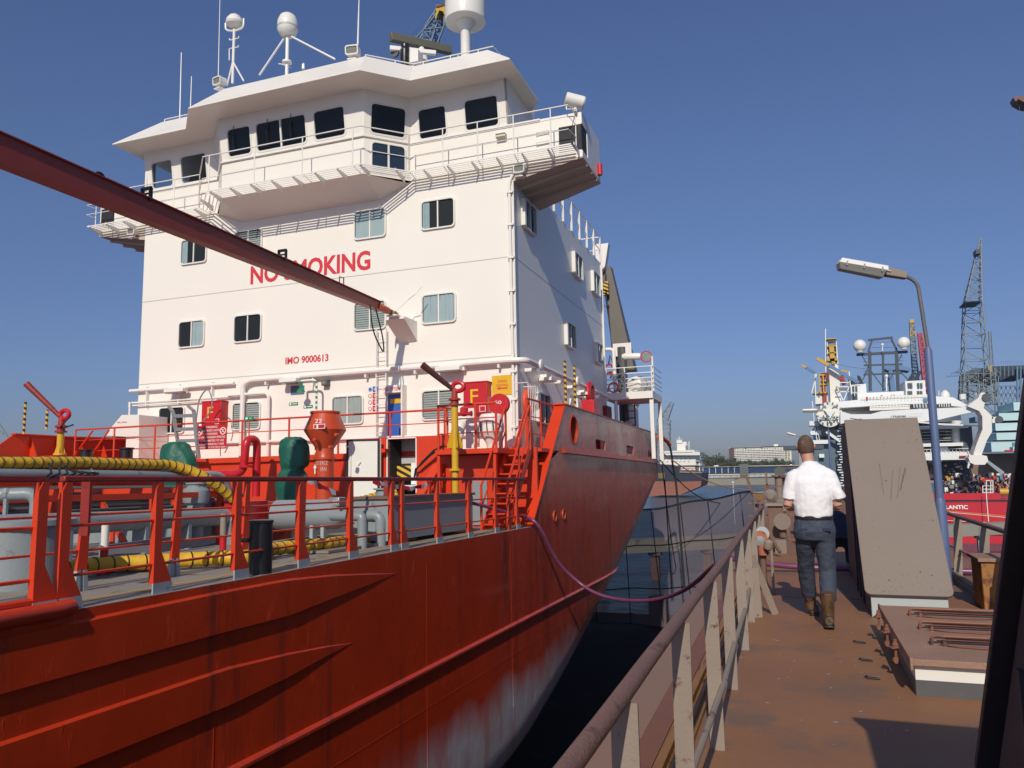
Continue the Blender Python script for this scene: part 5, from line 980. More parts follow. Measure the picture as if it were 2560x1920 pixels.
# portable ladder
q=lambda a,b,Y=18.6:S(zE(a,b),1,Y); t=thing('portable_ladder','grey aluminium ladder leaning by the left deckhouse window','ladder',q(1600,800),'s')
for side in (((1460,400),(1495,450),(1535,700),(1550,860)),((1625,395),(1675,440),(1700,700),(1720,850))):
    m=MB(); P=[q(*p) for p in side]
    for a,b in zip(P,P[1:]): m.bar(a,b,.10,.06)
    m.build('side_rail',GALV,t)
for a,b in (((1490,485),(1675,480)),((1510,600),(1690,595)),((1525,700),(1700,695)),((1540,800),(1712,795))): m=MB(); m.bar(q(*a),q(*b),.10,.05,(0,1,0)); m.build('rung',GALV,t)
m=MB(); m.tube(bend([q(1690,560,19.6),q(1720,330,19.8),q(1800,230,19.8),q(1850,400,19.8),q(1745,550,19.7)],.5,6),.022,6); one(m,'looped_cable',GALV,'thin grey cable looped in front of the left fire cabinet','cable','s')
# green tarpaulin covers
def lump(rows,nm,lab,Y,cat='tarpaulin',mat=GRN,seed=1):
    random.seed(seed); m=MB(); n=28; vs=[]
    P=[]
    for (xa,xb,yy) in rows: a=S((xa,yy),1,Y); b=S((xb,yy),1,Y); P.append(((a.x+b.x)/2,(b.x-a.x)/2,a.z))
    # subdivide
    Q=[]
    for (c0,r0,z0),(c1,r1,z1) in zip(P,P[1:]):
        for k in range(4): f=k/4; g=f*f*(3-2*f); Q.append((c0+(c1-c0)*g,r0+(r1-r0)*g,z0+(z1-z0)*f))
    Q.append(P[-1]); rr=[]
    for i,(c,r,z) in enumerate(Q): rr.append([(c+r*(1+.07*math.sin(5*t_+i*.35)+.05*math.sin(11*t_-i*.5)+.04*math.sin(17*t_+i)+.03*math.sin(23*t_-2*i))*math.cos(t_),Y+r*.8*(1+.07*math.sin(5*t_+i*.35))*math.sin(t_),z+.02*math.sin(7*t_+i)) for t_ in [2*math.pi*k/n for k in range(n+1)]])
    m.sheet(rr); m.add([(Q[0][0],Y,Q[0][2]+.02)]+rr[0][:-1],[(0,i+1,(i+1)%n+1) for i in range(n)]); o=one(m,nm,mat,lab,cat,'s',ang=85); ss=o.modifiers.new('s','SUBSURF'); ss.levels=ss.render_levels=1; return o
lump([(zF(*p)[0],zF(*r)[0],zF(*p)[1]) for p,r in (((720,797),(860,797)),((680,830),(915,830)),((668,900),(942,900)),((672,1060),(935,1060)),((675,1130),(880,1130)),((648,1190),(915,1190)),((632,1280),(900,1280)),((645,1440),(850,1440)),((665,1530),(815,1530)))],'tarpaulin_cover','tall green tarpaulin cover tied in the middle left of the orange ventilator',17.0)
lump([(zE(*p)[0],zE(*r)[0],zE(*p)[1]) for p,r in (((1480,715),(1590,715)),((1430,740),(1625,740)),((1412,850),(1665,850)),((1425,1000),(1690,1000)),((1430,1180),(1600,1180)),((1420,1260),(1540,1260)))],'tarpaulin_cover','wide green tarpaulin cover behind the bend of the yellow duct',15.5,seed=3)
# ---------------- main deck items
TR=MD
m=MB(); m.box(-20,-10.2,12.6,19.18,MD,-.50); m.build('trunk_deck',GRY,ship)
m=MB(); m.box(-9.95,-7.75,13.0,16.8,MD+.25,-.40) if 0 else None
# big lying cylinder tank
t=thing('lying_tank','long grey cylinder lying on legs behind the white-topped sounding pipe','tank',(-10,11,MD),'s')
a=S(zE(500,1385),0,-10.6); b=S(zE(1540,1385),0,-10.6); m=MB(); m.tube([(-10.6,6.5,a.z-.02),(-10.6,13.5,b.z)],.17,20); m.build('cylinder',GRY,t)
m=MB(); 
for y in (7.5,9,10.5,11.5): m.box(-10.75,-10.45,y,y+.08,MD,-.5)
m.build('leg',GRY,t)
# near round hatch tank
c=V((-8.45,6.62,MD)); t=thing('round_tank_hatch','large grey cylindrical tank hatch at the left edge of the photo','tank hatch',c,'s')
m=MB(); m.lathe([(.50,MD),(.50,-.36)],(c.x,c.y,0),n=36); m.build('trunk',GRY,t); m=MB(); m.lathe([(.58,-.36),(.58,-.30),(.55,-.28),(.2,-.23)],(c.x,c.y,0),n=36); m.build('lid',GRY,t)
m=MB(); m.tube(bend([(c.x-.9,c.y-.6,-.02),(c.x+.12,c.y+.1,.00),(c.x+.12,c.y+.1,-.27)],.22,7),.075,14); m.tube([(c.x-.12,c.y-.1,-.27),(c.x-.12,c.y-.1,.0)],.03,6); m.lathe([(.05,0),(.06,.05),(.03,.1)],(c.x-.12,c.y-.1,-.03),n=8); m.build('bent_pipe',GRY,t)
# pressure valve stands
def stand(q,Y,prof,nm,lab,mat=GRY):
    c=S(q,1,Y); m=MB(); m.lathe([(r,MD+z) for r,z in prof],(c.x,Y,0),n=22); return one(m,nm,mat,lab,'valve stand','s',base=(c.x,Y,MD))
stand((487,1350),12.0,[(.17,0),(.15,.02),(.15,.55),(.22,.58),(.22,.62),(.16,.66),(.16,.78),(.23,.82),(.25,.95),(.25,1.05),(.17,1.12),(.17,1.16),(.20,1.17),(.20,1.2)],'pressure_valve','tall grey pressure valve on a pipe between the sounding pipes')
stand((515,1350),12.6,[(.19,0),(.19,.40),(.12,.43),(.10,.62),(.15,.66),(.15,.9),(.05,.95)],'small_valve','shorter grey valve body beside the red spray cabinet')
c=S((571,1300),1,12.6); a=S(zE(1828,1590),1,12.6); b=S(zE(2120,1220),1,12.6)
t=thing('red_spray_cabinet','red box cabinet with worn white lettering on the tanker deck','cabinet',(c.x,12.6,MD),'s'); m=MB(); m.box(a.x,b.x,12.6,13.3,MD,b.z); m.build('body',CRIM,t,bevel=.01)
for s_t,qa,qb in (('TR',(1930,1305),(1965,1280)),('3C',(1968,1342),(2002,1322)),('(GRAY)',(1935,1395),(2020,1365))): o=text(s_t,.1,(0,0,0),X_,Z_,TXW,t); p=S(zE(*qa),1,12.6); q_=S(zE(*qb),1,12.6); place_text(o,p.x,q_.x,p.z,q_.z,12.598)
a=S(zF(395,1560),1,13.6); b=S(zF(590,1450),1,13.6); m=MB(); m.box(a.x-.3,b.x,13.6,14.2,MD,b.z); one(m,'dark_red_box',REDR,'dark red box behind the red railing right of the spray cabinet','box','s',bevel=.01)
def sound(q,zt,r,lab,top=WFR,low=CRIM,split=.55):
    c=G3(q,MD); t=thing('sounding_pipe',lab,'sounding pipe',c,'s','sounding pipes on the deck'); h=zt-MD
    m=MB(); m.lathe([(r*1.8,0),(r*1.1,.12),(r,.15),(r,h*split)],c,n=12); m.build('lower_pipe',low,t); m=MB(); m.lathe([(r*.95,h*split+.002),(r*.95,h),(r*.5,h+.01)],c,n=12); m.build('upper_pipe',top,t)
sound((258,1437),-.42,.05,'speckled white-topped red sounding pipe nearest the left edge'); sound((381,1428),-.32,.048,'white-topped red sounding pipe behind the third railing post'); sound((437,1380),-.3,.055,'grey and brown sounding pipe beside the tall pressure valve',POSTM,GRYF); sound((556,1405),-.35,.05,'galvanised-topped red sounding pipe left of the black bollard',POSTM)
c=V((-6.40,8.30,MD)); t=thing('black_bollard','black cylindrical bollard behind the red railing','bollard',c,'s'); m=MB(); m.lathe([(.145,0),(.145,.62),(.155,.63),(.155,.66),(.12,.67)],c,n=24); m.build('post',BLK,t); m=MB(); m.tube([c+V((-.1,-.1,.42)),c+V((-.24,-.22,.42))],.028,8); m.build('side_pin',BLK,t)
# steel frame and white plate on deck
m=MB(); a,b=G3(zR(940,950),MD+.1),G3(zR(1920,800),MD+.3); m.bar((-8.75,8.05,MD+.28),(-9.25,9.9,MD+.28),.05,.13); m.bar((-8.6,8.8,MD+.24),(-9.1,10.6,MD+.24),.05,.12); m.bar((-8.75,8.05,MD),(-8.75,8.05,MD+.4),.05,.05); m.bar((-9.25,9.9,MD),(-9.25,9.9,MD+.42),.05,.05); m.bar((-8.75,8.05,MD+.28),(-8.5,8.8,MD+.25),.04,.1)
one(m,'lifting_beam_rig',mk('mauve_grey_paint',(.20,.20,.23),.5,.1),'low grey steel frame lying across the deck behind the railing','frame','s',ang=0)
m=MB(); m.hexa([(-8.9,7.75,MD+.01),(-8.15,8.2,MD+.01),(-8.3,9.3,MD+.01),(-9.1,8.9,MD+.01),(-8.9,7.75,MD+.05),(-8.15,8.2,MD+.05),(-8.3,9.3,MD+.05),(-9.1,8.9,MD+.05)]); one(m,'white_deck_plate',MATS['light_grey_paint'],'pale loose plate on the deck under the yellow duct','plate','s')
# yellow ventilation ducts: ribbed fabric
DUC=mk('yellow_duct_fabric',(.68,.40,.022),.5,.14,5,dirt=(.42,.22,.03),dscale=7,damt=.3,bump=.8,bscale=14)
def duct(pts,r,pitch,nm,lab):
    P=bend(pts,.5,5); L=[0]
    for a,b in zip(P,P[1:]): L.append(L[-1]+(b-a).length)
    def at(s):
        for k in range(len(P)-1):
            if s<=L[k+1]+1e-9: return P[k].lerp(P[k+1],(s-L[k])/max(1e-9,L[k+1]-L[k]))
        return P[-1]
    n=int(L[-1]/pitch); t=thing(nm,lab,'duct',P[0],'s','yellow ventilation ducts'); m=MB(); pts=[];rr=[]
    for i in range(n*6+1): pts.append(at(L[-1]*i/(n*6))); rr.append(r*(1-.03*math.sin(math.pi*(i%6)/6)+random.uniform(-.012,.012)))
    m.tube(pts,rr,20); m.build('fabric',DUC,t)
    for i in range(n+1):
        c=at(L[-1]*i/n); d=(at(min(L[-1],L[-1]*i/n+.05))-at(max(0,L[-1]*i/n-.05))).normalized(); a,b=_basis(d); off=d*random.uniform(-.02,.02); m=MB()
        m.tube([c+(a*math.cos(q)+b*math.sin(q))*r*1.01+d*.25*r*math.cos(q)+off for q in [k*math.pi/10 for k in range(21)]],.009,5,False); m.build('hoop',RUB,t)
    return t
dx=-11.0
duct([(dx-.1,7.2,.46),(dx,8.5,.455)]+[S(zE(*q),0,X) for q,X in (((700,882),-11),((1100,903),-11),((1450,903),-10.95),((1640,950),-10.75),((1800,1030),-10.55),((1940,1135),-10.45),((2010,1200),-10.4))],.096,.15,'ventilation_duct','upper yellow spiral duct lying along the grey pipe at railing height')
duct([G3(q,MD+.13)+V((0,0,0)) for q in (zR(250,960),zR(500,945),zR(870,905),zR(1300,880),zR(1650,860),zR(1960,845),zR(2150,840),zK(100,860),zK(350,830),zK(640,805),zK(800,790),zK(1010,760),zK(1300,720))],.10,.19,'ventilation_duct','lower yellow spiral duct lying on the deck behind the red posts')
duct([S(zK(1090,320),1,14.6),S(zK(1180,300),1,15),S(zK(1330,255),1,15.3),S(zK(1500,190),1,15.6),S(zK(1540,230),1,15.4),S(zK(1545,300),1,15.3)],.065,.14,'ventilation_duct','short yellow duct curling into the grey round hatch below the white door')
# main fore-aft grey pipe
m=MB(); c=S((463,1190),0,-10.9); m.tube([(-10.95,-2,.285),(-10.95,12.4,.285)],.09,16); m.tube(bend([(-10.95,12.4,.285),(-10.95,13.0,.285),(-10.85,13.2,-.6)],.3),.09,14); t=one(m,'cargo_pipe',GRY,'long grey pipe carrying the upper yellow duct','pipe','s')
for y in (9.75,12.1): m=MB(); m.tube([(-10.95+.105*math.cos(q),y,.285+.105*math.sin(q)) for q in [k*math.pi/8 for k in range(17)]],.012,5,False); m.build('clamp',GALV,t)
m=MB()
for k,(x,z,r) in enumerate(((-11.6,-.12,.05),(-11.9,-.02,.04),(-12.2,-.28,.07),(-11.3,-.3,.035),(-12.6,.05,.08),(-13,-.2,.1))): m.tube([(x,3,z),(x,14.5,z)],r,8)
one(m,'pipe_bundle',DGR,'bundle of dark pipes running along the deck behind the railing','pipes','s')
# red pipe-rack frames
t=thing('pipe_rack','red steel pipe rack frames standing across the deck behind the railing','pipe rack',(-12,10,MD),'s')
for y in (6.9,8.9,10.9,12.6):
    m=MB(); m.bar((-13.6,y,.0),(-10.6,y,.0),.10,.12); m.bar((-10.7,y,-.06),(-10.7,y,MD),.10,.10); m.bar((-13.4,y,-.06),(-13.4,y,MD),.1,.1); m.bar((-12.0,y,-.06),(-11.2,y,MD),.08,.08); m.build('frame',REDO,t)
m=MB(); m.bar((-10.6,5,-.08),(-10.6,13,-.08),.08,.10); m.bar((-13.4,5,-.1),(-13.4,15,-.1),.08,.1); m.build('long_beam',REDO,t)
m=MB(); m.tube([(-11.0+.35*math.cos(q),7.3,-.1+.35*math.sin(q)) for q in [k*math.pi/10 for k in range(21)]],.04,6); one(m,'coiled_hose',RUB,'coil of black hose hanging by the grey pipe at left','hose','s')
m=MB(); c=S(zE(370,950),0,-10.7)
for k in range(7): m.tube([c+V((.1*math.sin(k),.1+.1*k,.10-.02*k)),c+V((.18,.0+.14*k,-.05)),c+V((.1,-.2+.1*k,-.22))],.02,5)
one(m,'tied_cable_bundle',RUB,'knot of black cables hanging over the grey pipe','cable','s')
# grey hatch with round lid, pipes, grey trough
c=S(zK(1400,330),1,15.2); t=thing('grey_round_hatch','grey tank hatch with a round flat lid below the white door','tank hatch',(c.x,15.2,MD),'s')
R_=(S(zK(1760,290),1,15.2).x-S(zK(1090,310),1,15.2).x)/2; zt=S(zK(1430,285),1,15.2).z; cx=S(zK(1430,285),1,15.2).x
m=MB(); m.lathe([(R_*.8,MD),(R_*.88,zt-.18)],(cx,15.2,0),n=28); m.build('trunk',GRY,t); m=MB(); m.lathe([(R_*.96,zt-.17),(R_*.96,zt-.11),(R_,zt-.08),(R_,zt),(R_*.9,zt+.01)],(cx,15.2,0),n=28); m.lathe([(.16,zt+.01),(.16,zt+.17),(.22,zt+.18),(.22,zt+.21)],(cx-.05,15.2,0),n=16); m.build('lid',GRY,t)
t=thing('grey_elbow_pipes','pair of glossy grey elbow pipes curving down behind the railing','pipe',(-8.6,13.2,MD),'s')
for (a,b,c_) in (((1100,490),(1180,520),(1175,700)),((1230,480),(1370,500),(1380,760))):
    P=[S(zK(*q),1,12.6+ (0 if q[0]>1200 else -.6)) for q in (a,b,c_)]; m=MB(); m.tube(bend([P[0]+V((-.6,.2,0)),P[0],V((P[2].x,P[0].y,P[0].z)),V((P[2].x,P[0].y,MD))],.32,8),.10 if a[0]>1200 else .085,18); m.build('elbow',GRY,t)
a=S(zK(240,470),1,13.4); b=S(zK(1000,490),1,13.4); t=thing('lying_grey_drum','long grey horizontal vessel in front of the orange ventilator','vessel',((a.x+b.x)/2,13.4,MD),'s'); m=MB(); m.tube([(a.x,13.4,a.z),(b.x-.2,13.4,a.z),(b.x-.05,13.4,a.z)],[.29,.29,.18],22); m.box(a.x,b.x-.1,13.5,14.6,MD+.3,a.z-.05); m.build('vessel',GRY,t); m=MB()
for x in (a.x+.9,a.x+1.15): m.box(x,x+.07,13.2,13.35,MD,a.z)
m.build('leg',GRYF,t)
a=S(zK(830,280),1,13.3); b=S(zK(950,380),1,13.3); t=thing('galvanised_junction_box','small galvanised box with worn white marks on the grey vessel','box',(a.x,13.3,b.z),'s'); m=MB(); m.box(a.x,b.x,13.2,13.45,b.z,a.z); m.build('box',GALV,t,bevel=.02); o=text('117',.1,(0,0,0),X_,Z_,TXW,t); place_text(o,a.x+.12,b.x-.03,a.z-.13,a.z-.05,13.198)
a=S(zK(1615,430),1,12.5); b=S(zK(1960,700),1,12.5); m=MB(); m.box(-7.75,-6.95,12.6,16.5,MD+.08,-.22); t=one(m,'grey_trough',GRY,'long grey drip trough beside the purple hose','trough','s'); m=MB(); m.box(-7.8,-6.9,12.55,16.55,-.219,-.17); m.build('rim',BRN,t)
m=MB(); m.box(-7.9,-7.1,10.9,14.0,MD+.01,MD+.05); one(m,'wooden_board',mk('weathered_board',(.22,.18,.15),.8,.2),'weathered board lying on the deck by the grey elbows','board','s')
# red-white barrier tape
TAPE=stripe_mat('red_white_tape',(.65,.02,.03),(.80,.78,.76),.5,.6,1)
for k,(P,lab) in enumerate(((((570,85),(650,110),(740,170),(880,225)),'red and white barrier tape fluttering left of the white door'),((((1290,100),(1430,140),(1600,165),(1720,180),(1860,150),(1930,85))),'red and white barrier tape strung between two railing posts'))):
    m=MB(); rows=[]; PP=[S(zK(*p),0,-6.55) for p in P]; n=len(PP)
    Q=[]
    for a,b in zip(PP,PP[1:]): Q+=[a.lerp(b,f) for f in (0,.33,.66)]
    Q.append(PP[-1]); rows=[[q_+V((0,0,.03)),q_+V((.02*math.sin(i),.0,-.04-.02*math.sin(i*1.7)))] for i,q_ in enumerate(Q)]; m.sheet(rows); one(m,'barrier_tape',TAPE,lab,'tape','s')
# purple hose: from deck over the edge, sagging to the dock and along it
def s2w(p): return MS@V(p)
hp=[s2w(S(zG(350,1330),1,17.5)),s2w(S(zG(420,1300),1,16.5)),s2w(S(zG(600,1290),0,-7.3)),s2w(S(zG(750,1315),0,-7.0)),s2w(S(zG(950,1375),0,-6.7)),s2w(S(zG(1180,1430),0,-6.3)),s2w(S(zG(1270,1490),0,-6.02))]
d2=[(1390,1405,-5.8),(1440,1452,-5.4),(1485,1483,-4.9),(1540,1499,-4.3),(1600,1503,-3.6),(1655,1497,-3.0),(1705,1480,-2.4),(1745,1452,-1.8),(1790,1410,-1.1)]
for x,y,X in d2: hp.append(w_(x,y,0,X))
hp+=[w_(1822,1392,1,11.9),V((-.35,12.1,.10)),V((.2,12.2,.06)),V((.9,12.2,.06)),V((2.2,12.2,.06))]
hp=[p for p in hp]; hp[16-0:]=hp[16:]
def smooth(P,it=2):
    for _ in range(it):
        Q=[P[0]]
        for a,b in zip(P,P[1:]): Q+=[a.lerp(b,.25),a.lerp(b,.75)]
        P=Q+[P[-1]]
    return P
m=MB(); m.tube(smooth(hp,3),.042,12); one(m,'purple_hose',PUR,'purple hose sagging from the tanker deck across to the dock walkway','hose','w')
# ---------------- poop side and aft
def striped(q0,q1,X,lab):
    a,b=S(q0,0,X),S(q1,0,X); m=MB(); m.tube([(X,a.y,a.z),(X,a.y,b.z)],.038,10); one(m,'striped_pole',STR,lab,'pole','s',group='black and yellow striped poles',base=(X,a.y,a.z))
striped(zH(635,715),zH(628,125),-6.5,'taller striped pole on the bulwark corner'); striped(zH(765,750),zH(745,190),-6.5,'shorter striped pole on the bulwark corner')
striped(zE(205,640),zE(217,362),-22.4,'striped pole farthest left above the far red bulwark'); striped(zE(400,600),zE(408,430),-21.9,'striped pole just left of the left fire monitor')
for x,lab in ((-20.6,'left black bollard behind the red rail at left'),(-19.0,'right black bollard behind the red rail at left')): m=MB(); m.lathe([(.19,0),(.19,.32),(.23,.34),(.23,.38)],(x,18.2,PD),n=18); one(m,'mooring_bollard',BLK,lab,'bollard','s',group='mooring bollards on the forward gangway')
rail([(-6.55,19.3,PD),(-6.5,21.5,PD)],3,1.3,.03,rods=(.3,.65),nm='ramp_rail',mat=REDO,pr=.03)
m=MB(); m.bar((-7.0,19.5,PD),(-6.80,20.2,2.3),.04,.05); m.bar((-6.85,20.5,PD),(-6.82,20.25,2.3),.04,.05); m.build('bulwark_stay',REDO,ship)
# life ring in rack
c=S(zG(1180,430),0,-7.1); t=thing('life_ring','orange life ring with white rope in a white rack on the deckhouse side','life ring',c-V((0,0,.4)),'s')
def torus(m,c,R,r,ax='x',n=24,k=8,sy=1):
    for_ = [c+V((0,R*math.cos(a),R*math.sin(a))) if ax=='x' else c+V((R*math.cos(a),0,R*math.sin(a))) for a in [2*math.pi*i/n for i in range(n+1)]]
    m.tube(for_,r,k,False)
m=MB(); torus(m,c,.33,.075); m.build('ring',mk('life_ring_orange',(.75,.10,.03),.5),t)
m=MB(); 
for y in range(6): m.tube([(c.x+.14,c.y-.42+.17*y,c.z-.55),(c.x+.14,c.y-.42+.17*y,c.z+.5)],.012,5)
m.tube([(c.x-.3,c.y-.45,c.z+.5),(c.x+.14,c.y-.45,c.z+.5),(c.x+.14,c.y+.45,c.z+.5),(c.x-.3,c.y+.45,c.z+.5)],.012,5); m.tube([(c.x-.3,c.y-.45,c.z-.55),(c.x+.14,c.y-.45,c.z-.55),(c.x+.14,c.y+.45,c.z-.55),(c.x-.3,c.y+.45,c.z-.55)],.012,5); m.build('rack',WHT2,t)
m=MB(); 
for k in range(3): m.tube([(c.x+.1,c.y-.3+.2*k,c.z+.05),(c.x+.13,c.y-.2+.2*k,c.z-.1),(c.x+.12,c.y-.1+.2*k,c.z+.08)],.014,5)
m.build('rope',TXW,t)
m=MB(); m.tube([(-7.35,21.5,1.3),(-7.3,21.45,2.0),(-7.35,21.55,2.6)],.022,6); one(m,'orange_line_bag',MATS['life_ring_orange'],'orange rope coil hung beside the life ring','rope','s')
# red hose reel + red boxes + extinguisher on side
c=S(zH(975,570),0,-7.0); t=thing('fire_hose_reel','red fire hose reel on the side of the deckhouse','hose reel',c-V((0,0,.5)),'s'); m=MB(); torus(m,c,.34,.10); m.build('hose_coil',CRIM,t); m=MB(); m.lathe([(.2,-.08),(.2,.08)],c,(1,0,0),14); m.build('hub',MATS['worn_red_rail'],t)
for q,lab,_wd in ((zH(985,790),'small red box behind the bulwark below the hose reel',.4),): c=S(q,0,-6.7); m=MB(); m.box(-6.95,-6.5,c.y-.4,c.y+.4,PD,c.z+.3); one(m,'red_fire_box',CRIM,lab,'box','s',bevel=.02)
m=MB(); a=S(zH(850,640),0,-7.0); m.hexa([(-7.4,a.y-.5,PD),(-6.9,a.y-.5,PD),(-6.9,a.y+.4,PD),(-7.4,a.y+.4,PD),(-7.4,a.y-.2,a.z),(-7.1,a.y-.2,a.z),(-7.1,a.y+.4,a.z),(-7.4,a.y+.4,a.z)]); one(m,'white_side_vent',WHT2,'white cowl casing on the poop beside the deckhouse wall','vent','s',bevel=.03)
m=MB(); m.box(-7.42,-7.25,DB-.6,DB+.3,PD,3.2); one(m,'dark_red_door_frame',REDR,'dark red panel at the aft corner of the deckhouse','panel','s')
# aft platform with liferaft
ay=32.6; a=S(zH(1225,600),1,ay); b=S(zH(1840,560),1,ay); t=thing('boat_platform','white platform with railings on a tall post behind the deckhouse','platform',((a.x+b.x)/2,ay,PD),'s')
pz=S(zH(1840,540),1,ay).z; px0,px1=-7.43,S(zH(1843,540),1,ay).x
m=MB(); m.box(px0,px1,ay-.2,ay+2.2,pz-.30,pz); m.build('deck',WHT2,t); m=MB(); m.box(px1-.16,px1,ay-.1,ay+.05,PD,pz-.3); m.box(px1-.16,px1,ay+2.0,ay+2.15,PD,pz-.3); m.build('post',WHT2,t)
m=MB(); zz_=[S(zH(1500,k),1,ay).z for k in (220,305,375,440,495)]
for z in zz_: m.tube([(px0,ay-.15,z),(px1+.02,ay-.15,z),(px1+.02,ay+2.1,z)],.022,6)
m.build('rails',WHT2,t); m=MB()
for x in (px0+.05,px0+(px1-px0)*.42,px1-.02): m.tube([(x,ay-.15,pz),(x,ay-.15,zz_[0])],.028,6)
m.build('stanchion',WHT2,t)
c=S(zH(1610,415),1,ay+.5); c2=S(zH(1720,415),1,ay+.5); R_=(S(zH(1720,415),1,ay+.5).x-S(zH(1500,415),1,ay+.5).x)/2
t=thing('liferaft_canister','white round liferaft canister on the platform behind the deckhouse','liferaft',(c.x,ay+.6,pz),'s'); m=MB(); m.lathe([(R_*.6,-.15),(R_*.95,-.08),(R_,.1),(R_,1.0),(R_*.95,1.15),(R_*.5,1.25)],(c.x,ay+.1,pz+R_+.02),(.25,1,0),28); m.build('canister',WFR,t); m=MB(); torus(m,V((c.x+.1,ay+.5,pz+R_+.02)),R_*1.02,.02,'y'); m.build('strap',BLK,t); m=MB(); m.box(c.x-.1,c.x+.1,ay-.06,ay-.05,pz+R_*1.5,pz+R_*1.75); m.build('blue_sticker',BLU,t)
c=S(zH(1290,490),1,ay-.2); m=MB(); torus(m,c,.2,.035,'y'); one(m,'small_life_ring',MATS['life_ring_orange'],'small orange life ring on the platform rail behind the deckhouse','life ring','s')
c=S(zH(1235,235),1,ay); m=MB(); torus(m,c,.2,.04,'y'); one(m,'red_hand_wheel',CRIM,'red hand wheel at the aft corner of the deckhouse','wheel','s')
c=S(zH(1745,65),1,ay); t=thing('red_rimmed_searchlight','searchlight with red rim on the platform behind the deckhouse','searchlight',(c.x,ay,pz),'s'); m=MB(); m.lathe([(.10,.35),(.21,.05),(.25,0),(.25,-.03)],c,(-.25,1,.15),20); m.build('reflector',CRIM,t); m=MB(); m.lathe([(.21,-.035),(.21,-.02)],c,(-.25,1,.15),20); m.build('lens',GALV,t); m=MB(); m.tube([(c.x+.25,ay,pz),(c.x+.25,ay,c.z),(c.x,ay+.2,c.z)],.04,8); m.lathe([(.13,0),(.15,.1),(.15,.7),(.1,.8)],c+V((-.25,.1,.05)),(-1,0,.05),14); m.build('arm',WHT2,t)
# ship crane
yc=36.0; cb=S(zH(1530,1000),1,yc); t=thing('provision_crane','grey-brown crane boom on a white pedestal behind the deckhouse','crane',(cb.x,yc,PD),'s')
cz=S(zH(1530,760),1,yc).z; R_=(S(zH(1640,900),1,yc).x-S(zH(1420,900),1,yc).x)/2
m=MB(); m.lathe([(R_,PD),(R_,cz),(R_*1.15,cz+.05),(R_*1.15,cz+.15),(R_*1.0,cz+.2)],(cb.x,yc,0),n=24); m.box(cb.x-.5,cb.x+.5,yc-.5,yc+.5,cz+.2,cz+1.1); m.build('pedestal',WHT2,t)
CRB=mk('crane_boom_paint',(.13,.115,.10),.5,.1,2)
q0,q1=S(zU(285,1090),1,yc-.5),S(zU(125,230),1,yc-.5); m=MB(); 
def bsq(c,w,h): return [c+V((-w,-h,0)),c+V((w,-h,0)),c+V((w,h,0)),c+V((-w,h,0))]
m.hexa(bsq(q0,.46,.4)+bsq(q1,.22,.25)); m.build('boom',CRB,t,bevel=.02)
q2=S(zU(60,130),1,yc-.9); m=MB(); m.hexa([q2+V((-.1,-.2,-1.0)),q2+V((.3,-.2,-.6)),q2+V((.3,.2,-.6)),q2+V((-.1,.2,-1.0)),q2+V((-.15,-.2,.5)),q2+V((.5,-.2,.5)),q2+V((.5,.2,.5)),q2+V((-.15,.2,.5))]); m.build('boom_head',WHT2,t)
m=MB(); m.lathe([(.22,-.12),(.22,.12)],S(zU(65,65),1,yc-.9),(0,1,0),14); m.build('striped_sheave',STR,t)
m=MB(); k0=S(zU(112,250),1,yc-1); k1=S(zU(112,400),1,yc-1); m.tube([k0,k1],.03,5); m.build('wire',BLK,t); m=MB(); m.bar(k1+V((0,0,.3)),k1+V((0,0,-.35)),.3,.2,(0,1,0)); hb=m.build('hook_block',STR,t); m=MB(); m.tube([k1+V((0,0,-.35)),k1+V((0,0,-.6)),k1+V((.12,0,-.75)),k1+V((0,0,-.9)),k1+V((-.1,0,-.8))],.035,6); m.build('hook',GALV,hb)
m=MB(); m.tube([k1+V((.1,0,-.6)),(k1.x+.3,yc-1,PD+2)],.012,4); m.build('hanging_wire',BLK,t)
m=MB(); q3=S(zU(250,930),1,yc-1); m.box(q3.x-.4,q3.x+.45,yc-1.1,yc-1.0,q3.z-.2,q3.z+.4); m.build('white_plate',WHT2,t); m=MB(); q4=S(zU(270,1050),1,yc-1); m.tube([q4+V((-.1,0,-2.5)),q4+V((-.1,0,.9))],.22,10); m.build('ram',DGR,t)
m=MB(); random.seed(5)
for k in range(16):
    p=S(zU(200+random.uniform(-20,60),1090+random.uniform(-60,80)),1,yc-1.2); m.tube([p,p+V((random.uniform(-.3,.3),.1,random.uniform(.1,.5))),p+V((random.uniform(-.4,.4),0,random.uniform(-.6,.2)))],.04,5)
m.build('hydraulic_hoses',BLK,t)
m=MB()
for k in range(8): z=PD+.3+k*.32; m.tube([(-7.1,34.5,z),(-6.6,34.5,z)],.025,5)
m.tube([(-7.1,34.5,PD),(-7.1,34.5,3.8)],.03,5); m.tube([(-6.6,34.5,PD),(-6.6,34.5,3.8)],.03,5); one(m,'aft_ladder',BLK,'dark ladder beside the crane pedestal','ladder','s')
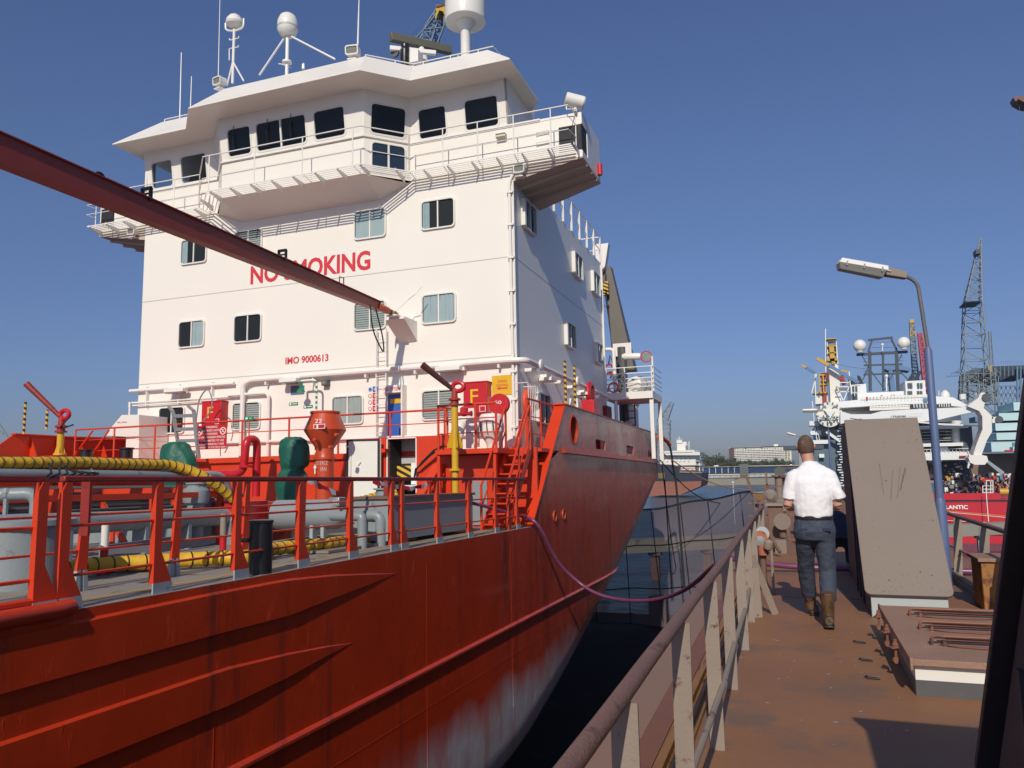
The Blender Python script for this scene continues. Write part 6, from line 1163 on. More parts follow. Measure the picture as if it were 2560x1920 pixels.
# aft orange hose / mooring lines
m=MB(); P=[S(zH(1915,1185),1,37.6),S(zH(1980,1190),1,38.2),S(zH(2050,1250),1,38.8),S(zH(2070,1290),1,39)]; m.tube(smooth(P,2),.10,8); t=one(m,'stern_hose',mk('bright_orange_hose',(.72,.10,.03),.5),'orange hose end curving over the stern of the tanker','hose','s')
P=[S(zH(2065,1280),1,39),S(zH(2095,1400),1,39.2),S(zH(2120,1640),1,39.4)]+[S(q,1,39.5) for q in ((1690,1200),(1700,1330),(1712,1480))]; m=MB(); m.tube(smooth(P,2),.05,6); m.build('dark_tail',RUB,t)
for k,(qa,qb) in enumerate((((1650,1150),(1800,1258)),((1655,1160),(1690,1420)),((1662,1200),(1680,1470)),((1652,1130),(1880,1225)))):
    m=MB(); a,b=MS@S(qa,1,38),w_(qb[0],qb[1],1,46); P=[a.lerp(b,i/8)-V((0,0,.5*math.sin(math.pi*i/8))) for i in range(9)]; m.tube(P,.03,5); one(m,'mooring_line',(mk('pink_rope',(.45,.22,.18),.8) if k%2 else BLK),('dark thin mooring line from the tanker stern','pinkish line hanging steeply from the stern','dark line hanging steeply under the stern','long pinkish mooring line to the dock corner')[k],'rope','w')
# ================================================================== harbour background
PWH=mk('pale_ship_white',(.74,.76,.76),.45,.05,.3,dirt=(.52,.52,.50),dscale=.8,damt=.18,streak=True)
PDK=mk('dark_ship_openings',(.06,.08,.10),.5,.3,1)
PMD=mk('mid_grey_steel',(.22,.25,.27),.5,.2,.6)
MST=mk('dark_mast_steel',(.035,.05,.075),.5,.2,1)
SBL=mk('steel_blue_paint',(.10,.20,.36),.5,.15,.6)
GBL=mk('dark_gantry_blue',(.045,.085,.15),.55,.25,.4)
LTG=mk('lattice_grey_green',(.16,.19,.19),.5,.2,.6)
PYE=mk('crane_yellow',(.55,.32,.03),.5,.15,1)
PRD=mk('offshore_hull_red',(.50,.014,.03),.4,.08,.2,dirt=(.35,.03,.04),damt=.2)
CYN=mk('pale_cyan_cladding',(.48,.66,.68),.6,.04,.2)
QBR=mk('quay_brown_sheds',(.20,.13,.10),.8,.15,.15)
BKC=mk('quay_wall_concrete',(.25,.23,.19),.85,.15,.08,dirt=(.10,.09,.08),dscale=.2,damt=.35)
def bb(m,z,x0,y0,x1,y1,Y,d=2,dx=0):
    a=W(z(x0,y1),1,Y); b=W(z(x1,y0),1,Y); return m.box(min(a.x,b.x),max(a.x,b.x),Y,Y+d,min(a.z,b.z),max(a.z,b.z))
def ln(m,z,pts,Y,w_h,d=None):
    P=[W(z(*p),1,Y) for p in pts]; w_h*=.38; d=None if d is None else d*.5
    for a,b in zip(P,P[1:]): m.bar(a,b,w_h,w_h if d is None else d,(0,1,0))
    return m
def poly(m,z,pts,Y,d): return m.prism([W(z(*p),1,Y) for p in pts],(0,d,0))
def lat(m,p0,p1,w0,w1,n,r,bra=True):
    p0,p1=V(p0),V(p1); d=p1-p0; a,b=_basis(d,V((0,1,0))); r*=.45 
    def cor(f): w=(w0+(w1-w0)*f)/2; c=p0+d*f; return [c+a*w+b*w,c-a*w+b*w,c-a*w-b*w,c+a*w-b*w]
    for i in range(4): m.bar(cor(0)[i],cor(1)[i],r*1.5,r*1.5,(0,1,0))
    for k in range(n):
        c0,c1=cor(k/n),cor((k+1)/n)
        for i in range(4):
            j=(i+1)%4; m.bar(c0[i],c0[j],r,r,(0,1,0)); 
            m.bar(c0[i] if k%2 else c0[j],c1[j] if k%2 else c1[i],r,r,(0,1,0))
    return m
# far bank
bk=[(-700,430),(0,425),(60,428),(800,470)]
struct(MB().add([(-700,430,-6.6),(800,430,-6.6),(2500,4400,-6.6),(-2500,4400,-6.6)],[(0,1,2,3)]),'far_ground',mk('far_ground_grass',(.09,.10,.06),.9,.2,.02),ang=0)
bq=W(zM(770,780),1,428).z
one(MB().box(-600,700,427,430,WL-1,bq),'quay_wall',BKC,'long low concrete quay wall across the harbour','quay wall')
# blue-glass waterfront building
YB=432; GB=mk('dark_blue_facade',(.018,.045,.12),.25,.15,.1)
t=thing('waterfront_building','long dark blue waterfront building with cream band and strip windows','building',W(zM(1150,770),1,YB))
rows_=((775,1145),(1228,1560),(1560,1900))
m=MB()
for x0,x1 in ((775,1145),(1228,2000)): bb(m,zM,x0,664-(x0-775)*.025,x1,728-(x0-775)*.03,YB,22)
m.build('glass_storey',GB,t,ang=0)
m=MB()
for x0,x1 in ((770,1148),(1224,2004)): bb(m,zM,x0,655-(x0-775)*.03,x1,664-(x0-775)*.03,YB-1,24); bb(m,zM,x0,728-(x0-775)*.03,x1,744-(x0-775)*.03,YB-.6,22)
m.build('cream_band',mk('cream_band_paint',(.62,.52,.38),.7),t,ang=0)
m=MB()
for x0,x1 in ((775,1145),(1228,2000)): bb(m,zM,x0,744-(x0-775)*.03,x1,774-(x0-775)*.03,YB+.2,20)
m.build('lower_storey',mk('lower_blue_glass',(.05,.10,.15),.3),t,ang=0)
m=MB()
for x in list(range(778,1145,12))+list(range(1232,2000,12)): k=(x-775)*.028; bb(m,zM,x,744-k,x+4,774-k,YB-.2,.6)
for x in range(780,1140,62): bb(m,zM,x,664-(x-775)*.02,x+1.5,728-(x-775)*.03,YB-.3,.3)
m.build('window_mullions',PWH,t,ang=0)
m=MB(); bb(m,zM,1148,632,1224,775,YB-2,14); m.build('stair_tower',mk('grey_brown_tower',(.13,.13,.12),.6),t,ang=0)
m=MB(); [bb(m,zM,1150,y,1222,y+4,YB-2.4,.4) for y in (668,690,712,735,755)]; m.build('tower_band',PMD,t,ang=0)
m=MB(); bb(m,zM,890,645,930,656,YB+4,4); bb(m,zM,1640,635,1660,645,YB+4,4); m.build('roof_unit',PWH,t,ang=0)
# apartment block
YA=900; t=thing('apartment_block','long cream apartment block with rows of balconies beyond the harbour','building',W(zM(1350,640),1,YA)); k_=lambda x:-(x-1045)*.03
APC=mk('cream_render',(.70,.67,.57),.8,.05,.05)
m=MB()
for x0,x1 in ((1045,1205),(1205,1365),(1365,1590)): bb(m,zM,x0,470+k_((x0+x1)/2),x1,665,YA,18)
bb(m,zM,1590,468,1650,665,YA+2,16); m.build('wall',APC,t,ang=0)
m=MB(); bb(m,zM,1042,478,1085,660,YA-3,6); m.build('brown_stair_wing',mk('brown_brick',(.10,.06,.05),.8),t,ang=0)
m=MB()
for x0,x1 in ((1045,1205),(1205,1365),(1365,1590)): bb(m,zM,x0,466+k_((x0+x1)/2),x1,472+k_((x0+x1)/2),YA-2,22)
bb(m,zM,1480,435,1520,462,YA+2,8); m.build('roof',WFR,t,ang=0)
m=MB(); random.seed(11); mc=MB()
for r in range(9):
    for c in range(21):
        x=1090+c*26.5; y=487+r*17.2+k_(x)+(4 if x>1590 else 0)
        if x>1640: continue
        q=random.random(); (m if q<.62 else mc) and bb(m if q<.62 else mc,zM,x,y,x+(15 if q<.6 else 19),y+(9.5 if q<.5 else 8),YA-.6,.6)
m.build('window_rows',mk('dark_windows_far',(.12,.11,.10),.4,.3,.1),t,ang=0); mc.build('pale_balcony_panels',mk('grey_balcony_panel',(.40,.38,.33),.7),t,ang=0)
m=MB()
for r in range(9): bb(m,zM,1085,498+r*17.2-8,1590,501+r*17.2-8,YA-1.4,1.4)
m.build('balcony_slabs',WFR,t,ang=0)
# trees
def tree(q,Y,h,w,lab,seed,mat=None,g='trees beyond the waterfront building'):
    random.seed(seed); c=W(q,1,Y); c.z=-6.6; t=thing('broadleaf_tree',lab,'tree',c,'w',g); m=MB(); m.tube([c,c+V((0,0,h*.35)),c+V((w*.04,0,h*.7))],[w*.05,w*.035,w*.01],7)
    for k in range(5): a=random.uniform(0,6.3); m.tube([c+V((0,0,h*.3)),c+V((math.cos(a)*w*.25,math.sin(a)*w*.25,h*random.uniform(.5,.75)))],[w*.02,w*.006],5)
    m.build('trunk',mk('bark_%d'%seed,(.06,.045,.03),.9) if seed==0 else QBR,t); m=MB(); n=900
    cl=[(V((random.gauss(0,.22)*w,random.gauss(0,.2)*w,h*random.uniform(.36,.86))),w*random.uniform(.12,.24)) for _ in range(16)]
    for k in range(n):
        b,r=random.choice(cl); d=V((random.gauss(0,1),random.gauss(0,1),random.gauss(0,.8))).normalized()*r*random.uniform(.5,1.05); p=c+b+d; s=w*random.uniform(.025,.05)
        u=V((random.gauss(0,1),random.gauss(0,1),random.gauss(0,1))).normalized(); v=u.orthogonal().normalized(); m.add([p+u*s,p+v*s,p-u*s,p-v*s],[(0,1,2,3)])
    m.build('crown',mat or LEAF,t,ang=0)
LEAF=mk('tree_foliage',(.060,.080,.035),.8,.45,.15)
for i,(x,h,w,Y) in enumerate(((795,14,6,520),(850,8,13,540),(900,14.5,18,560),(940,13,13,560),(1005,13.5,17,600),(1050,9,14,620))): tree(zM(x,620),Y,h,w,('tall narrow','low','tallest round','broad','wide dark','small')[i]+' tree beyond the harbour left of the apartment block',20+i)
for i in range(13): x=1090+i*44; tree(zM(x,640),700,10.5+1.5*math.sin(i*2.1),12,(['leftmost', 'second', 'third', 'fourth', 'fifth', 'sixth', 'middle', 'sixth from the right', 'fifth from the right', 'fourth from the right', 'third from the right', 'second from the right', 'rightmost'][i]+' small street tree at the foot of the apartment block'),40+i,g='street trees before the apartment block')
# white cargo ship at left
YC=272; t=thing('cargo_ship','laden cargo ship with white accommodation and rust-orange waterline','ship',W(zM(560,900),1,YC))
m=MB(); a=W(zM(250,640),1,YC); b=W(zM(545,645),1,YC); c=W(zM(770,715),1,YC); w0=W(zM(770,870),1,YC)
BKN=mk('cargo_ship_navy',(.012,.018,.035),.5,.2,.2); RST=mk('rusty_boot_top',(.27,.095,.06),.7,.15,.1,dirt=(.28,.10,.07),dscale=.3,damt=.5)
m=MB(); poly(m,zM,[(250,630),(480,640),(545,660),(545,705),(770,712),(765,800),(560,808),(250,800)],YC,22); m.build('upper_hull',BKN,t,ang=0)
m=MB(); poly(m,zM,[(250,800),(560,808),(765,800),(758,850),(560,935),(250,945)],YC-.0,22); m.build('boot_top',RST,t,ang=0)
m=MB(); poly(m,zM,[(548,706),(772,713),(772,722),(548,716)],YC-.4,22); m.build('bulwark_strip',PMD,t,ang=0)
m=MB(); bb(m,zM,360,525,705,650,YC+3,12); bb(m,zM,540,600,720,705,YC+4,14); poly(m,zM,[(340,545),(400,505),(690,492),(700,515),(752,515),(748,545),(360,545)],YC+1,15); bb(m,zM,525,425,605,500,YC+5,6); bb(m,zM,520,395,575,432,YC+5,5); bb(m,zM,705,560,715,700,YC+4,8); bb(m,zM,740,600,746,705,YC+4,8); bb(m,zM,705,640,765,646,YC+3,9); bb(m,zM,705,600,745,605,YC+3,9)
m.build('accommodation',WFR,t,ang=0)
m=MB(); bb(m,zM,400,515,675,523,YC+.8,.3)
for r,y in enumerate((555,580,605)):
    for c_ in range(7): x=380+c_*42+(r%2)*9; bb(m,zM,x,y,x+4,y+5,YC+2.7,.3); bb(m,zM,x+9,y,x+13,y+5,YC+2.7,.3)
m.build('windows',PDK,t,ang=0)
m=MB(); ln(m,zM,[(545,430),(545,358)],YC+7,.5); ln(m,zM,[(515,385),(577,383)],YC+7,.3); ln(m,zM,[(518,400),(574,398)],YC+7,.3); ln(m,zM,[(642,490),(642,405)],YC+7,.5); ln(m,zM,[(632,430),(652,430)],YC+7,.3); ln(m,zM,[(635,450),(650,450)],YC+7,.3); c=W(zM(600,437),1,YC+6); m.lathe([(.1,-.9),(.9,-.5),(1,.2),(.6,.8),(.05,1)],c,n=10); m.build('masts',WFR,t)
m=MB(); bb(m,zM,545,672,720,682,YC+2.5,.5); random.seed(3)
for k in range(14): x=550+k*14; bb(m,zM,x,690+random.uniform(-6,4),x+6,712,YC+1,.8)
m.build('deck_fittings',RST,t,ang=0)
m=MB(); bb(m,zM,340,720,400,775,YC-.3,.3); m.build('hull_mark',mk('dull_ochre_mark',(.20,.12,.03),.7),t,ang=0)
# anchored light / beacon
m=MB(); c=W(zM(1085,1000),1,150); c0=V((c.x,150,WL)); m.tube([c0,V((c.x,150,W(zM(1088,820),1,150).z))],.05,6); m.lathe([(.1,0),(.22,.1),(.22,.3),(.05,.4)],(c.x,150,W(zM(1088,825),1,150).z),n=10); one(m,'beacon_pole',PWH,'thin beacon pole with white lamp standing in the harbour water','beacon')
# ---------------- offshore vessel (white over red)
YV=118; t=thing('offshore_vessel','white and red offshore construction vessel with twin satellite domes','ship',V((40,YV,WL)))
m=MB(); xr=W(zQ(2600,1300),1,YV).x; xl=W(zQ(560,1300),1,YV).x; zt=W(zQ(1700,1300),1,YV).z
m.box(xl,xr,YV,YV+22,WL-.5,zt); m.build('hull',PRD,t,ang=0)
m=MB(); z0=W(zQ(1700,1228),1,YV).z; m.box(xl,W(zQ(1990,1250),1,YV).x,YV-.3,YV+.5,zt+.15,z0); m.build('raised_bulwark',PRD,t,ang=0)
m=MB(); m.box(xl,xr,YV-.12,YV+.1,zt-.05,zt+.12); m.box(xl,xr,YV-.25,YV,-8.2,-8.0); m.build('rubbing_line',PDK,t,ang=0)
for s_t,qa,qb in (('LANTIC',(1490,1375),(1692,1337)),('RS',(1507,1412),(1537,1397))):
    o=text(s_t,1,(0,0,0),X_,Z_,TXW,t,bold=.03); p=W(zQ(*qa),1,YV); q=W(zQ(*qb),1,YV); place_text(o,p.x,q.x,p.z,q.z,YV-.03)
# dark blue fore part of the vessel
m=MB(); poly(m,zQ,[(270,905),(300,730),(540,740),(620,760),(620,1100),(500,1330),(290,1330)],YV+.5,20); m.build('blue_forepart',mk('slate_blue_hull',(.09,.135,.175),.5,.12,.2),t,ang=0)
m=MB(); poly(m,zQ,[(285,600),(560,590),(620,610),(620,760),(300,735)],YV+2,18); m.build('fore_house',mk('grey_green_house',(.32,.38,.38),.5,.1,.3),t,ang=0)
m=MB(); bb(m,zQ,235,560,330,605,YV,3); bb(m,zQ,245,650,340,690,YV,3); bb(m,zQ,265,735,420,775,YV-.5,3); bb(m,zQ,300,572,700,584,YV-1,12); ln(m,zQ,[(260,380),(285,620),(310,770)],YV,.25); ln(m,zQ,[(300,560),(330,760)],YV,.2); ln(m,zQ,[(390,660),(520,750)],YV-1,1.0,.6); bb(m,zQ,325,865,370,900,YV-.3,.5); m.build('fore_platforms',PWH,t,ang=0)
m=MB(); [bb(m,zQ,x,y,x+d,y+e,YV+1.7,.4) for x,y,d,e in ((390,610,60,26),(470,600,50,40),(360,700,30,50),(430,690,25,50),(520,620,40,60),(545,760,60,90),(600,900,40,80),(560,1000,50,70),(300,650,30,40))]; bb(m,zQ,500,910,560,1200,YV-.2,1); m.build('dark_openings',PDK,t,ang=0)
m=MB(); random.seed(9)
for k in range(26): x=random.uniform(500,545); y=600+k*24; bb(m,zQ,x-12,y,x+22,y+10,YV-1.4,.8)
m.build('ladder_tower',PWH,t,ang=0)
# reel
m=MB(); c=W(zQ(418,505),1,YV-2); R_=(W(zQ(540,505),1,YV-2).x-W(zQ(418,505),1,YV-2).x); m.lathe([(R_,0),(R_,1.8)],c,(0,1,0),30); m.build('reel_rim',WFR,t)
m=MB(); 
for a in range(0,180,22): 
    q=math.radians(a+6); m.bar(c+V((R_*.93*math.cos(q),-.1,R_*.93*math.sin(q))),c+V((R_*1.06*math.cos(q),-.1,R_*1.06*math.sin(q))),.18,.3,(0,1,0))
for (x0,x1,y) in ((345,390,430),(440,495,430)): poly(m,zQ,[(x0,y+20),(x0+15,y-10),(x1-5,y-12),(x1,y+15),(x1-15,y+5),(x0+18,y+10)],YV-2.15,.1)
bb(m,zQ,330,520,500,555,YV-2.2,.3); m.build('reel_slots',PMD,t,ang=0)
m=MB(); poly(m,zQ,[(370,470),(470,470),(430,530)],YV-2.4,.3); random.seed(2)
for k in range(26): x,y=random.uniform(300,560),random.uniform(500,570); bb(m,zQ,x,y,x+random.uniform(6,22),y+random.uniform(6,20),YV-2.6,.5)
m.build('reel_machinery',PWH,t,ang=0)
# superstructure
m=MB(); bb(m,zQ,540,385,1620,600,YV+4,14); poly(m,zQ,[(370,395),(540,380),(760,362),(1340,330),(1560,345),(1700,420),(1700,440),(1340,400),(900,418),(540,440),(370,420)],YV+.5,18); bb(m,zQ,695,285,1135,390,YV+5,10); bb(m,zQ,622,218,755,385,YV+4,8); bb(m,zQ,1130,182,1298,385,YV+4,8); bb(m,zQ,1240,600,1700,640,YV+1,16); bb(m,zQ,1270,640,1660,800,YV+6,12); bb(m,zQ,1260,760,1650,800,YV+1,6); bb(m,zQ,1280,840,1700,925,YV+1,14); bb(m,zQ,1310,930,1380,1090,YV+5,8); c=W(zQ(1590,700),1,YV+3); m.tube([W(zQ(1592,770),1,YV+3),W(zQ(1592,560),1,YV+3)],3.0 if False else .0+(W(zQ(1642,700),1,YV).x-W(zQ(1592,700),1,YV).x),18)
m.build('superstructure',PWH,t,ang=30)
m=MB(); bb(m,zQ,545,440,790,475,YV+3.5,.6); bb(m,zQ,790,412,1160,462,YV+.3,.5)
bb(m,zQ,1190,405,1340,440,YV+.3,.5); bb(m,zQ,1420,400,1540,432,YV+.3,.4); bb(m,zQ,1280,648,1360,740,YV+5.6,.5); bb(m,zQ,1380,655,1480,750,YV+5.6,.5); bb(m,zQ,1640,610,1730,840,YV+2,10); bb(m,zQ,1290,805,1350,850,YV+4,.6); bb(m,zQ,1370,930,1720,1110,YV+6,6); bb(m,zQ,1330,960,1365,1000,YV+4.6,.5); bb(m,zQ,1290,905,1330,1100,YV+4,3)
for x in (1142,1165,1230,1258): bb(m,zQ,x,212,x+17,260,YV+3.8,.3); bb(m,zQ,x,285,x+17,345,YV+3.8,.3)
for x in (632,660): bb(m,zQ,x,240,x+15,290,YV+3.8,.3); bb(m,zQ,x,305,x+15,370,YV+3.8,.3)
for x in (895,985,1062): bb(m,zQ,x,325,x+13,350,YV+4.8,.3)
bb(m,zQ,500,595,560,640,YV+3,.6); m.build('dark_recesses',PDK,t,ang=0)
m=MB()
for x in range(800,1160,30): bb(m,zQ,x,412,x+5,462,YV+.1,.2)
for y in (425,440,452): bb(m,zQ,790,y,1160,y+3,YV+.0,.1)
for x in range(1195,1340,28): bb(m,zQ,x,405,x+5,440,YV+.1,.2)
for x in range(1430,1540,22): bb(m,zQ,x,400,x+4,432,YV+.1,.2)
for y in (455,470): bb(m,zQ,545,y,800,y+3,YV+3.2,.1)
for x in range(550,800,18): bb(m,zQ,x,440,x+4,478,YV+3.2,.2)
for y in (660,690,720,740): bb(m,zQ,1275,y,1540,y+4,YV+.8,.2)
for x in range(1280,1700,34): bb(m,zQ,x,820,x+3,845,YV+.8,.1)
bb(m,zQ,1280,818,1700,822,YV+.8,.1)
for x in range(760,1360,32): bb(m,zQ,x,340,x+2.5,372,YV+.4,.1)
bb(m,zQ,700,340,1340,343,YV+.4,.1)
m.build('white_railings',WFR,t,ang=0)
m=MB(); bb(m,zQ,760,338,772,365,YV+.2,.3); bb(m,zQ,1012,322,1026,350,YV+4.5,.3); bb(m,zQ,1620,880,1720,892,YV+.6,.5); bb(m,zQ,1830,1095,1920,1120,YV+.6,1); m.build('red_boxes',CRIM,t,ang=0)
m=MB(); bb(m,zQ,1287,350,1323,383,YV+.2,.2); bb(m,zQ,1765,520,1820,570,YV+3,4); bb(m,zQ,1235,440,1270,462,YV+.1,.1); m.build('blue_signs',SBL,t,ang=0)
m=MB(); 
for pts in (((600,215),(595,150),(625,165),(655,218)),((690,212),(680,140),(702,150),(732,212)),((1142,190),(1195,100),(1208,112),(1180,190)),((1195,190),(1255,95),(1272,108),(1230,190))): poly(m,zQ,pts,YV+5,1.2)
bb(m,zQ,610,210,740,222,YV+3.9,5); bb(m,zQ,1125,180,1300,190,YV+3.9,5); m.build('exhaust_stacks',BKN,t,ang=0)
c=W(zQ(1485,325),1,YV+3); m=MB(); m.lathe([(.3,-.9),(.55,-.7),(.62,-.2),(.55,.3),(.25,.65),(.02,.75)],c,n=16); c=W(zQ(1648,335),1,YV+3); m.lathe([(.4,-.4),(.4,.3)],c,n=8); ln(m,zQ,[(1648,345),(1648,385)],YV+3,.2); ln(m,zQ,[(1770,300),(1770,390)],YV+3,.15); ln(m,zQ,[(1428,280),(1428,330)],YV+3,.2); m.build('small_dome',WFR,t)
# mast with twin domes
m=MB()
for pts in (((790,1175),(795,1540)),((912,1180),(915,1540)),((1035,1165),(1052,1540))): ln(m,zP,pts,YV+8,1.1 if pts[0][0]!=912 else .8)
ln(m,zP,[(775,1070),(1000,1046)],YV+8,.8); ln(m,zP,[(812,1066),(778,1175)],YV+8,.7); ln(m,zP,[(985,1050),(1038,1160)],YV+8,.7); ln(m,zP,[(668,1205),(1140,1178)],YV+8,1.0)
for y in (1300,1385): ln(m,zP,[(735,y+3),(1090,y-8)],YV+8,.6)
for a,b in (((720,1215),(790,1340)),((1085,1205),(1035,1300)),((735,1400),(790,1290)),((800,1350),(915,1510)),((1030,1330),(930,1530)),((1060,1350),(1150,1440)),((720,1440),(790,1330))): ln(m,zP,[a,b],YV+8,.35)
for y in (1090,1140,1240,1270,1330,1355): ln(m,zP,[(810 if y<1170 else 730,y),(1000 if y<1170 else 790,y-4)],YV+8,.15)
for y in (1230,1260,1290,1350): ln(m,zP,[(1045,y),(1095,y-3)],YV+8,.2)
m.build('mast_frame',MST,t,ang=0)
m=MB(); 
for (x,y,r) in ((698,1122,62),(1103,1096,62),(907,1113,15),(945,1402,18)):
    c=W(zP(x,y),1,YV+7); R_=W(zP(x+r,y),1,YV+7).x-c.x; m.lathe([(R_*.45,-R_*1.05),(R_*.5,-R_*.9)]+[(R_*math.cos(a),R_*math.sin(a)) for a in [math.radians(-60+15*k) for k in range(11)]],c,n=22)
m.build('satellite_dome',WFR,t)
ln(m:=MB(),zP,[(945,1415),(945,1540)],YV+7,.4); ln(m,zP,[(907,1125),(907,1170)],YV+7,.3); ln(m,zP,[(383,965),(385,1450)],YV+1,.3); m.build('white_poles',WFR,t)
# derrick tower at left
m=MB(); poly(m,zP,[(412,1290),(498,1290),(530,1659),(430,1659)],YV+2,3); poly(m,zP,[(392,1080),(400,1080),(415,1300),(405,1300)],YV+2,2); poly(m,zP,[(478,1080),(486,1080),(502,1300),(490,1300)],YV+2,2)
for y in (1070,1110,1150,1190,1230): bb(m,zP,388,y,485,y+7,YV+2,3)
for (a,b) in (((285,1380),(295,1659)),((255,1560),(300,1380)),((600,1360),(612,1500)),((480,1500),(600,1500)),((485,1460),(610,1462)),((480,1545),(600,1545)),((480,1480),(550,1640)),((600,1500),(545,1640))): ln(m,zP,[a,b],YV+1,.35)
bb(m,zP,300,1575,410,1659,YV+2,5); bb(m,zP,480,1500,600,1510,YV+1,4); m.build('derrick_tower',WFR,t,ang=0)
m=MB(); 
for r in ((400,1115,480,1132),(405,1180,485,1195),(425,1130,460,1260),(395,1235,495,1262),(440,1265,470,1290),(385,1050,485,1064),(345,1365,400,1375),(325,1380,410,1400),(270,1545,410,1565),(345,1430,405,1450),(335,1470,400,1485),(390,1400,408,1470)): bb(m,zP,*r,YV+1.5,2.5)
ln(m,zP,[(305,1240),(410,1300)],YV+1,1.2); ln(m,zP,[(165,1305),(205,1320)],YV+1,.8); ln(m,zP,[(325,1385),(330,1550)],YV+1,.4); ln(m,zP,[(360,1385),(365,1550)],YV+1,.4); ln(m,zP,[(520,1350),(590,1360)],YV+3,.6); m.build('yellow_machinery',PYE,t,ang=0)
m=MB(); ln(m,zP,[(412,1300),(590,1410),(690,1462)],YV+1,1.1); ln(m,zP,[(200,1320),(300,1380)],YV+1.4,1.0); m.build('blue_boom',SBL,t,ang=0)
m=MB(); ln(m,zP,[(357,1400),(375,1659)],YV+2,1.4); ln(m,zP,[(395,1370),(400,1430)],YV+1,1.2); ln(m,zP,[(520,1400),(560,1480)],YV+3,1.6); m.build('red_column',mk('dark_red_column',(.30,.03,.03),.5),t,ang=0)
m=MB(); ln(m,zP,[(400,1265),(560,1310),(740,1336)],YV+1,.12); ln(m,zP,[(400,1310),(408,1659)],YV+.5,.25); m.build('stay_wires',PDK,t,ang=0)
# knuckle-boom crane in front
YK=YV-3; t2=thing('knuckle_crane','large white folding deck crane lying across the offshore vessel','crane',W(zQ(700,600),1,YK)); 
m=MB(); poly(m,zQ,[(520,470),(620,500),(800,498),(900,470),(1230,452),(1560,440),(1815,425),(1825,462),(1640,500),(1430,550),(1230,575),(880,572),(700,540),(520,590)],YK,2.2); m.build('main_boom',PWH,t2,ang=0)
m=MB(); poly(m,zQ,[(1690,425),(1790,350),(1815,300),(1850,300),(1880,340),(1885,375),(1850,400),(1840,440),(1930,530),(1915,560),(1918,660),(1870,740),(1820,880),(1745,870),(1780,760),(1830,640),(1828,520),(1800,470)],YK-.6,2.6); poly(m,zQ,[(1700,900),(1730,875),(1800,870),(1870,885),(1882,930),(1850,965),(1760,965),(1715,945)],YK-.8,2.4); poly(m,zQ,[(1915,525),(1985,520),(2008,545),(1990,575),(1920,580)],YK-.6,2); poly(m,zQ,[(1690,840),(1740,900),(1700,1000),(1690,990),(1712,900)],YK-.6,.5); m.build('folding_arm',WFR,t2,ang=0)
m=MB(); ln(m,zQ,[(1230,572),(1430,590),(1650,600)],YK-.5,.5); m.build('ram_white',WFR,t2,ang=0); m=MB(); ln(m,zQ,[(1650,602),(1790,608)],YK-.5,.35); ln(m,zQ,[(610,538),(830,568)],YK-.5,.3); ln(m,zQ,[(1828,430),(1990,540)],YK+1,.15); ln(m,zQ,[(1840,400),(1960,500)],YK+1,.15); bb(m,zQ,1700,960,1740,1000,YK,.5); c=W(zQ(1868,345),1,YK-.8); m.lathe([(.55,0),(.55,.5)],c,(0,1,0),12); c=W(zQ(1985,548),1,YK-.8); m.lathe([(.45,0),(.45,.4)],c,(0,1,0),12); m.build('dark_ram',PDK,t2,ang=0)
o=text('Huisman',1,(0,0,0),X_,Z_,TXK,t2,bold=.02); p=W(zQ(1005,532),1,YK); q=W(zQ(1125,503),1,YK); place_text(o,p.x,q.x,p.z,q.z,YK-.03)
m=MB(); 
for k,(x0,x1) in enumerate(((1150,1280),(1150,1275))): bb(m,zQ,x0,492+k*22,x1,497+k*22,YK-.06,.04)
poly(m,zQ,[(980,530),(990,505),(998,530)],YK-.06,.04); m.build('small_print',mk('faint_grey_print',(.45,.46,.47),.6),t2,ang=0)
# deck clutter on the vessel
random.seed(21); cols=[PMD,PDK,PRD,PYE,WFR,mk('clutter_orange',(.55,.13,.03),.6),SBL,LTG]; mm=[MB() for _ in cols]
for k in range(190):
    x=random.uniform(1480,2085); y=random.uniform(1040,1225); s=random.uniform(8,34); i=random.choice((0,0,1,1,1,2,3,4,4,5,7,7,6)); bb(mm[i],zQ,x,y,x+s*random.uniform(.4,1.2),min(1228,y+s*random.uniform(.5,1.6)),YV+random.uniform(1,5),random.uniform(.5,2))
for k in range(60):
    x=random.uniform(1480,2085); y=random.uniform(1060,1200); i=random.choice((0,4,5,7)); ln(mm[i],zQ,[(x,y),(x+random.uniform(-30,30),y+random.uniform(10,50))],YV+random.uniform(.5,3),.15)
for k in range(40):
    x=random.uniform(1320,1720); y=random.uniform(930,1040); s=random.uniform(6,20); i=random.choice((0,1,1,4,7,3)); bb(mm[i],zQ,x,y,x+s,y+s,YV+4,1)
for i,q in enumerate(mm): q.build('deck_cargo',cols[i],t,ang=0)
m=MB(); c=W(zQ(1740,1180),1,YV+3); m.lathe([(1.1,-.8),(1.3,-.25),(1.1,.4),(.5,.8),(.05,.9)],c,n=12); m.build('black_heap',PDK,t)
m=MB(); bb(m,zQ,1475,1120,1540,1230,YV+3,3); poly(m,zQ,[(1850,930),(1885,925),(2030,1030),(2030,1110),(1990,1105),(1985,1040)],YV+6,2); m.build('gangway_ramp',mk('blue_grey_ramp',(.25,.32,.36),.5),t,ang=0)
m=MB(); 
for x in (1832,1865,1905): ln(m,zQ,[(x,1110 if x>1840 else 1160),(x,1225)],YV+.4,.25)
for y in (1160,1190,1222): ln(m,zQ,[(1830,y),(1925,y)],YV+.4,.2)
ln(m,zQ,[(1860,1112),(1925,1112),(1925,1222)],YV+.4,.25); m.build('white_frame',WFR,t,ang=0)
m=MB(); 
for y in (1235,1262,1285): bb(m,zQ,1995,y,2070,y+6,YV-.3,.5)
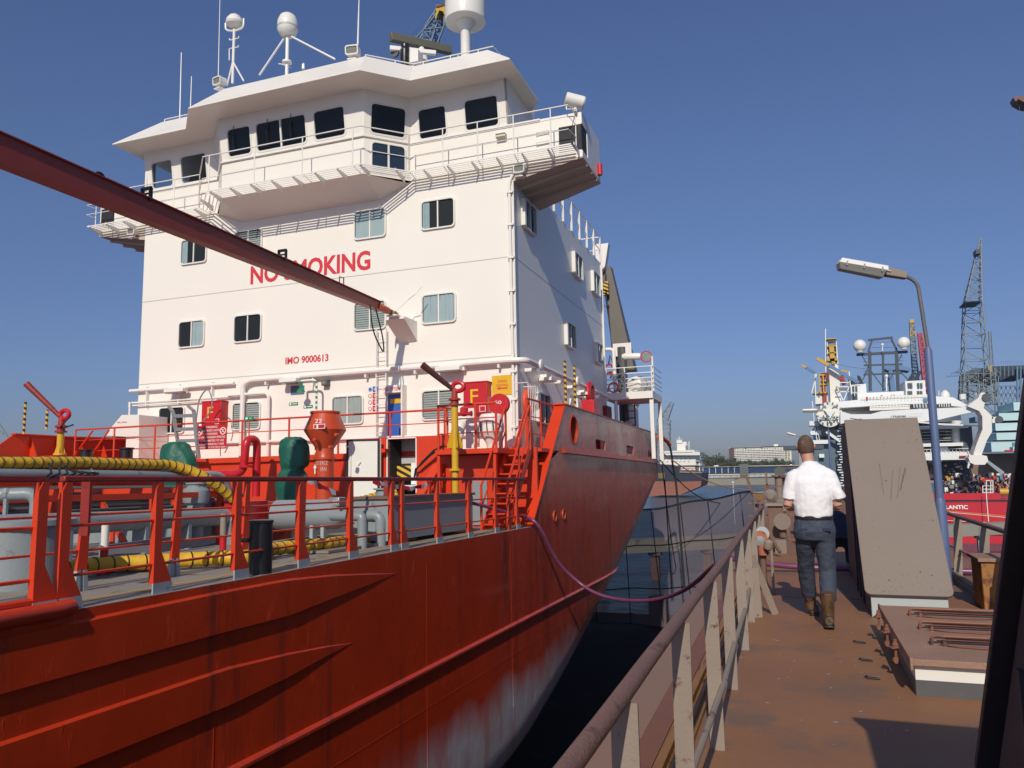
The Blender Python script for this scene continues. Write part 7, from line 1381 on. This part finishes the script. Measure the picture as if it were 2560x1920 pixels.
bb(m,zQ,1988,1180,2060,1240,YV+.8,2); m.build('red_winch',PRD,t,ang=0); m=MB(); c=W(zQ(2025,1215),1,YV); m.tube([c+V((-.5,0,0)),c+V((.5,0,0))],.45,14); m.build('winch_drum',PYE,t)
for k,(a,b,mat_) in enumerate((((1500,1390),(2060,1437),PYE),((1500,1400),(2060,1452),PWH),((1860,1180),(1885,1490),PWH),((1500,1480),(2060,1505),PWH))): m=MB(); ln(m,zQ,[a,b],YV-2,.14 if k!=2 else .22); one(m,'vessel_mooring_line',mat_,('yellow line sloping across the red hull with the letters LANTIC','pale line just under the yellow one on the red hull','pale vertical line hanging down the red hull','lowest pale line across the red hull')[k],'rope',ang=0)
# sheds, cyan hall
m=MB(); bb(m,zQ,1700,850,2500,1200,200,30); one(m,'brown_quay_shed',QBR,'low brown shed on the quay right of the folding crane','shed',ang=0)
t=thing('cyan_hall','pale cyan clad hall behind the offshore vessel','building',W(zQ(2050,840),1,190)); 
for r in ((1985,472,2500,560),(1952,566,2500,652),(1962,658,2500,738),(1915,744,2500,846),(2120,375,2500,466)): m=MB(); bb(m,zQ,*r,190+(r[0]%7)*.3,14); m.build('cladding_block',CYN,t,ang=0)
m=MB(); bb(m,zQ,2108,760,2135,800,189.5,.4); m.build('window',SBL,t,ang=0); m=MB(); bb(m,zQ,2040,828,2112,846,189,.8); m.build('red_car_roof',CRIM,t,ang=0)
# lattice portal crane
YL=205; t=thing('lattice_crane','tall grey lattice tower crane behind the offshore vessel','crane',W(zP(1750,1659),1,YL)); wp=lambda x,y:W(zP(x,y),1,YL)
def latp(m,y0,xl0,xr0,y1,xl1,xr1,n,r): a0,b0,a1,b1=wp(xl0,y0),wp(xr0,y0),wp(xl1,y1),wp(xr1,y1); lat(m,(a0+b0)/2,(a1+b1)/2,(b0-a0).length,(b1-a1).length,n,r)
m=MB(); latp(m,1659,1625,1900,1255,1650,1866,3,.32); latp(m,1255,1650,1866,900,1656,1828,3,.3); latp(m,900,1656,1828,722,1662,1812,2,.28); latp(m,722,1662,1812,240,1778,1812,9,.25); latp(m,240,1778,1812,130,1805,1820,3,.2); m.build('tower',LTG,t,ang=0)
m=MB(); bb(m,zP,1664,706,1812,734,YL-3,6); bb(m,zP,1770,228,1812,275,YL-2,3); m.build('platform',MST,t,ang=0)
m=MB(); random.seed(4)
latp(m,1700,1615,1700,1400,1625,1690,6,.25); latp(m,1700,1700,1800,1380,1690,1780,6,.25); latp(m,1659,1820,1960,1330,1830,1930,6,.25)
for k in range(60):
    x,y=random.uniform(1620,1960),random.uniform(1310,1659); ln(m,zP,[(x,y),(x+random.uniform(-60,60),y+random.uniform(-50,50))],YL+random.uniform(-4,4),.3)
m.build('base_frame',LTG,t,ang=0)
m=MB(); poly(m,zP,[(1700,1350),(1760,1325),(1850,1330),(1880,1360),(1800,1380),(1740,1420),(1660,1460),(1640,1440)],YL+2,5); m.build('machinery_house',GBL,t,ang=0)
m=MB(); ln(m,zP,[(1500,1406),(1645,1392)],YL,.9); ln(m,zP,[(1540,1376),(1645,1366)],YL,.7); ln(m,zP,[(1560,1360),(1640,1358)],YL,.5); m.build('blue_jib',SBL,t,ang=0)
m=MB(); ln(m,zP,[(1845,720),(1880,1300)],YL,.12); ln(m,zP,[(1826,160),(1870,900)],YL,.10); m.build('wires',LTG,t,ang=0)
t=thing('blue_gantry','dark blue gantry hall framework right of the lattice crane','gantry',W(zP(2050,1659),1,215)); 
m=MB(); poly(m,zP,[(1855,1330),(1900,1312),(2300,1300),(2300,1385),(2100,1392),(2010,1440),(1990,1440),(1980,1405),(1860,1400)],215,18); m.build('roof_box',mk('dark_navy_gantry',(.02,.035,.06),.6),t,ang=0)
m=MB()
for x in (1945,1975,2150,2180,2215,2260): ln(m,zP,[(x,1400 if x<2100 else 1310),(x,1900)],214,.9 if x>2100 else .6)
for y in (1490,1560,1640,1720,1800): ln(m,zP,[(1900,y+8),(2300,y)],214,.7)
for k in range(9):
    x=1940+k*42
    for y in (1495,1565,1645,1725): ln(m,zP,[(x,y+70),(x+21,y+6),(x+42,y+70)],214.5,.35)
for x in range(1880,2300,38): ln(m,zP,[(x,1310),(x,1400)],213.8,.35)
for x in range(2000,2300,20): ln(m,zP,[(x,1300),(x,1270)],215,.12)
ln(m,zP,[(2000,1268),(2300,1262)],215,.14); m.build('frame',mk('mid_gantry_blue',(.09,.17,.28),.5,.2,.5),t,ang=0)
m=MB(); bb(m,zP,1886,1305,1912,1362,212,2); m.build('yellow_cab',PYE,t,ang=0)
# thin yellow / red cranes, blue crane
def tcrane(x0,y0,x1,y1,w0,w1,Y,mat,nm,lab,head=None,n=12,r=.25):
    t=thing(nm,lab,'crane',W(zP(x0,y0),1,Y)); a,b=W(zP(x0,y0),1,Y),W(zP(x1,y1),1,Y); m=MB(); lat(m,a,b,w0,w1,n,r); m.build('jib',mat,t,ang=0)
    if head: m=MB(); c=b; m.box(c.x-head*.7,c.x+head*.7,Y-.6,Y+.6,c.z-.3,c.z+head*.9); m2=W(zP(x1+(x0-x1)*.2,y1+(y0-y1)*.2),1,Y); lat(m,m2,b,w1*1.1,w1*1.0,4,r*.9); m.build('head',PYE,t,ang=0)
    return t
tcrane(1222,1560,1177,905,1.9,1.4,300,LTG,'yellow_tipped_crane','thin grey crane with a yellow tip between the domes and the lamp post',1.0,22,.36)
tcrane(1335,1560,1250,1005,2.6,1.0,290,mk('crane_crimson',(.40,.03,.06),.5),'crimson_crane','crimson lattice crane jib beside the blue lamp post',None,20,.6)
t=thing('blue_slewing_crane','steel blue slewing crane seen through the mast of the offshore vessel','crane',W(zP(1000,1540),1,170)); m=MB(); poly(m,zP,[(965,1345),(1000,1345),(1035,1540),(985,1540)],170,3); poly(m,zP,[(925,1310),(1070,1300),(1150,1320),(1185,1335),(1160,1355),(1060,1340),(960,1350),(925,1335)],170,4); m.build('body',SBL,t,ang=0)
tcrane(1915,1300,1896,985,.8,.6,260,LTG,'signal_mast','thin mast with orange top right of the lattice crane',None,8,.15)
# crane behind the bridge roof
YR=95; t=thing('yellow_headed_crane','blue-grey lattice crane with yellow head rising behind the bridge roof','crane',W(zC(700,500),1,YR)); a,b=W(zC(690,560),1,YR),W(zC(835,60),1,YR); mid=W(zC(775,220),1,YR)
m=MB(); wq=lambda x,y:W(zC(x,y),1,YR)
lat(m,wq(715,400),wq(775,215),2.0,1.6,3,.3); lat(m,wq(775,215),wq(845,60),1.6,.9,4,.25)
ln(m,zC,[(800,100),(700,230),(560,370)],YR-1,.45); ln(m,zC,[(858,95),(855,200),(795,360)],YR-1,.55); ln(m,zC,[(695,232),(840,215)],YR-1,.3); ln(m,zC,[(690,235),(685,330)],YR-1,.3); m.build('lattice_jib',mk('blue_grey_lattice',(.13,.19,.26),.5,.15,.5),t,ang=0)
m=MB(); ln(m,zC,[(800,95),(790,150)],YR-1.2,.6); poly(m,zC,[(790,40),(875,20),(880,60),(862,130),(845,90),(815,80),(800,120),(790,80)],YR-1.6,2.5); m.build('yellow_head',PYE,t,ang=0); m=MB(); poly(m,zC,[(785,45),(880,15),(880,35),(795,60)],YR-1.7,2.7); m.build('brown_platform',mk('brown_platform_paint',(.12,.05,.03),.7),t,ang=0)
m=MB(); ln(m,zC,[(795,60),(590,290)],YR,.1); ln(m,zC,[(897,210),(900,390)],YR,.1); ln(m,zC,[(860,300),(862,380)],YR,.1); m.build('wires',PDK,t,ang=0)
# right edge crane tip, left faint crane
t=thing('edge_crane_tip','dark crane head hanging at the far right edge of the photo','crane',W((2550,330),1,160)); m=MB(); poly(m,lambda x,y:(x,y),[(2533,243),(2560,238),(2640,255),(2640,275),(2556,262),(2538,252)],160,2.5); poly(m,lambda x,y:(x,y),[(2545,247),(2560,240),(2600,250),(2560,255)],159,1); m.build('head',mk('rust_brown_crane',(.16,.06,.05),.6),t,ang=0); m=MB(); ln(m,lambda x,y:(x,y),[(2548,262),(2556,400),(2557,430)],160,.12); m.build('wire',PDK,t,ang=0)
t=thing('distant_crane','faint distant lattice crane behind the stern of the tanker','crane',W(zM(375,520),1,800)); a=W(zM(378,600),1,800); b=W(zM(395,190),1,800); m=MB(); lat(m,a,b,14,12,9,.9); lat(m,b,W(zM(478,22),1,800),8,3,7,.8); lat(m,W(zM(345,185),1,800),b,6,6,2,.8); m.build('lattice',mk('hazy_grey_lattice',(.20,.22,.24),.8),t,ang=0)
m=MB(); ln(m,zE,[(-10,545),(75,680)],90,.5); ln(m,zE,[(-10,600),(30,640)],90,.4); one(m,'far_left_jib',PMD,'thin dark crane jib at the far left edge above the red bulwark','crane',ang=0)
# grey cabin at dock end
a=W(zM(1660,590),1,64); b=W(zM(1900,640),1,64); t=thing('grey_cabin','small grey cabin with a flat dark roof behind the man shoulder','cabin',V((a.x+2,66,-1))); m=MB(); m.box(a.x+.5,b.x-.3,64.4,68,-1,b.z+1.2); m.build('wall',mk('pale_grey_cabin',(.30,.32,.32),.6),t,ang=0); m=MB(); m.box(a.x-.6,b.x+.6,64,68.5,b.z+1.2,b.z+1.5); m.build('roof',PDK,t,ang=0)
# ================================================================== people
SKIN=mk('skin',(.50,.27,.19),.55,.08,8); HAIR=mk('short_brown_hair',(.115,.070,.046),.85,.3,60,dirt=(.25,.155,.11),dscale=13,damt=.5,bump=.5,bscale=220)
SHIRT=mk('white_cotton',(.80,.79,.81),.8,.02,4,bump=.35,bscale=5); TROU=mk('navy_work_trousers',(.038,.048,.076),.8,.2,6,dirt=(.065,.078,.105),dscale=5,damt=.35,bump=.7,bscale=9)
BOOT=mk('tan_brown_boots',(.10,.052,.020),.55,.25,12,dirt=(.035,.02,.012),dscale=9,damt=.5,bump=.3,bscale=60); BELT=mk('black_leather_belt',(.02,.018,.018),.5,.2,8); OVER=mk('navy_overalls',(.018,.022,.045),.8,.2,6,bump=.5,bscale=10)
def blob(parts,vox):
    """parts: loops of (centre, rx, ry[, dir]) rings lofted and joined into one continuous remeshed surface"""
    m=MB()
    for rings in parts:
        n=20; vs=[];fs=[]; k0=len(rings)
        for i,(c,rx,ry) in enumerate(rings):
            c=V(c); d=(V(rings[min(i+1,k0-1)][0])-V(rings[max(i-1,0)][0])).normalized(); u=V((1,0,0)); u=(u-d*u.dot(d))
            if u.length<.2: u=V((0,0,1))-d*d.z
            u.normalize(); v=d.cross(u)
            for k in range(n): a=2*math.pi*k/n; vs.append(c+u*math.cos(a)*rx+v*math.sin(a)*ry)
            if i: fs+=[((i-1)*n+k,(i-1)*n+(k+1)%n,i*n+(k+1)%n,i*n+k) for k in range(n)]
        fs+=[tuple(range(n))[::-1],tuple(range((k0-1)*n,k0*n))]; m.add(vs,fs)
    return m
def limb(pts): return [(p,r,r*1.0) for p,r in pts]
def finish(o,vox,sm=2,ang=None):
    r=o.modifiers.new('skin_join','REMESH'); r.mode='VOXEL'; r.voxel_size=vox; r.use_smooth_shade=True
    s=o.modifiers.new('soften','SMOOTH'); s.factor=.5; s.iterations=sm; return o
def ell(c,rx,ry,rz,n=7): 
    c=V(c); return [(c+V((0,0,rz*math.sin(a))),max(.003,rx*math.cos(a)),max(.003,ry*math.cos(a))) for a in [math.radians(-84+168*k/n) for k in range(n+1)]]
B=V((.155,8.42,0))
P=lambda x,y,z:B+V((x,y,z))
t=thing('person','man seen from behind in white T-shirt, navy trousers and brown boots walking down the dock','person',B)
# body (head, neck, trunk, arms with hands, legs) as one surface
hd=P(-.035,.06,1.735)
body=[ell(hd,.078,.098,.112,9), [(P(-.03,.05,1.66),.062,.07),(P(-.015,.03,1.57),.058,.062),(P(0,.01,1.50),.08,.075)],
 [(P(0,0,1.50),.10,.08),(P(0,0,1.44),.18,.10),(P(0,0,1.30),.18,.12),(P(0,0,1.10),.165,.11),(P(0,0,.98),.17,.115),(P(0,0,.86),.17,.12)],
 [(hd+V((-.02,.085,-.06)),.035,.04),(hd+V((-.03,.10,-.10)),.03,.03)], [(hd+V((-.018,.10,.0)),.012,.02),(hd+V((-.022,.118,-.03)),.017,.018)],
 [(hd+V((-.078,.0,.02)),.010,.022),(hd+V((-.086,-.008,.0)),.012,.022),(hd+V((-.08,.0,-.028)),.008,.013)], [(hd+V((.078,-.0,.02)),.010,.022),(hd+V((.086,-.008,.0)),.012,.022),(hd+V((.08,.0,-.028)),.008,.013)]]
def arm(s):
    sh=P(.165*s,.01,1.42); el=P((.242 if s<0 else .235)*s,-.03 if s<0 else .0,1.135); wr=P(.175*s,.25,1.10); ha=P(.13*s,.325,1.115)
    L=[limb([(sh,.058),(sh.lerp(el,.5),.05),(el,.043)]),limb([(el+V((0,0,.02)),.043),(el.lerp(wr,.3),.042),(wr,.028)]),[(wr,.028,.022),(wr.lerp(ha,.5),.040,.02),(ha,.042,.018)]]
    for k in range(4):
        b=ha+V((-.005*s,.0,.03-.02*k)); ln_=(.062,.072,.068,.052)[k]; L.append(limb([(b-V((-.01*s,.02,0)),.010),(b+V((-.02*s,ln_*.5,0)),.009),(b+V((-.045*s,ln_*.8,-.01)),.008),(b+V((-.055*s,ln_*.55,-.025)),.007)]))
    L.append(limb([(wr+V((0,.02,.02)),.013),(wr+V((-.01*s,.06,.055)),.011),(wr+V((-.03*s,.10,.06)),.009)])); return L
body+=arm(-1)+arm(1)
# legs: left foot forward (further), right foot trailing with lifted heel
LF=V((-.045,.44,0)); RF=V((.075,-.26,0))
def leg(hip,kn,an): return limb([(hip,.095),(hip.lerp(kn,.5),.08),(kn,.06),(kn.lerp(an,.35),.05),(an,.032)])
hipL,hipR=P(-.085,.0,.90),P(.085,.0,.90); knL,knR=P(-.10,.21,.50),P(.10,-.0,.48); anL,anR=B+LF+V((-.03,-.02,.10)),B+RF+V((0,.04,.14))
body+=[leg(hipL,knL,anL),leg(hipR,knR,anR)]
o=blob(body,0).build('body',SKIN,t,ang=80); finish(o,.0075,3)
# hair cap
m=MB(); n=18; rows=[]
for i in range(9):
    a=math.radians(88-i*15); rows.append([hd+V((.083*math.cos(a)*math.cos(b)*1.0,-.012+.104*math.cos(a)*math.sin(b),.117*math.sin(a)+ (0 if i<7 else 0))) for b in [2*math.pi*k/n for k in range(n+1)]])
hairv=[]; 
def hz(p): # hairline: lower at the nape, higher at the face
    yy=(p-hd).y; lim=-.085 if yy<.02 else (-.02 if yy<.07 else .06); q=p.copy(); q.z=max(q.z,hd.z+lim); 
    return q
m.sheet([[hz(p) for p in r] for r in rows]); o=m.build('hair',HAIR,t,ang=80); so_=o.modifiers.new('s','SUBSURF'); so_.levels=so_.render_levels=1
# T-shirt
sh=[[(P(0,.0,1.025),.172,.125),(P(0,-.01,1.06),.184,.133),(P(0,-.012,1.14),.186,.136),(P(0,-.014,1.26),.196,.138),(P(0,-.01,1.37),.210,.122),(P(0,0,1.445),.203,.100),(P(0,.01,1.50),.155,.085),(P(-.006,.02,1.545),.088,.075),(P(-.010,.026,1.572),.073,.069)]]
for s in (-1,1):
    sh.append([(P(.12*s,.005,1.475),.055,.065),(P(.165*s,.0,1.43),.075,.078),(P(.19*s,-.005,1.36),.072,.082),(P(.21*s,-.01,1.28),.070,.084),(P((.218 if s<0 else .245)*s,-.01,1.215),.070,.085),(P((.219 if s<0 else .247)*s,-.01,1.205),.070,.085)])
o=blob(sh,0).build('t_shirt',SHIRT,t,ang=80); finish(o,.009,3)
tx=bpy.data.textures.new('folds','CLOUDS'); tx.noise_scale=.13; d=o.modifiers.new('folds','DISPLACE'); d.texture=tx; d.strength=.026; d.mid_level=.5
# trousers
tr=[[(P(0,0,1.045),.166,.118),(P(0,-.005,.97),.188,.13),(P(0,-.02,.89),.20,.142),(P(0,-.01,.82),.190,.128)]]
for hip,kn,an,s in ((hipL,knL,anL,-1),(hipR,knR,anR,1)):
    an2=kn.lerp(an,.72 if s<0 else .68); tr.append([(hip+V((0,-.01,.03)),.10,.12),(hip.lerp(kn,.35),.098,.108),(hip.lerp(kn,.7),.086,.092),(kn,.080,.085),(kn.lerp(an,.3),.080,.085),(an2,.074,.078),(an2+V((0,0,-.015)),.066,.070)])
o=blob(tr,0).build('trousers',TROU,t,ang=80); finish(o,.009,2)
tx2=bpy.data.textures.new('creases','CLOUDS'); tx2.noise_scale=.07; d=o.modifiers.new('creases','DISPLACE'); d.texture=tx2; d.strength=.020; d.mid_level=.5
m=MB(); m.lathe([(.178,0),(.182,.005),(.182,.036),(.178,.04)],P(0,-.002,1.005),n=32,sy=.74); m.build('belt',BELT,t)
m=MB(); m.box(B.x+.07,B.x+.15,B.y-.155,B.y-.148,.90,.925) ; m.tube([P(.07,-.150,.925),P(.15,-.148,.93)],.003,4); m.tube([P(-.15,-.148,.925),P(-.07,-.150,.92)],.003,4); m.build('pocket_seam',OVER,t)
# boots
for (an,F_,lift,nm) in ((anL,B+LF,.0,'boot'),(anR,B+RF,.03,'boot')):
    s=.02 if lift else 0
    br=[[(V((an.x,an.y-.02,.33)),.060,.064),(V((an.x,an.y-.015,.28)),.064,.068),(V((an.x,an.y-.01,.22)),.060,.064),(V((an.x,an.y-.0,.13)),.055,.062),(V((an.x,an.y+.01,.06)),.052,.075)],
        [(V((F_.x,F_.y-.07,.055+s)),.040,.045),(V((F_.x,F_.y+.02,.055+s*.6)),.046,.05),(V((F_.x,F_.y+.13,.045)),.052,.040),(V((F_.x,F_.y+.20,.035)),.036,.03)]]
    o=blob(br,0).build(nm,BOOT,t,ang=80); finish(o,.007,2)
    m=MB(); m.hexa([(F_.x-.045,F_.y-.11,.0+s),(F_.x+.045,F_.y-.11,.0+s),(F_.x+.055,F_.y+.2,.0),(F_.x-.055,F_.y+.2,.0),(F_.x-.043,F_.y-.108,.022+s),(F_.x+.043,F_.y-.108,.022+s),(F_.x+.052,F_.y+.2,.022),(F_.x-.052,F_.y+.2,.022)]); m.build('sole',BLK,o,bevel=.008)
# second person crouching behind the slanted cover
B2=V((.60,13.2,0)); Q=lambda x,y,z:B2+V((x,y,z)); t=thing('person','person in dark navy overalls crouching behind the slanted steel cover','person',B2)
bd=[ell(Q(-.05,.38,.74),.078,.098,.115),[(Q(0,-.12,.34),.17,.15),(Q(0,.0,.52),.18,.15),(Q(0,.15,.66),.19,.13),(Q(-.02,.28,.72),.12,.1)]]
for s in (-1,1): bd+=[limb([(Q(.1*s,-.1,.32),.1),(Q(.16*s,.25,.42),.075),(Q(.14*s,.22,.25),.07),(Q(.12*s,.05,.06),.05)]),limb([(Q(.19*s,.18,.64),.06),(Q(.24*s,.33,.42),.048),(Q(.1*s,.48,.30),.035)]),[(Q(.12*s,-.02,.05),.045,.04),(Q(.12*s,.18,.04),.05,.035)]]
    
o=blob(bd,0).build('body',OVER,t,ang=80); finish(o,.011,3)
o=blob([ell(Q(-.05,.39,.75),.086,.106,.122)],0).build('hair',HAIR,t,ang=80)
m=MB(); m.box(B2.x-.38,B2.x-.20,B2.y-.05,B2.y+.1,.70,.76); one(m,'orange_rag',MATS['life_ring_orange'],'small orange object on the salmon pipework between the man and the slanted cover','rag')

# ================================================================== loose pieces of one mesh become parts of their own
def split_parts(stems,most=60):
    for o in list(bpy.data.objects):
        if o.type!='MESH' or o.name.split('.')[0] not in stems or not o.parent: continue
        me=o.data; par=list(range(len(me.vertices)))
        def find(a):
            while par[a]!=a: par[a]=par[par[a]]; a=par[a]
            return a
        for e in me.edges:
            a,b=find(e.vertices[0]),find(e.vertices[1])
            if a!=b: par[a]=b
        G={}
        for p in me.polygons: G.setdefault(find(p.vertices[0]),[]).append(p)
        if len(G)<2 or len(G)>most: continue
        new=stems[o.name.split('.')[0]]
        for ps in G.values():
            idx={}; vs=[]
            for p in ps:
                for v in p.vertices:
                    if v not in idx: idx[v]=len(vs); vs.append(me.vertices[v].co.copy())
            m2=bpy.data.meshes.new(new); m2.from_pydata(vs,[],[[idx[v] for v in p.vertices] for p in ps]); m2.materials.append(me.materials[0])
            for a,b in zip(m2.polygons,ps): a.use_smooth=b.use_smooth
            m2.set_sharp_from_angle(angle=math.radians(35)) if ps[0].use_smooth else None
            n=bpy.data.objects.new(new,m2); sc.collection.objects.link(n); n.parent=o.parent
        bpy.data.objects.remove(o)
split_parts({'pipe_clamp':'pipe_clamp','satellite_dome':'satellite_dome','dark_recesses':'recess','clip':'clip','red_boxes':'red_box','blue_signs':'blue_sign','exhaust_stacks':'exhaust_stack','side_flange':'side_fitting','wall_step':'wall_step','side_bar':'side_bar','junction_box':'junction_box','bolt':'bolt','leg':'leg','dark_openings':'opening','reel_slots':'reel_slot','roof_unit':'roof_unit','port_bulwark':'port_bulwark','windows':'window','ram_white':'ram','white_poles':'white_pole','masts':'mast_piece','bracket':'bracket','pocket_seam':'pocket_seam','hinge':'hinge','door_seal':'door_seal','valve_body':'valve_body','poop_front':'poop_front','white_railings':'white_railing','frame_bars':'frame_bar','small_bracket':'small_bracket','slanted_brace':'slanted_brace','thin_wall_pipe':'wall_pipe'})

# ================================================================== thin harbour haze
hm=bpy.data.materials.new('haze'); hm.use_nodes=True; t_=hm.node_tree; t_.nodes.remove(t_.nodes['Principled BSDF']); pv=t_.nodes.new('ShaderNodeVolumePrincipled'); pv.inputs['Color'].default_value=(.82,.88,1,1); pv.inputs['Density'].default_value=.00018; pv.inputs['Anisotropy'].default_value=.2; t_.links.new(pv.outputs[0],t_.nodes['Material Output'].inputs['Volume'])
h=MB().box(-1500,1500,-90,1300,-12,60); o=h.build('haze',hm,None,(0,0,0),'w',ang=0); o['kind']='stuff'
